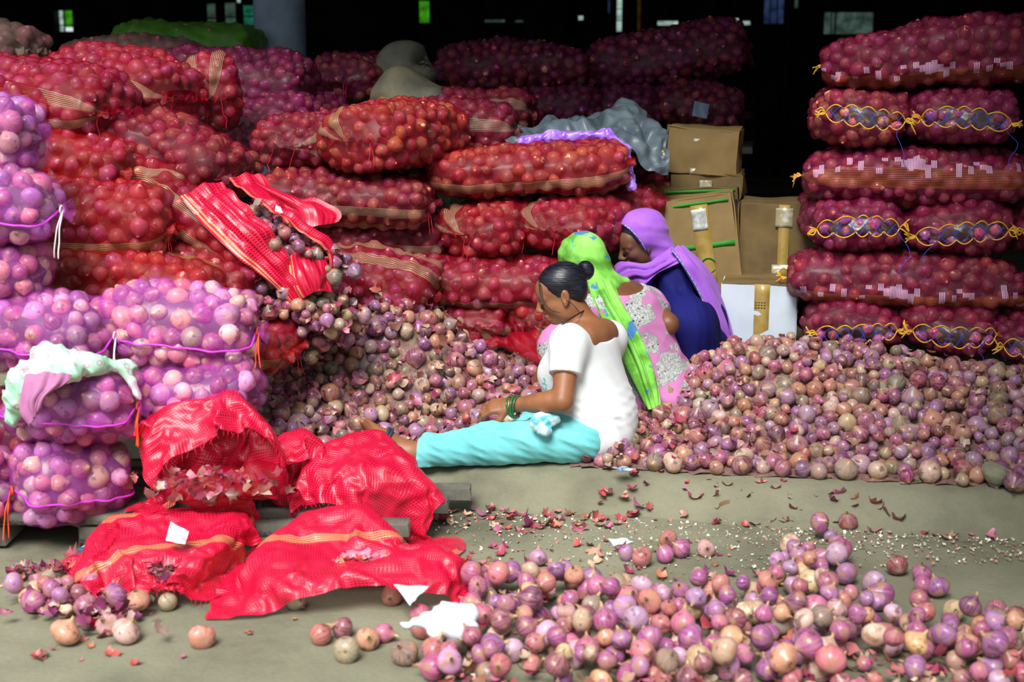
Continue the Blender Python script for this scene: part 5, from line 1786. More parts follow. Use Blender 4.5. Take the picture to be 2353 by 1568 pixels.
def hair_material():
    m, nt, p, nodes, links = new_mat('hair_black')
    tc = nodes.new('ShaderNodeTexCoord')
    mp = nodes.new('ShaderNodeMapping'); mp.inputs['Scale'].default_value = (25, 25, 210); mp.inputs['Rotation'].default_value = (0, .5, 0)
    links.new(tc.outputs['Object'], mp.inputs[0])
    t = N(nodes, 'ShaderNodeTexNoise'); t.inputs['Scale'].default_value = 1.0; t.inputs['Detail'].default_value = 4
    links.new(mp.outputs[0], t.inputs['Vector'])
    r = ramp(nodes, [(0.35, (0.004, 0.004, 0.008)), (0.75, (0.022, 0.022, 0.040))]); links.new(t.outputs['Fac'], r.inputs[0]); links.new(r.outputs[0], p.inputs['Base Color'])
    p.inputs['Roughness'].default_value = 0.36
    b = nodes.new('ShaderNodeBump'); b.inputs['Strength'].default_value = 0.5; b.inputs['Distance'].default_value = 0.003
    links.new(t.outputs['Fac'], b.inputs['Height']); links.new(b.outputs[0], p.inputs['Normal'])
    return m
M_HAIR = hair_material()
M_WHITE_COTTON = cloth('cotton_white', (0.80, 0.84, 0.86))
def shirt_cotton(front, mid):
    """white cotton with turquoise sprigs embroidered on the front panel"""
    m = cloth('cotton_white_sprigged', (0.80, 0.84, 0.86))
    nt = m.node_tree; nodes, links = nt.nodes, nt.links
    tc = nodes.new('ShaderNodeTexCoord')
    dt = nodes.new('ShaderNodeVectorMath'); dt.operation = 'DOT_PRODUCT'
    links.new(tc.outputs['Object'], dt.inputs[0]); dt.inputs[1].default_value = tuple(front)
    f0 = float(np.dot(front, mid))
    far = math_(nodes, links, 'GREATER_THAN', dt.outputs['Value'], f0 + .075)
    n = N(nodes, 'ShaderNodeTexNoise'); n.inputs['Scale'].default_value = 42.0; n.inputs['Detail'].default_value = 2
    links.new(tc.outputs['Object'], n.inputs['Vector'])
    n2 = N(nodes, 'ShaderNodeTexNoise'); n2.inputs['Scale'].default_value = 11.0
    links.new(tc.outputs['Object'], n2.inputs['Vector'])
    on = math_(nodes, links, 'MULTIPLY', math_(nodes, links, 'GREATER_THAN', n.outputs['Fac'], .52), math_(nodes, links, 'GREATER_THAN', n2.outputs['Fac'], .50))
    on = math_(nodes, links, 'MULTIPLY', on, far)
    c = mixc(nodes, links, on, (0.80, 0.84, 0.86), (0.10, 0.58, 0.66))
    links.new(c, nodes['Principled BSDF'].inputs['Base Color'])
    return m
M_TURQ = cloth('cotton_turquoise', (0.17, 0.62, 0.65), (0.22, 0.70, 0.72), big=5)
M_TURQ_TRIM = cloth('embroidery_turquoise', (0.09, 0.55, 0.62), (0.75, 0.82, 0.84), big=28)
M_NAVY = cloth('cotton_navy', (0.006, 0.006, 0.085), (0.008, 0.009, 0.13), big=4)
M_NAVY.node_tree.nodes['Principled BSDF'].inputs['Sheen Weight'].default_value = 0.0
M_SHAWL = cloth('cotton_violet', (0.33, 0.10, 0.60), (0.40, 0.14, 0.68), big=8)
M_SHAWL_EDGE = plain('edging_pale_blue', (0.35, 0.48, 0.80), 0.7, noise=(160, (0.14, 0.10, 0.40), .45, .55))
def floral():
    m, nt, p, nodes, links = new_mat('cotton_pink_floral')
    tc = nodes.new('ShaderNodeTexCoord')
    n = N(nodes, 'ShaderNodeTexNoise'); n.inputs['Scale'].default_value = 9.5; n.inputs['Detail'].default_value = 1.5
    links.new(tc.outputs['Object'], n.inputs['Vector'])
    mask = ramp(nodes, [(0.485, (0, 0, 0)), (0.505, (1, 1, 1))]); links.new(n.outputs['Fac'], mask.inputs[0])
    edge = ramp(nodes, [(0.470, (0, 0, 0)), (0.488, (1, 1, 1)), (0.505, (0, 0, 0))]); links.new(n.outputs['Fac'], edge.inputs[0])
    v = N(nodes, 'ShaderNodeTexVoronoi', feature='DISTANCE_TO_EDGE'); v.inputs['Scale'].default_value = 62.0
    nn = N(nodes, 'ShaderNodeTexNoise'); nn.inputs['Scale'].default_value = 45.0
    links.new(tc.outputs['Object'], nn.inputs['Vector'])
    mv = mixc(nodes, links, 0.03, tc.outputs['Object'], nn.outputs['Color'], 'ADD')
    links.new(mv, v.inputs['Vector'])
    ln = ramp(nodes, [(0.05, (1, 1, 1)), (0.12, (0, 0, 0))]); links.new(v.outputs['Distance'], ln.inputs[0])
    v2 = N(nodes, 'ShaderNodeTexVoronoi', feature='F1'); v2.inputs['Scale'].default_value = 40.0
    links.new(mv, v2.inputs['Vector'])
    dots = ramp(nodes, [(0.16, (1, 1, 1)), (0.24, (0, 0, 0))]); links.new(v2.outputs['Distance'], dots.inputs[0])
    petals = mixc(nodes, links, math_(nodes, links, 'MULTIPLY', ln.outputs[0], 0.6), (0.52, 0.55, 0.53), (0.14, 0.14, 0.17))
    petals = mixc(nodes, links, math_(nodes, links, 'MULTIPLY', dots.outputs[0], 0.9), petals, (0.03, 0.03, 0.05))
    c = mixc(nodes, links, mask.outputs[0], (0.62, 0.22, 0.50), petals)
    c = mixc(nodes, links, math_(nodes, links, 'MULTIPLY', edge.outputs[0], 0.35), c, (0.25, 0.2, 0.3))
    links.new(c, p.inputs['Base Color'])
    p.inputs['Roughness'].default_value = 0.85
    return m
M_FLORAL = floral()
def scarf_green():
    m, nt, p, nodes, links = new_mat('cotton_green_blotched')
    tc = nodes.new('ShaderNodeTexCoord')
    n = N(nodes, 'ShaderNodeTexNoise'); n.inputs['Scale'].default_value = 11.0; n.inputs['Detail'].default_value = 3
    links.new(tc.outputs['Object'], n.inputs['Vector'])
    r = ramp(nodes, [(0.36, (0.10, 0.34, 0.03)), (0.5, (0.22, 0.62, 0.08)), (0.68, (0.32, 0.74, 0.14))]); links.new(n.outputs['Fac'], r.inputs[0])
    n2 = N(nodes, 'ShaderNodeTexNoise'); n2.inputs['Scale'].default_value = 13.0; n2.inputs['Detail'].default_value = 4
    mp = nodes.new('ShaderNodeMapping'); mp.inputs['Location'].default_value = (3.1, 7.7, 1.3)
    links.new(tc.outputs['Object'], mp.inputs[0]); links.new(mp.outputs[0], n2.inputs['Vector'])
    b = ramp(nodes, [(0.60, (0, 0, 0)), (0.65, (1, 1, 1))]); links.new(n2.outputs['Fac'], b.inputs[0])
    links.new(mixc(nodes, links, math_(nodes, links, 'MULTIPLY', b.outputs[0], 0.85), r.outputs[0], (0.03, 0.14, 0.50)), p.inputs['Base Color'])
    p.inputs['Roughness'].default_value = 0.85
    return m
M_GREEN_SCARF = scarf_green()
M_LIPS = plain('lips_brown', (0.16, 0.045, 0.035), 0.5)
M_BANGLE = plain('bangle_green', (0.01, 0.17, 0.06), 0.15, 0.6)
M_GOLD = plain('bangle_gold', (0.75, 0.55, 0.15), 0.25, metallic=1.0)
M_BLACK = plain('black_cord', (0.01, 0.01, 0.014), 0.5)
M_SANDAL = plain('sandal_rubber', (0.03, 0.05, 0.07), 0.5)
# ------------------------------------------------------------------ woman with the bun, white shirt and turquoise trousers
def fold(scale, amp, seed, axis=None):
    r = np.random.default_rng(seed)
    D = r.normal(size=(5, 3)); D /= np.linalg.norm(D, axis=1)[:, None]
    if axis is not None:
        D = D * .35 + np.array(axis) * 1.0
    PH = r.random(5) * 6.28; SC_ = scale * (0.6 + .9 * r.random(5))
    def f(x, y, z):
        o = 0
        for d, p, s in zip(D, PH, SC_):
            o = o + np.abs(np.sin((x * d[0] + y * d[1] + z * d[2]) * s + p)) - .6
        return o * amp / 3
    return f

def woman_bun():
    base = at_z(1390, 1040, PLAT)
    t = thing('person', 'person in a white shirt and turquoise trousers with a black hair bun, seated sorting onions', 'person', (base.x, base.y, PLAT))
    inv = t.matrix_world.inverted() if False else Matrix.Translation((-base.x, -base.y, -PLAT))
    def put(nm, me, mat, parent=t):
        me.transform(inv)
        return link(nm, me, mat, parent)
    F = unit((-.86, .50, 0)); Lf = unit((-.50, -.86, 0)); U = V3(0, 0, 1)
    pel = J(1352, 985, 5.66); pel[2] = PLAT + .125
    chest = J(1338, 838, 5.63); neck = J(1348, 758, 5.60)
    waist = J(1362, 920, 5.66)
    shL = J(1308, 790, 5.47); shR = J(1398, 780, 5.74)
    elL = J(1292, 922, 5.40); wrL = J(1176, 931, 5.50)
    elR = J(1330, 940, 5.80); wrR = J(1248, 968, 5.70)
    hipL = J(1340, 1008, 5.54); hipR = J(1345, 1000, 5.78)
    knL = J(1125, 1010, 5.50); anL = J(950, 1030, 5.47)
    knR = J(1245, 1005, 5.86); anR = J(1190, 1015, 5.70)
    for p, z in ((hipL, .095), (hipR, .095), (knL, .078), (knR, .060), (anL, .050), (anR, .050)): p[2] = PLAT + z
    heel = anL + V3(-.055, 0, -.015); toe = J(842, 978, 5.46)
    hd = J(1290, 672, 5.56); fw = unit((-.92, -.04, -.38)); hup = unit((-.30, .0, 1))
    c = Clay(V3(-.72, 5.15, .10), V3(.62, 6.05, 1.06), .0045)
    axT = (F, Lf, U)
    c.ell(pel, (.15, .175, .12), axT, .05)
    c.ell(waist, (.115, .145, .12), axT, .08)
    c.ell(chest, (.115, .165, .15), axT, .08)
    c.ell(chest + F * .085 - U * .035 + Lf * .06, .055, None, .05); c.ell(chest + F * .085 - U * .035 - Lf * .06, .055, None, .05)
    c.cone(shL, shR, .055, .055, .06)
    c.chain([shL, elL, wrL], [.052, .040, .026], .02)
    c.cone(elL * .75 + wrL * .25, elL * .45 + wrL * .55, .043, .034, .02)
    c.chain([shR, elR, wrR], [.052, .040, .026], .02)
    for h, kn, an in ((hipL, knL, anL), (hipR, knR, anR)):
        c.chain([h, kn, an], [.082, .052, .040], .03)
        c.cone(kn * .75 + an * .25, kn * .5 + an * .5, .054, .048, .03)
    c.chain([anL, heel, heel + V3(-.01, 0, 0)], [.040, .036, .034], .02)
    c.chain([anL + V3(-.03, 0, .01), (anL + toe) / 2 + V3(-.01, 0, -.002), toe], [.040, .033, .024], .03)
    for k in range(5):
        q = toe + V3(.004 * k, -.034 + .017 * k, .006 - .004 * k)
        c.cone(toe + V3(.015, -.02 + .01 * k, -.012), q + V3(-.012, 0, .018), .013, .0085 if k else .012, .008)
    c.cone(neck - U * .02 - F * .01, hd - fw * .022 - hup * .05, .062, .052, .04)
    c.cone(neck - F * .035 - Lf * .085 - U * .018, neck - F * .035 + Lf * .085 - U * .018, .050, .050, .05)
    P = head_clay(c, hd, fw, hup, .98)
    hand_clay(c, wrL, V3(-1, .10, -.10), V3(.15, .55, -.80), -1, curl=(.45, .55, .45), thumb=.55)
    hand_clay(c, wrR, V3(-1, .05, -.25), V3(-.1, -.5, -.8), 1, curl=(.6, .7, .5), thumb=.7)
    body = put('body', c.mesh('body'), M_SKIN1)
    # hair drawn back to the bun, with bare temples
    h = Clay(hd - .20, hd + .20, .004)
    f = unit(fw); u = unit(hup - f * (hup @ f)); l = np.cross(u, f)
    PP = lambda a, b, e: hd + (f * a + l * b + u * e) * .98
    h.ell(PP(-.015, 0, .035), (.098, .078, .083), (f, l, u), .01)
    h.ell(PP(-.055, 0, -.015), (.046, .062, .055), (f, l, u), .03)
    # hairline: the face side is cut away along a plane leaning back
    h.half(PP(.052, 0, .030), unit(f * .80 - u * .60))
    h.ell(PP(.010, .0, -.062), (.052, .10, .052), (f, l, u), .012, 'sub')
    h.ell(PP(.075, 0, -.01), (.060, .10, .050), (f, l, u), .012, 'sub')
    bun = J(1345, 622, 5.585)
    h.ell(bun, (.036, .036, .040), None, .006)
    h.cone(PP(-.075, 0, .045), bun, .034, .022, .012)
    h.warp(fold(260, .0016, 5, axis=(.2, .2, .9)))
    hair = put('hair', h.mesh('hair', 1), M_HAIR)
    # loose strands over the cheek and flyaways
    g = Geo()
    g.tube(catmull([J(1242, 655, 5.50), J(1246, 682, 5.485), J(1254, 700, 5.475), J(1268, 714, 5.47), J(1288, 719, 5.475)], 18), np.r_[np.full(4, .0024), np.linspace(.0024, .001, 14)], 5)
    put('hair_strand', g.mesh('strand'), M_HAIR, hair)
    g = Geo().tube(catmull([J(1238, 640, 5.50), J(1240, 670, 5.49), J(1247, 694, 5.478), J(1258, 704, 5.472)], 14), np.linspace(.0026, .001, 14), 5)
    put('hair_strand', g.mesh('strand'), M_HAIR, hair)
    g = Geo().tube(catmull([J(1300, 690, 5.475), J(1316, 700, 5.49), J(1332, 718, 5.52)], 12), .0012, 4)
    put('hair_strand', g.mesh('strand'), M_HAIR, hair)
    # brow, lashes
    for s in (1, -1):
        g = Geo().tube([PP(.094, s * .016, .016), PP(.089, s * .034, .020), PP(.076, s * .052, .015)], [.002, .0032, .0015], 5)
        put('eyebrow', g.mesh('eyebrow'), M_HAIR)
        g = Geo().tube([PP(.093, s * .020, -.0105), PP(.0935, s * .031, -.0130), PP(.083, s * .046, -.0115)], [.001, .0020, .0012], 5)
        put('eyelashes', g.mesh('eyelashes'), M_HAIR)
    lips = Geo().tube([PP(.0955, -.020, -.0715), PP(.1005, 0, -.0700), PP(.0955, .020, -.0715)], [.001, .0028, .001], 6)
    put('lips', lips.mesh('lips'), M_LIPS)
    # shirt
    s = Clay(V3(-.30, 5.10, .10), V3(.62, 6.05, .98), .0055)
    axT = (F, Lf, U)
    s.ell(pel + V3(.010, 0, .0), (.178, .198, .145), axT, .05)
    s.ell(pel + V3(.040, -.06, -.050), (.12, .13, .080), axT, .06)
    s.ell(waist, (.145, .172, .14), axT, .09)
    s.ell(chest, (.140, .186, .165), axT, .09)
    s.ell(chest + F * .10 - U * .04, (.070, .125, .075), axT, .06)
    s.cone(shL, shR, .072, .072, .05)
    for sh_, el_ in ((shL, elL), (shR, elR)):
        sl = s.like()
        sl.cone(sh_, el_, .073, .058, .0)
        sl.half(sh_ * .45 + el_ * .55, el_ - sh_)
        kk = .03; hh_ = np.maximum(kk - np.abs(s.D - sl.D), 0) / kk
        s.D = np.minimum(s.D, sl.D) - hh_ * hh_ * kk * .25
    fw_ = fold(62, .006, 12, axis=(.25, .1, 1.0))
    s.warp(lambda x, y, z: fw_(x, y, z) * np.exp(-((z - waist[2] + .01) / .075) ** 2))
    fs_ = fold(34, .0055, 13, axis=(.8, .2, .55))
    s.warp(lambda x, y, z: fs_(x, y, z) * (.35 + .65 * (z < waist[2] - .03)))
    s.ell(neck - F * .045 + U * .035, (.118, .122, .072), (unit(F + U * .1), Lf, unit(U - F * .1)), .008, 'sub')
    s.ell(neck + F * .03 + U * .06, (.12, .11, .08), axT, .008, 'sub')
    s.half(pel + F * .115 - U * .02, unit(F * 1.0 - U * .75))
    s.half(V3(0, 0, PLAT + .006), V3(0, 0, -1))
    shirt = put('shirt', s.mesh('shirt', 1), shirt_cotton(F, waist - np.array([base.x, base.y, PLAT])))
    # trousers
    q = Clay(V3(-.55, 5.15, .10), V3(.50, 6.05, .52), .0055)
    q.ell(pel + F * .03, (.165, .19, .125), axT, .05)
    for hh, kn, an in ((hipL, knL, anL), (hipR, knR, anR)):
        q.chain([hh, kn, kn * .3 + an * .7, an + V3(-.005, 0, 0)], [.100, .080, .062, .054], .05)
        
    q.warp(fold(34, .013, 21, axis=(.75, .2, .75)))
    q.warp(fold(64, .008, 22, axis=(.5, .1, 1.1)))
    q.half(anL + V3(.012, 0, 0), V3(-1, 0, .08))
    q.half(V3(0, 0, PLAT + .004), V3(0, 0, -1))
    put('trousers', q.mesh('trousers', 2), M_TURQ)
    # knotted towel end tucked at the waist
    k = Clay(J(1225, 950, 5.47) - .14, J(1225, 950, 5.47) + .16, .005)
    k.ell(J(1238, 972, 5.41), (.035, .025, .040), None, .02); k.ell(J(1252, 992, 5.40), (.028, .022, .022), None, .02); k.ell(J(1262, 965, 5.42), (.045, .02, .025), None, .03)
    k.warp(fold(110, .006, 31))
    put('towel', k.mesh('towel', 1), M_TURQ_TRIM)
    # neck cord, bangles, sandal strap
    g = Geo().tube(catmull([J(1291, 748, 5.45), J(1304, 737, 5.455), J(1325, 724, 5.49), J(1346, 712, 5.545)], 24), .0028, 6)
    put('neck_cord', g.mesh('neck_cord'), M_BLACK)
    ax = unit(wrL - elL)
    e1 = unit(np.cross(ax, U)); e2 = np.cross(ax, e1)
    for i, (off, mat, rad, rr) in enumerate(((.012, M_BANGLE, .042, .0036), (.004, M_GOLD, .041, .0022), (-.004, M_BANGLE, .043, .0036), (-.013, M_BANGLE, .041, .003))):
        cpt = wrL - ax * .012 + ax * off + V3(0, 0, -.008)
        tl = .12 * (i - 1)
        ring = [cpt + (e1 * math.cos(a) + (e2 + ax * tl) * math.sin(a)) * rad for a in np.arange(26) * 2 * PI / 26]
        put('bangle', Geo().tube(ring, rr, 6, closed=True).mesh('bangle'), mat)
    mid = (anL + toe) / 2 + V3(-.012, 0, .0)
    axf = unit(toe - anL); b1 = unit(np.cross(axf, V3(0, 1, 0))); b2 = V3(0, 1, 0)
    for off in (0, .012):
        ring = [mid + axf * off + (b1 * math.cos(a) + b2 * math.sin(a)) * .042 for a in np.arange(24) * 2 * PI / 24]
        put('sandal_strap', Geo().tube(ring, .007, 6, closed=True).mesh('sandal_strap'), M_SANDAL)
    sole_o = -b1 if b1[2] > 0 else b1
    g = Geo()
    G = []
    ctr = (anL + toe) / 2
    for i, a in enumerate(np.linspace(-.12, .10, 9)):
        w = .040 * (1 - .25 * abs(a) / .1)
        G.append([ctr + axf * a + sole_o * .042 + b2 * ww for ww in np.linspace(-w, w, 5)])
    g.grid(np.array(G))
    me = g.mesh('sandal_sole')
    o = put('sandal_sole', me, M_SANDAL); md = o.modifiers.new('thickness', 'SOLIDIFY'); md.thickness = .014
    return t
woman_bun()

# ------------------------------------------------------------------ woman with the green headscarf, seen from behind
def woman_green():
    base = at_d(1480, 930, 6.05)
    t = thing('person', 'person in a pink floral dress and bright green headscarf, seen from behind', 'person', (base.x, base.y, PLAT))
    inv = Matrix.Translation((-base.x, -base.y, -PLAT))
    def put(nm, me, mat, parent=t):
        me.transform(inv)
        return link(nm, me, mat, parent)
    F = unit((-.72, .69, 0)); Lf = unit((-.69, -.72, 0)); U = V3(0, 0, 1)
    axT = (F, Lf, U)
    hip = J(1490, 900, 6.12); hip[2] = PLAT + .15
    mid = J(1470, 800, 6.08); chest = J(1440, 725, 6.06); neck = J(1405, 668, 6.04)
    shR = J(1488, 700, 6.16); shL = J(1372, 712, 5.92)
    elR = J(1535, 745, 6.04); wrR = J(1420, 800, 6.34)
    elL = J(1310, 810, 5.95); wrL = J(1230, 880, 6.08)
    knL = J(1290, 800, 6.10); anL = J(1310, 920, 6.06); knR = J(1420, 800, 6.42); anR = J(1420, 900, 6.30)
    hd = J(1338, 606, 6.06); fw = unit((-.60, .72, -.42)); hup = unit((-.35, .2, 1))
    c = Clay(J(1215, 940, 6.0) * V3(1, 0, 0) + V3(0, 5.45, .10), J(1600, 600, 6.2) * V3(1, 0, 0) + V3(0, 6.55, 1.12), .006)
    c.ell(hip, (.15, .18, .14), axT, .05); c.ell(mid, (.11, .15, .14), axT, .08); c.ell(chest, (.115, .165, .14), axT, .08)
    c.cone(shL, shR, .055, .055, .06)
    c.chain([shR, elR, wrR], [.054, .044, .028], .02); c.chain([shL, elL, wrL], [.052, .040, .028], .02)
    for h_, k_, a_ in ((hip + Lf * .09, knL, anL), (hip - Lf * .09, knR, anR)):
        c.chain([h_, k_, a_, a_ + F * .12 - U * .03], [.085, .062, .042, .03], .03)
    c.cone(neck - U * .03, hd - unit(fw) * .02 - hup * .05, .062, .052, .04)
    c.cone(neck - Lf * .10 - U * .02, neck + Lf * .10 - U * .02, .05, .05, .05)
    head_clay(c, hd, fw, hup, 1.03)
    hand_clay(c, wrR, V3(-.8, .4, -.3), V3(0, 0, -1), 1); hand_clay(c, wrL, V3(-.8, .4, -.3), V3(0, 0, -1), -1)
    put('body', c.mesh('body'), M_SKIN2)
    s = Clay(J(1215, 940, 6.0) * V3(1, 0, 0) + V3(0, 5.45, .10), J(1610, 600, 6.2) * V3(1, 0, 0) + V3(0, 6.55, 1.05), .0065)
    s.ell(hip + V3(.01, 0, -.01), (.19, .215, .17), axT, .06); s.ell(hip + V3(.06, -.04, -.06), (.16, .19, .12), axT, .07)
    s.ell(mid, (.140, .182, .16), axT, .10); s.ell(chest, (.136, .186, .150), axT, .09)
    s.cone(shL, shR, .070, .070, .05)
    for sh_, el_ in ((shL, elL), (shR, elR)):
        sl = s.like()
        sl.cone(sh_, el_, .073, .060, .0)
        sl.half(sh_ * .5 + el_ * .5, el_ - sh_)
        kk = .03; hh_ = np.maximum(kk - np.abs(s.D - sl.D), 0) / kk
        s.D = np.minimum(s.D, sl.D) - hh_ * hh_ * kk * .25
    s.chain([hip + Lf * .10, knL, anL], [.12, .090, .085], .08)
    s.chain([hip - Lf * .10, knR, anR], [.12, .085, .09], .08)
    s.warp(fold(34, .009, 44, axis=(.3, .3, .8))); s.warp(fold(22, .008, 45))
    s.ell(neck - F * .04 + U * .045 , (.10, .13, .065), (unit(F + U * .25), Lf, unit(U - F * .25)), .008, 'sub')
    s.half(V3(0, 0, PLAT + .006), V3(0, 0, -1))
    put('dress', s.mesh('dress', 1), M_FLORAL)
    # headscarf: over the crown, gathered at the nape
    k = Clay(hd - .26, hd + .26, .005)
    f = unit(fw); u = unit(hup - f * (hup @ f)); l = np.cross(u, f)
    PP = lambda a, b, e: hd + (f * a + l * b + u * e)
    k.ell(PP(-.018, 0, .034), (.116, .096, .100), (f, l, u), .01)
    k.ell(PP(-.060, 0, -.060), (.066, .078, .080), (f, l, u), .05)
    k.ell(J(1385, 655, 6.0), (.075, .07, .045), None, .05)
    k.cone(J(1375, 648, 5.97), J(1436, 648, 6.05), .040, .022, .03)
    k.warp(fold(55, .0065, 51, axis=(.5, .1, .9)))
    k.half(PP(.052, 0, 0), unit(f - u * .25))
    put('headscarf', k.mesh('headscarf', 1), M_GREEN_SCARF)
    g, G = sheet([[J(1352, 655, 5.90), J(1380, 645, 5.90), J(1412, 650, 5.96)],
                  [J(1368, 700, 5.86), J(1402, 692, 5.86), J(1432, 700, 5.90)],
                  [J(1402, 765, 5.84), J(1436, 752, 5.83), J(1462, 755, 5.86)],
                  [J(1440, 840, 5.84), J(1470, 830, 5.82), J(1496, 830, 5.86)],
                  [J(1472, 905, 5.84), J(1490, 900, 5.82), J(1510, 892, 5.86)],
                  [J(1488, 938, 5.84), J(1502, 942, 5.82), J(1516, 935, 5.85)]], 60, 36, [(2.5, .010, .4), (5, .005, 1.7)], .006)
    put('scarf_tail', g.mesh('scarf_tail'), M_GREEN_SCARF)
    return t
woman_green()

# ------------------------------------------------------------------ woman with the violet shawl
def woman_violet():
    base = at_d(1590, 850, 6.5)
    t = thing('person', 'person in a navy dress and violet shawl squatting by the cartons, looking down', 'person', (base.x, base.y, PLAT))
    inv = Matrix.Translation((-base.x, -base.y, -PLAT))
    def put(nm, me, mat, parent=t):
        me.transform(inv)
        return link(nm, me, mat, parent)
    F = unit((-.93, -.20, 0)); Lf = unit((.20, -.93, 0)); U = V3(0, 0, 1)
    axT = (F, Lf, U)
    hip = J(1612, 850, 6.55); hip[2] = PLAT + .16
    mid = J(1590, 735, 6.52); chest = J(1550, 665, 6.48); neck = J(1520, 612, 6.46)
    shL = J(1548, 640, 6.34); shR = J(1520, 640, 6.62)
    elL = J(1560, 745, 6.28); wrL = J(1490, 800, 6.30)
    elR = J(1480, 740, 6.60); wrR = J(1440, 800, 6.5)
    knL = J(1585, 745, 6.24); anL = J(1560, 850, 6.30); knR = J(1480, 760, 6.55); anR = J(1500, 860, 6.50)
    hd = J(1468, 556, 6.40); fw = unit((-.85, -.38, -.34)); hup = unit((-.28, -.10, 1))
    lo = J(1400, 900, 6.4) * V3(1, 0, 0) + V3(0, 5.85, .10); hi = J(1720, 450, 6.4) * V3(1, 0, 0) + V3(0, 6.95, 1.16)
    c = Clay(lo, hi, .0048)
    c.ell(hip, (.16, .18, .14), axT, .05); c.ell(mid, (.12, .15, .15), axT, .08); c.ell(chest, (.115, .165, .13), axT, .08)
    c.cone(shL, shR, .055, .055, .06)
    c.chain([shL, elL, wrL], [.054, .042, .028], .02); c.chain([shR, elR, wrR], [.054, .042, .028], .02)
    for h_, k_, a_ in ((hip + Lf * .09, knL, anL), (hip - Lf * .09, knR, anR)):
        c.chain([h_, k_, a_, a_ + F * .12 - U * .02], [.085, .062, .042, .03], .03)
    c.cone(neck - U * .03, hd - unit(fw) * .02 - hup * .05, .060, .052, .04)
    head_clay(c, hd, fw, hup, .99)
    hand_clay(c, wrL, V3(-.8, .1, -.5), V3(0, .3, -1), -1); hand_clay(c, wrR, V3(-.8, .1, -.5), V3(0, .3, -1), 1)
    put('body', c.mesh('body'), M_SKIN3)
    f = unit(fw); u = unit(hup - f * (hup @ f)); l = np.cross(u, f)
    PP = lambda a, b, e: hd + (f * a + l * b + u * e) * .99
    h = Clay(hd - .18, hd + .18, .0055)
    h.ell(PP(-.016, 0, .036), (.100, .080, .084), (f, l, u), .01); h.ell(PP(-.050, 0, -.030), (.055, .066, .070), (f, l, u), .03)
    h.half(PP(.060, 0, .030), unit(f * .78 - u * .62)); h.ell(PP(.070, 0, -.03), (.070, .10, .052), (f, l, u), .01, 'sub')
    put('hair', h.mesh('hair', 1), M_HAIR)
    for s in (1, -1):
        put('eyebrow', Geo().tube([PP(.094, s * .014, .014), PP(.089, s * .032, .019), PP(.076, s * .050, .014)], [.002, .003, .0015], 5).mesh('eyebrow'), M_HAIR)
        put('eyelashes', Geo().tube([PP(.093, s * .020, -.0105), PP(.0935, s * .031, -.0130), PP(.083, s * .046, -.0115)], [.001, .0022, .0012], 5).mesh('eyelashes'), M_HAIR)
    s = Clay(lo, hi, .0065)
    s.ell(hip, (.19, .22, .17), axT, .06); s.ell(mid, (.155, .185, .17), axT, .10); s.ell(chest, (.14, .185, .14), axT, .09)
    s.cone(shL, shR, .072, .072, .05)
    s.chain([shL, elL, elL * .55 + wrL * .45], [.078, .070, .060], .04); s.chain([shR, elR, elR * .55 + wrR * .45], [.078, .068, .06], .04)
    s.chain([hip + Lf * .10, knL, anL - U * .03], [.12, .100, .11], .08); s.chain([hip - Lf * .10, knR, anR - U * .03], [.12, .09, .11], .08)
    s.ell(J(1565, 830, 6.36), (.16, .13, .14), None, .08)
    s.warp(fold(40, .010, 61, axis=(.9, .3, .15))); s.warp(fold(20, .010, 62))
    s.ell(neck + F * .02 + U * .07, (.13, .13, .07), axT, .01, 'sub')
    s.half(V3(0, 0, PLAT + .006), V3(0, 0, -1))
    put('dress', s.mesh('dress', 1), M_NAVY)
    # shawl over the head, open at the face
    k = Clay(hd - .27, hd + .27, .005)
    k.ell(PP(-.026, 0, .038), (.126, .103, .106), (f, l, u), .01)
    k.ell(PP(-.066, 0, -.055), (.070, .082, .085), (f, l, u), .05)
    k.cone(PP(-.07, 0, -.10), J(1530, 615, 6.44), .085, .085, .04)
    k.warp(fold(48, .005, 71, axis=(.2, .1, .9)))
    k.half(PP(.026, 0, 0), unit(f - u * .30))
    k.ell(PP(.085, 0, -.060), (.100, .095, .095), (f, l, u), .008, 'sub')
    hood = put('shawl_hood', k.mesh('hood', 1), M_SHAWL)
    # pale edging along the hood's face opening
    pn = unit(f - u * .30); p0 = PP(.026, 0, 0)
    cc = PP(-.026, 0, .038); rr = (.127, .104, .107)
    pts = []
    b1 = l; b2 = unit(np.cross(pn, l)); b2 = b2 if b2 @ u > 0 else -b2
    for a in np.linspace(-.15 * PI, 1.15 * PI, 34):
        dv = b1 * math.cos(a) + b2 * math.sin(a)
        # march outwards in the cutting plane to the hood's surface
        best = .02
        for m in np.linspace(.02, .16, 120):
            q = p0 + dv * m - cc
            if (q @ f / rr[0]) ** 2 + (q @ l / rr[1]) ** 2 + (q @ u / rr[2]) ** 2 < 1: best = m
        pts.append(p0 + dv * best)
    put('edging', Geo().tube(catmull(pts, 70), .0035, 6).mesh('edging'), M_SHAWL_EDGE, hood)
    # shawl wrapped under the chin across the chest
    g, G = sheet([[J(1402, 622, 6.40), J(1412, 642, 6.36), J(1440, 660, 6.36)],
                  [J(1425, 600, 6.36), J(1450, 622, 6.30), J(1468, 650, 6.30)],
                  [J(1478, 604, 6.30), J(1490, 622, 6.25), J(1480, 655, 6.26)],
                  [J(1512, 588, 6.30), J(1522, 604, 6.24), J(1512, 628, 6.24)],
                  [J(1545, 568, 6.38), J(1560, 584, 6.28), J(1560, 604, 6.24)]], 44, 30, [(2.5, .008, .2), (5, .004, 1)], .006)
    put('shawl_wrap', g.mesh('shawl_wrap'), M_SHAWL)
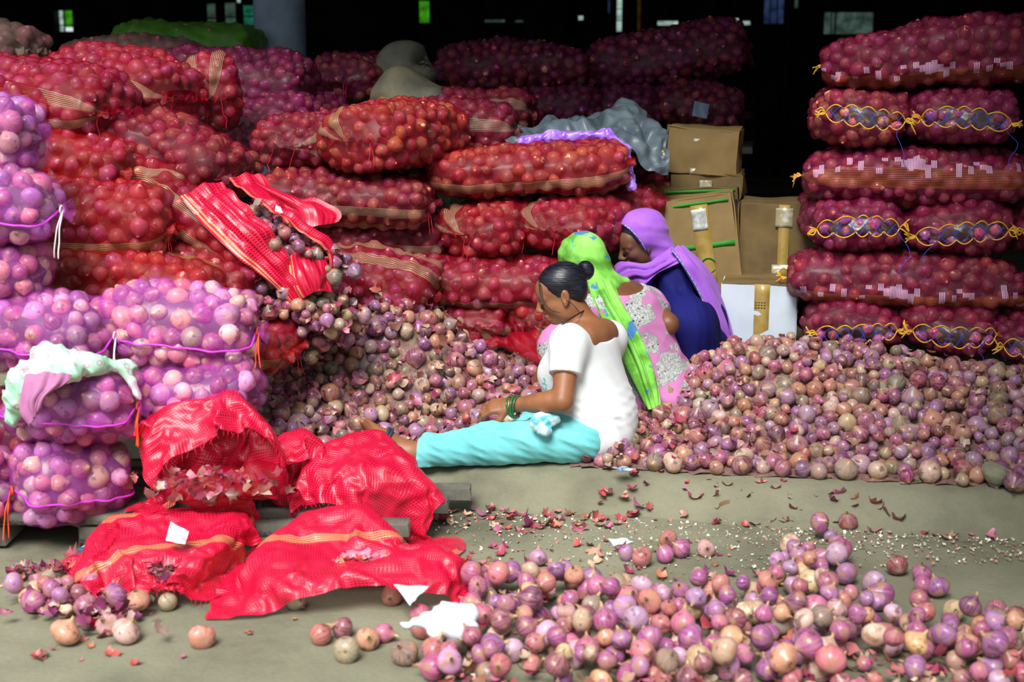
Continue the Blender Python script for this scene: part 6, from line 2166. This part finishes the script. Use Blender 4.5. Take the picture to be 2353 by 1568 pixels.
    # and hanging down the back to the floor
    g, G = sheet([[J(1540, 575, 6.26), J(1560, 566, 6.34), J(1572, 572, 6.50)],
                  [J(1565, 612, 6.22), J(1598, 604, 6.32), J(1612, 612, 6.52)],
                  [J(1592, 660, 6.24), J(1625, 646, 6.34), J(1640, 655, 6.56)],
                  [J(1618, 712, 6.26), J(1650, 700, 6.36), J(1658, 705, 6.60)],
                  [J(1644, 760, 6.28), J(1668, 752, 6.38), J(1676, 758, 6.62)],
                  [J(1655, 800, 6.30), J(1680, 792, 6.40), J(1690, 795, 6.62)]], 60, 40, [(3, .012, .6), (7, .005, 1.9)], .006)
    fall = put('shawl_fall', g.mesh('shawl_fall'), M_SHAWL)
    put('edging', Geo().tube(catmull(G[::4, 0], 50), .0035, 6).mesh('edging'), M_SHAWL_EDGE, fall)
    return t
woman_violet()
# ------------------------------------------------------------------ empty net sacks: sheets let fall over lumps of rubbish and the pallets, so that they fold by themselves
def px_x(px, d=4.8): return float(J(px, 784, d)[0])
def lump_mesh(parts, lo, hi, shrink=.008, h=.014):
    c = Clay(lo, hi, h)
    for p in parts:
        if p[0] == 'e': c.ell(p[1], tuple(np.array(p[2]) - shrink), None, .04)
        else: c.cone(p[1], p[2], p[3] - shrink, p[4] - shrink, .03)
    return c.mesh('lump', 0)
def box_span(x0, x1, y0, y1, z0, z1):
    return Geo().box((x1 - x0, y1 - y0, z1 - z0), Matrix.Translation(((x0 + x1) / 2, (y0 + y1) / 2, (z0 + z1) / 2))).mesh('box', False)
DRAPES = {
    'gape': dict(parts=[('e', J(480, 1010, 4.92), (.17, .10, .10)), ('c', J(405, 965, 4.90), J(525, 935, 4.92), .045, .045), ('c', J(530, 930, 4.92), J(590, 1000, 4.90), .045, .05), ('c', J(590, 1000, 4.88), J(622, 1095, 4.84), .05, .055),
                        ('c', J(400, 960, 4.9), J(335, 1080, 4.84), .045, .04), ('c', J(390, 1058, 4.80), J(560, 1052, 4.80), .028, .028)],
                 lo=V3(px_x(270), 4.35, .05), hi=V3(px_x(690), 5.2, .80), cx=px_x(475), cy=4.90, sx=.58, sy=.54, rot=.25, seed=3, grow=.32, n=34, m=34),
    'waist': dict(parts=[('e', J(700, 1040, 5.04), (.07, .07, .07)), ('c', J(655, 1035, 5.0), J(690, 1005, 5.06), .035, .03), ('c', J(660, 1095, 4.94), J(745, 1100, 4.94), .04, .045)],
                  lo=V3(px_x(600, 5), 4.6, .05), hi=V3(px_x(820, 5), 5.4, .6), cx=px_x(695, 5), cy=4.98, sx=.36, sy=.44, rot=.5, seed=5, grow=.35, n=24, m=28),
    'foot': dict(parts=[('e', J(835, 1110, 4.98), (.15, .11, .085)), ('c', J(770, 1040, 5.05), J(862, 1012, 5.12), .045, .04), ('c', J(905, 1065, 5.02), J(965, 1122, 4.96), .05, .045), ('c', J(725, 1090, 4.97), J(752, 1165, 4.88), .04, .025), ('c', J(740, 1075, 5.0), J(905, 1060, 5.05), .05, .05)],
                 lo=V3(px_x(660, 4.9), 4.4, .04), hi=V3(px_x(1020, 4.9), 5.4, .6), cx=px_x(838, 4.95), cy=4.93, sx=.56, sy=.54, rot=-.2, seed=6, grow=.32, n=34, m=34),
    'flat': dict(parts=[('c', J(260, 1205, 4.72), J(540, 1205, 4.74), .03, .035), ('e', J(350, 1275, 4.56), (.14, .10, .045)), ('c', J(540, 1215, 4.70), J(430, 1325, 4.44), .035, .03), ('c', J(225, 1240, 4.62), J(195, 1330, 4.42), .03, .02), ('c', J(320, 1350, 4.36), J(480, 1350, 4.36), .015, .02)],
                 lo=V3(px_x(100, 4.5), 4.0, -.01), hi=V3(px_x(650, 4.5), 5.0, .4), cx=px_x(350, 4.5), cy=4.47, sx=.60, sy=.60, rot=.35, seed=7, grow=.26, n=34, m=36),
    'cup': dict(parts=[('e', J(655, 1315, 4.47), (.09, .10, .065)), ('c', J(600, 1300, 4.5), J(710, 1210, 4.68), .05, .04), ('c', J(710, 1210, 4.68), J(830, 1200, 4.70), .04, .05), ('c', J(820, 1195, 4.70), J(890, 1245, 4.60), .05, .04),
                       ('c', J(620, 1350, 4.37), J(780, 1360, 4.33), .045, .04), ('c', J(770, 1345, 4.35), J(1000, 1288, 4.48), .038, .05), ('c', J(850, 1365, 4.33), J(1005, 1340, 4.41), .04, .04)],
                lo=V3(px_x(510, 4.5), 3.95, -.01), hi=V3(px_x(1080, 4.5), 5.0, .4), cx=px_x(795, 4.5), cy=4.41, sx=.74, sy=.60, rot=.12, seed=8, grow=.26, n=42, m=32)}
def drape_all(frames=44):
    tmp, cloths = [], {}
    cols = {}
    for k, j in DRAPES.items():
        col = bpy.data.collections.new('drape_' + k); SC.collection.children.link(col); cols[k] = col
        for me in (lump_mesh(j['parts'], j['lo'], j['hi']), box_span(-3, 3, 3, 6, -.1, 0),
                   box_span(px_x(-120), px_x(590, 4.9), 4.70, 5.4, 0, .115), box_span(px_x(600), px_x(940, 4.9), 4.9, 5.35, 0, .105)):
            o = bpy.data.objects.new('support', me); col.objects.link(o); tmp.append(o)
            o.modifiers.new('c', 'COLLISION'); o.collision.thickness_outer = .005; o.collision.cloth_friction = 25
        top = max(v.co.z for v in col.objects[0].data.vertices) + .03
        n, m, rot = j['n'], j['m'], j['rot']
        U, V = np.meshgrid(np.linspace(-.5, .5, n) * j['sx'], np.linspace(-.5, .5, m) * j['sy'], indexing='ij')
        P = np.stack([U * math.cos(rot) - V * math.sin(rot) + j['cx'], U * math.sin(rot) + V * math.cos(rot) + j['cy'], np.full_like(U, top)], -1)
        P[..., 2] += wobble(P.reshape(-1, 3), j['seed'], 6, .012, 3).reshape(n, m)
        P[..., 0] += wobble(P.reshape(-1, 3), j['seed'] + 1, 6, .012, 2).reshape(n, m)
        co = bpy.data.objects.new('sheet', np_mesh('sheet', P.reshape(-1, 3), quads=grid_quads(n, m)))
        col.objects.link(co); tmp.append(co)
        md = co.modifiers.new('cl', 'CLOTH'); s = md.settings
        s.quality = 6; s.mass = .12; s.tension_stiffness = 12; s.compression_stiffness = 12; s.shear_stiffness = 4; s.bending_stiffness = .15; s.shrink_min = -j['grow']; s.air_damping = 1.5
        s.tension_damping = 8; s.compression_damping = 8; s.shear_damping = 8; s.bending_damping = 1.0
        cs = md.collision_settings; cs.use_self_collision = True; cs.self_distance_min = .004; cs.distance_min = .004; cs.collision_quality = 3
        cs.collection = col
        md.point_cache.frame_start = 1; md.point_cache.frame_end = frames
        cloths[k] = (co, n, m)
    SC.frame_start, SC.frame_end = 1, frames
    for fr in range(1, frames + 1): SC.frame_set(fr)
    dg = bpy.context.evaluated_depsgraph_get()
    out = {}
    for k, (co, n, m) in cloths.items():
        em = co.evaluated_get(dg).to_mesh()
        A = np.empty(len(em.vertices) * 3, dtype=np.float32); em.vertices.foreach_get('co', A)
        A = A.reshape(n, m, 3).astype(float)
        A = np.stack([catmull(A[:, q], n * 3) for q in range(m)], 1)
        out[k] = np.stack([catmull(A[q], m * 3) for q in range(A.shape[0])], 0)
    for o in tmp: bpy.data.objects.remove(o)
    for c in cols.values(): bpy.data.collections.remove(c)
    SC.frame_set(1)
    return out
SHEETS = drape_all()
def fallen_sheet(key, mat, label, band=0.0):
    G = SHEETS[key]; j = DRAPES[key]
    nu, nv = G.shape[:2]
    gr = 1 + j['grow']
    U, V = np.meshgrid(np.linspace(-.5, .5, nu) * j['sx'] * gr, np.linspace(-.5, .5, nv) * j['sy'] * gr, indexing='ij')
    b = np.array([G[..., 0].mean(), G[..., 1].mean(), G[..., 2].min()])
    me = np_mesh('empty_sack', (G - b).reshape(-1, 3), quads=grid_quads(nu, nv), uv=np.stack([U, V + band], -1).reshape(-1, 2))
    o = link('empty_sack', me, mat, loc=b)
    tag(o, label, 'sack', 'crumpled empty red sacks in the foreground')
    return o, G
# ------------------------------------------------------------------ crumpled empty sacks, cloths, tarpaulin
def clay_cloth(name, label, cat, parts, lo, hi, folds, mat, h=.0065, uv=True, smooth=1, floor=None, base=None, subs=(), group=None, uvrot=0.0):
    c = Clay(lo, hi, h)
    for p in parts:
        if p[0] == 'e': c.ell(p[1], p[2], None, p[3] if len(p) > 3 else .05)
        else: c.cone(p[1], p[2], p[3], p[4], p[5] if len(p) > 5 else .04)
    for f in folds: c.warp(f)
    for p in subs: c.ell(p[0], p[1], None, .012, 'sub')
    if floor is not None: c.half(V3(0, 0, floor), V3(0, 0, -1))
    V, Q = surface_nets(c.D, c.lo, c.h)
    for _ in range(smooth):
        S = np.zeros_like(V); n = np.zeros(len(V))
        for a, b in ((0, 1), (1, 2), (2, 3), (3, 0)):
            np.add.at(S, Q[:, a], V[Q[:, b]]); np.add.at(S, Q[:, b], V[Q[:, a]]); np.add.at(n, Q[:, a], 1); np.add.at(n, Q[:, b], 1)
        V = V * .4 + .6 * S / np.maximum(n, 1)[:, None]
    b = V.mean(0) if base is None else np.array(tuple(base))
    b[2] = V[:, 2].min()
    w1 = wobble(V, 3, 1.6, .05, 2); w2 = wobble(V, 9, 1.4, .07, 2)
    cr, sr = math.cos(uvrot), math.sin(uvrot)
    x, y = V[:, 0] - b[0], (V[:, 2] - b[2]) + (V[:, 1] - b[1]) * .75
    UV = np.stack([x * cr - y * sr + w1, x * sr + y * cr + w2], -1)
    me = np_mesh(name, V - b, quads=Q, uv=UV)
    o = link(name, me, mat, loc=b)
    if label: tag(o, label, cat, group)
    return o
def fringe(o, pts, rng, n=40, ln=.03, mat=None):
    """frayed threads along a torn rim, a child of the sack"""
    C = catmull(pts, n)
    g = Geo()
    b = np.array(o.location)
    for p in C:
        d = rng.normal(0, .5, 3) + np.array([0, -.4, -.8]); d /= np.linalg.norm(d)
        g.tube(np.array([p, p + d * ln * .5, p + d * ln * rng.uniform(.7, 1.2) + rng.normal(0, .004, 3)]) - b, .0011, 3)
    s = link('frayed_rim', g.mesh('frayed_rim'), mat or M_RED_TWINE, o); s['kind'] = 'stuff'
# upright open one: hood of net over a sagging belly
o, G = fallen_sheet('gape', NET['empty'], 'crumpled red net sack gaping open towards the camera, tallest of the empty ones', .06)
fringe(o, G[8:-8:5, 0], np.random.default_rng(1))
bel = clay_cloth('belly', None, None, [('e', J(490, 1118, 4.80), (.19, .12, .065)), ('c', J(590, 1095, 4.78), J(622, 1100, 4.80), .055, .055)],
    J(270, 1190, 4.8) * V3(1, 0, 0) + V3(0, 4.35, .05), J(690, 900, 4.8) * V3(1, 0, 0) + V3(0, 5.12, .80), [fold(50, .012, 202, axis=(.4, .3, .8))], NET['loose'], floor=.117)
bel.parent = o; bel.location = bel.location - o.location
rb = np.random.default_rng(12)
fp = np.array([J(490, 1112, 4.76) + rb.normal(0, 1, 3) * V3(.10, .05, .022) for k in range(160)])
fv, fq, fc = flake_cloud(fp, np.tile([0, -.6, .7], (160, 1)), rb.uniform(.012, .026, 160), rb)
fo = link('onion_skins', np_mesh('onion_skins', fv - np.array(o.location), quads=fq, col=fc * 1.2), M_FLAKE, o); fo['kind'] = 'stuff'
o, G = fallen_sheet('waist', NET['empty'], 'small waisted red net sack between the gaping one and the one by the bare foot', .05)
o, G = fallen_sheet('foot', NET['empty'], 'crumpled red net sack heaped by the bare foot, on the stepped pallet boards', -.1)
fringe(o, G[10:-10:5, 0], np.random.default_rng(2), 30, .02)
o, G = fallen_sheet('flat', NET['empty'], 'flattened red net sack with a white paper tag, lying off the pallet onto the street', .1)
fringe(o, G[10:-10:5, 0], np.random.default_rng(3), 30, .02)
o, G = fallen_sheet('cup', NET['empty'], 'crumpled red net sack on the street cupping a hollow of onion skins', .05)
P = []
rr = np.random.default_rng(5)
for k in range(60): P.append(J(835 + rr.normal(0, 38), 1296 + rr.normal(0, 9), 4.46) + V3(0, 0, .0))
V, Q, C = flake_cloud(np.array(P), np.tile([0, -.3, 1.0], (60, 1)), rr.uniform(.010, .024, 60), rr)
so = link('onion_skins', np_mesh('onion_skins', V, quads=Q, col=C * 1.7), M_FLAKE); tag(so, 'onion skins caught in the hollow of the right-hand empty sack', 'onion skin', kind='stuff')
# scrap of net at the foot of the stack
clay_cloth('empty_sack', 'limp scrap of red net at the foot of the stack, beside the heap', 'sack',
    [('c', J(1120, 790, 6.1), J(1230, 775, 6.12), .022, .03), ('c', J(1190, 800, 6.08), J(1250, 830, 6.05), .03, .02), ('e', J(1210, 790, 6.1), (.07, .04, .035))],
    J(1060, 860, 6) * V3(1, 0, 0) + V3(0, 5.6, .2), J(1300, 700, 6) * V3(1, 0, 0) + V3(0, 6.3, .75), [fold(60, .014, 215, axis=(.5, .1, .7))], NET['loose'])

# green printed cloth thrown over a purple sack
def mint():
    m, nt, p, nodes, links = new_mat('cotton_mint_print')
    tc = nodes.new('ShaderNodeTexCoord')
    v = N(nodes, 'ShaderNodeTexVoronoi', feature='F1'); v.inputs['Scale'].default_value = 22.0
    links.new(tc.outputs['Object'], v.inputs['Vector'])
    r = ramp(nodes, [(0.16, (0, 0, 0)), (0.20, (1, 1, 1)), (0.28, (1, 1, 1)), (0.33, (0, 0, 0))]); links.new(v.outputs['Distance'], r.inputs[0])
    n = N(nodes, 'ShaderNodeTexNoise'); n.inputs['Scale'].default_value = 9.0
    links.new(tc.outputs['Object'], n.inputs['Vector'])
    b = ramp(nodes, [(0.40, (0.42, 0.80, 0.55)), (0.58, (0.60, 0.82, 0.66)), (0.66, (0.55, 0.36, 0.46))]); links.new(n.outputs['Fac'], b.inputs[0])
    links.new(mixc(nodes, links, math_(nodes, links, 'MULTIPLY', r.outputs[0], 0.7), b.outputs[0], (0.52, 0.26, 0.42)), p.inputs['Base Color'])
    p.inputs['Roughness'].default_value = 0.85
    return m
M_MINT = mint()
M_MAUVE = cloth('cotton_mauve', (0.42, 0.14, 0.30), (0.50, 0.20, 0.38), big=10)
o = clay_cloth('cloth', 'crumpled mint green cloth with pink print draped over a purple sack', 'cloth',
    [('c', J(30, 960, 4.72), J(55, 870, 4.72), .028, .040), ('c', J(55, 870, 4.72), J(110, 822, 4.76), .042, .045), ('c', J(110, 822, 4.76), J(215, 838, 4.74), .045, .036),
     ('e', J(130, 858, 4.68), (.085, .05, .040)), ('c', J(215, 838, 4.76), J(290, 845, 4.82), .026, .020), ('c', J(290, 845, 4.82), J(322, 910, 4.78), .022, .012), ('e', J(45, 900, 4.68), (.045, .035, .06))],
    J(-40, 1060, 4.7) * V3(1, 0, 0) + V3(0, 4.35, .45), J(370, 760, 4.7) * V3(1, 0, 0) + V3(0, 5.0, 1.0),
    [fold(60, .014, 221, axis=(.6, .2, .5)), fold(95, .007, 222)], M_MINT, h=.005, uv=False)
b = np.array(o.location)
g, G = sheet([[J(60, 862, 4.63), J(110, 856, 4.60), J(165, 862, 4.62)], [J(55, 905, 4.60), J(95, 890, 4.57), J(150, 880, 4.59)], [J(52, 950, 4.59), J(75, 925, 4.56), J(110, 905, 4.57)], [J(68, 980, 4.585), J(78, 960, 4.56), J(88, 940, 4.57)]],
             36, 30, [(2.5, .008, .3), (6, .004, 2)], .004)
me = g.mesh('lining'); me.transform(Matrix.Translation(-Vector(b)))
link('lining', me, M_MAUVE, o)

# grey tarpaulin over the stack
M_TARP = plain('tarpaulin_grey', (0.15, 0.20, 0.23), 0.40, 0.45, noise=(7, (0.075, 0.10, 0.125), .35, .65), bump=0.4, bscale=40)
M_VIOLET_PLASTIC = plain('plastic_violet', (0.30, 0.10, 0.75), 0.3, 0.5, noise=(18, (0.50, 0.30, 0.80), .4, .65))
t = thing('tarpaulin', 'grey tarpaulin with a metal eyelet thrown over the stack behind the women', 'tarpaulin', tuple(J(1350, 330, 6.8)))
tb = Matrix.Translation(-Vector(J(1350, 330, 6.8)))
g, G = sheet([[J(1162, 326, 7.0), J(1230, 292, 7.1), J(1330, 283, 7.15), J(1402, 250, 7.15), J(1482, 254, 7.05), J(1505, 285, 6.95)],
              [J(1160, 332, 6.85), J(1230, 304, 6.85), J(1330, 292, 6.85), J(1410, 272, 6.85), J(1490, 285, 6.80), J(1522, 320, 6.75)],
              [J(1165, 336, 6.75), J(1235, 318, 6.72), J(1335, 303, 6.72), J(1420, 310, 6.66), J(1490, 345, 6.62), J(1532, 365, 6.64)],
              [J(1175, 340, 6.70), J(1240, 330, 6.66), J(1345, 322, 6.64), J(1432, 352, 6.58), J(1492, 392, 6.58), J(1535, 402, 6.62)]], 60, 120, [(3, .014, .4), (7, .007, 1.2)], .004, crumple=.030, seed=4)
me = g.mesh('sheet'); me.transform(tb); link('sheet', me, M_TARP, t)
ey = J(1524, 352, 6.60)
g = Geo().tube([ey + V3(.010 * math.cos(a), -.004, .010 * math.sin(a)) for a in np.arange(14) * 2 * PI / 14], .003, 5, closed=True)
me = g.mesh('eyelet'); me.transform(tb); link('eyelet', me, M_GOLD, t)
pz = clay_cloth('plastic_sheet', 'violet plastic sheet bunched under the grey tarpaulin', 'plastic sheet',
    [('c', J(1200, 326, 6.60), J(1270, 316, 6.58), .025, .028), ('c', J(1270, 316, 6.58), J(1395, 310, 6.56), .026, .022), ('c', J(1395, 310, 6.56), J(1440, 340, 6.52), .020, .014), ('c', J(1440, 345, 6.52), J(1452, 430, 6.40), .014, .022)],
    J(1170, 460, 6.5) * V3(1, 0, 0) + V3(0, 6.2, .95), J(1490, 270, 6.5) * V3(1, 0, 0) + V3(0, 6.8, 1.5), [fold(120, .010, 231)], M_VIOLET_PLASTIC, h=.005)

# jute sacks at the back
def jute_sack(label, px, py, d, L, W, T, yaw, pitch, seed, roll=0):
    s = Sack(seed, L, W, T, n1=2.6, nsec=2.2, lump=.045, res=.018)
    p = at_d(px, py, d)
    me = np_mesh('jute_sack', s.G.reshape(-1, 3), quads=grid_quads(s.nu, s.nv, True)[:, ::-1])
    o = link('jute_sack', me, M_JUTE); o.matrix_world = frame(p, yaw, roll, pitch)
    g = Geo()
    b = s.G[-1].mean(0); rng = np.random.default_rng(seed)
    for k in range(5):
        g.tube(catmull([b, b + np.array([.02, .03 * rng.normal(), .02 * rng.normal()]), b + np.array([.05, .05 * rng.normal(), .03 * rng.normal()])], 8), .007, 5)
    link('tied_mouth', g.mesh('tied_mouth'), M_JUTE, o)
    return tag(o, label, 'sack')
jute_sack('greenish jute sack in front of the grey one, behind the big gathered sack', 945, 225, 7.4, .40, .40, .19, -6, 0, 61)
jute_sack('grey jute sack leaning to the left behind the greenish one', 900, 178, 7.7, .36, .34, .20, -20, 24, 62)
lump = clay_cloth('jute_scrap', 'wad of jute cloth on the right-hand heap at the right edge', 'cloth',
    [('e', J(2295, 1095, 5.2), (.045, .04, .035)), ('e', J(2275, 1080, 5.24), (.03, .03, .03))], J(2200, 1180, 5.2) * V3(1, 0, 0) + V3(0, 4.8, .05), J(2360, 1000, 5.2) * V3(1, 0, 0) + V3(0, 5.4, .4), [fold(100, .008, 233)], M_JUTE, h=.006)
p = J(2332, 1115, 5.16)
lay_onion(p[0], p[1], .04, 'dark brown onion beside the wad of jute at the right edge', z=PLAT + .036)

# ------------------------------------------------------------------ torn open sack spilling onions
tt, ss = make_sack('torn red sack slanting down from the left, slit open with onions inside', 490, 525, 5.62, .56, .34, .24, yaw=-14, pitch=-30, net='red', seed=371, band=150, hem=(0, 0))
inv = tt.matrix_world.inverted()
def part_sheet(rows, nu, nv, folds, name, mat=None, parent=tt, uvs=(.50, .10)):
    g, G = sheet([[Vector(p) for p in r] for r in rows], nu, nv, folds, .003, uvs, crumple=.014, seed=len(name) + nu)
    me = g.mesh(name); me.transform(parent.matrix_world.inverted())
    return link(name, me, mat or NET['empty'], parent)
bpy.context.view_layer.update()
part_sheet([[J(420, 460, 5.50), J(460, 435, 5.50), J(512, 425, 5.54)], [J(470, 520, 5.42), J(520, 485, 5.42), J(560, 470, 5.46)], [J(545, 590, 5.40), J(590, 555, 5.40), J(625, 535, 5.44)], [J(620, 650, 5.42), J(650, 625, 5.42), J(672, 605, 5.46)], [J(672, 700, 5.46), J(690, 690, 5.46), J(705, 670, 5.48)]], 50, 26, [(2, .008, .4), (5, .004, 1)], 'torn_flap')
part_sheet([[J(525, 420, 5.56), J(545, 412, 5.58), J(570, 405, 5.62)], [J(610, 478, 5.50), J(622, 468, 5.52), J(634, 458, 5.56)], [J(690, 535, 5.48), J(702, 526, 5.50), J(716, 520, 5.54)], [J(750, 580, 5.50), J(765, 572, 5.52), J(775, 580, 5.56)], [J(752, 640, 5.52), J(768, 636, 5.54), J(778, 640, 5.58)]], 50, 18, [(1.5, .006, .4)], 'torn_flap')
part_sheet([[J(660, 590, 5.50), J(700, 572, 5.50), J(735, 582, 5.54)], [J(670, 640, 5.46), J(712, 620, 5.44), J(752, 625, 5.50)], [J(690, 690, 5.46), J(725, 670, 5.44), J(760, 672, 5.50)]], 34, 26, [(2, .008, 1.4), (5, .003, 1)], 'torn_flap')
part_sheet([[J(540, 420, 5.75), J(570, 402, 5.78), J(600, 415, 5.8)], [J(585, 455, 5.72), J(620, 440, 5.72), J(640, 450, 5.76)], [J(630, 500, 5.70), J(700, 480, 5.66), J(770, 490, 5.72)], [J(660, 520, 5.68), J(710, 525, 5.64), J(778, 512, 5.70)]], 34, 26, [(2, .010, 1.4), (5, .004, 1)], 'torn_flap')
def stream(label, path, widths, n, seed, r=.029, name='onions', parent=None):
    rng = np.random.default_rng(seed)
    Cv = catmull(path, 80)
    acc = []; ar = []
    for _ in range(n * 12):
        if len(acc) >= n: break
        k = rng.integers(80)
        w = np.interp(k / 79, np.linspace(0, 1, len(widths)), widths)
        p = Cv[k] + rng.normal(0, 1, 3) * np.array([w, w * .8, w * .35])
        rr = r * rng.uniform(.7, 1.2)
        if acc and (((np.array(acc) - p) ** 2).sum(1) < ((np.array(ar) + rr) * .80) ** 2).any(): continue
        acc.append(p); ar.append(rr)
    V, Q, T, UV, C = onion_cloud(np.array(acc), np.array(ar), rng, 'mid')
    o = link(name, np_mesh(name, V, quads=Q, tris=T, uv=UV, col=C), M_ONION)
    o['kind'] = 'stuff'
    P = np.array(acc)[rng.integers(0, len(acc), n)] + rng.normal(0, .02, (n, 3)) + V3(0, -.01, .012)
    V, Q, C = flake_cloud(P, np.tile([0, -.5, .8], (n, 1)), rng.uniform(.010, .022, n), rng)
    f = link('onion_skins', np_mesh('onion_skins', V, quads=Q, col=C), M_FLAKE); f['kind'] = 'stuff'
    if label:
        tag(o, label, 'onions'); tag(f, 'dry skins among the ' + label.split(' ', 1)[1], 'onion skin')
    return o, f
stream('stream of onions showing in the slit of the torn sack', [J(585, 490, 5.58), J(640, 540, 5.54), J(690, 575, 5.54), J(735, 625, 5.56)], [.035, .045, .05, .04], 70, 301, name='onion_stream')
stream('tumble of onions pouring from the torn end onto the left heap', [J(600, 675, 5.56), J(660, 690, 5.55), J(715, 725, 5.60), J(745, 780, 5.68)], [.05, .07, .07, .06], 150, 302, name='onion_stream')

# ------------------------------------------------------------------ papers and small litter
def paper(name, label, quad, mat, cat='paper', folds=((1.5, .003, .3),), thick=.0015, n=12, off=0.0):
    a, b, c, d = [np.array(tuple(q)) for q in quad]
    m1, m2 = (a + b) / 2, (d + c) / 2
    g, G = sheet([[a, m1, b], [(a + d) / 2, (m1 + m2) / 2 + V3(0, 0, off), (b + c) / 2], [d, m2, c]], n, n, folds, thick)
    V = np.vstack(g.v); base = V.mean(0); base[2] = V[:, 2].min()
    me = g.mesh(name); me.transform(Matrix.Translation(-Vector(base)))
    o = link(name, me, mat, loc=base)
    return tag(o, label, cat) if label else o
pt = paper('paper_tag', 'white paper tag with faint red print on the flattened red sack', [J(392, 1200, 4.49), J(434, 1222, 4.49), J(425, 1252, 4.46), J(381, 1243, 4.46)], M_PAPER)
M_FAINT = plain('print_faint_red', (0.66, 0.40, 0.46), 0.8)
for k in range(7):
    p0 = J(391 + k * 5.2, 1217 + k * 2.4, 4.455); p1 = J(394.5 + k * 5.2, 1218.4 + k * 2.4, 4.455); p2 = J(394.2 + k * 5.2, 1224 + k * 2.4, 4.45); p3 = J(390.7 + k * 5.2, 1222.8 + k * 2.4, 4.45)
    g = Geo().add(np.array([p0, p1, p2, p3]) - np.array(pt.location), [(0, 1, 2, 3)]); o = link('printed_digit', g.mesh('digit', False), M_FAINT, pt)
paper('paper_scrap', 'torn white paper scrap sticking out beside the clean red onion', [J(905, 1345, 4.29), J(985, 1348, 4.30), J(960, 1372, 4.22), J(942, 1392, 4.19)], M_PAPER)
paper('paper_scrap', 'small white paper lying flat on the bare floor behind the short row', [at_z(1396, 1240, .004), at_z(1440, 1237, .004), at_z(1456, 1247, .004), at_z(1410, 1255, .004)], M_PAPER)
paper('paper_scrap', 'white paper tag caught in the torn sack flap', [J(634, 470, 5.48), J(646, 478, 5.48), J(650, 490, 5.47), J(632, 486, 5.47)], M_PAPER)
M_BLUEPAPER = plain('paper_pale_blue', (0.38, 0.46, 0.66), 0.6)
lb = paper('paper_label', None, [J(1596, 232, 7.88), J(1630, 240, 7.88), J(1624, 273, 7.88), J(1590, 266, 7.88)], M_BLUEPAPER)
bpy.context.view_layer.update()
lb.parent = LABELLED
lb.matrix_parent_inverse = LABELLED.matrix_world.inverted()
lb['label'] = 'pale blue paper label'
M_BLUENOTE = plain('paper_blue_note', (0.10, 0.18, 0.35), 0.6, noise=(60, (0.45, 0.5, 0.55), .45, .6))
paper('paper_scrap', 'crumpled blue printed paper at the near foot of the right-hand heap', [J(1405, 1075, 5.36), J(1440, 1072, 5.36), J(1462, 1080, 5.33), J(1425, 1084, 5.32)], M_BLUENOTE)
clay_cloth('white_cloth', 'crumpled white cloth lying on the front onion spill', 'cloth',
    [('c', J(935, 1470, 4.02), J(1000, 1460, 4.02), .012, .022), ('e', J(1045, 1462, 4.03), (.05, .04, .028)), ('c', J(1000, 1462, 4.02), J(1085, 1440, 4.04), .022, .022), ('c', J(1000, 1490, 3.97), J(1085, 1480, 3.99), .018, .016), ('c', J(1030, 1435, 4.06), J(1050, 1490, 3.99), .02, .02)],
    J(900, 1540, 4) * V3(1, 0, 0) + V3(0, 3.6, -.01), J(1130, 1390, 4) * V3(1, 0, 0) + V3(0, 4.3, .25), [fold(85, .011, 241, axis=(.6, .3, .5))], M_PAPER, h=.0045).location.z += .045
paper('torn_wrapper', 'small blue and yellow wrapper corner by the pallet block', [at_z(176, 1266, .012), at_z(196, 1252, .03), at_z(202, 1256, .03), at_z(200, 1264, .006)], plain('wrapper_print', (0.10, 0.35, 0.60), .5, noise=(30, (0.75, 0.55, 0.05), .48, .52)), 'wrapper')
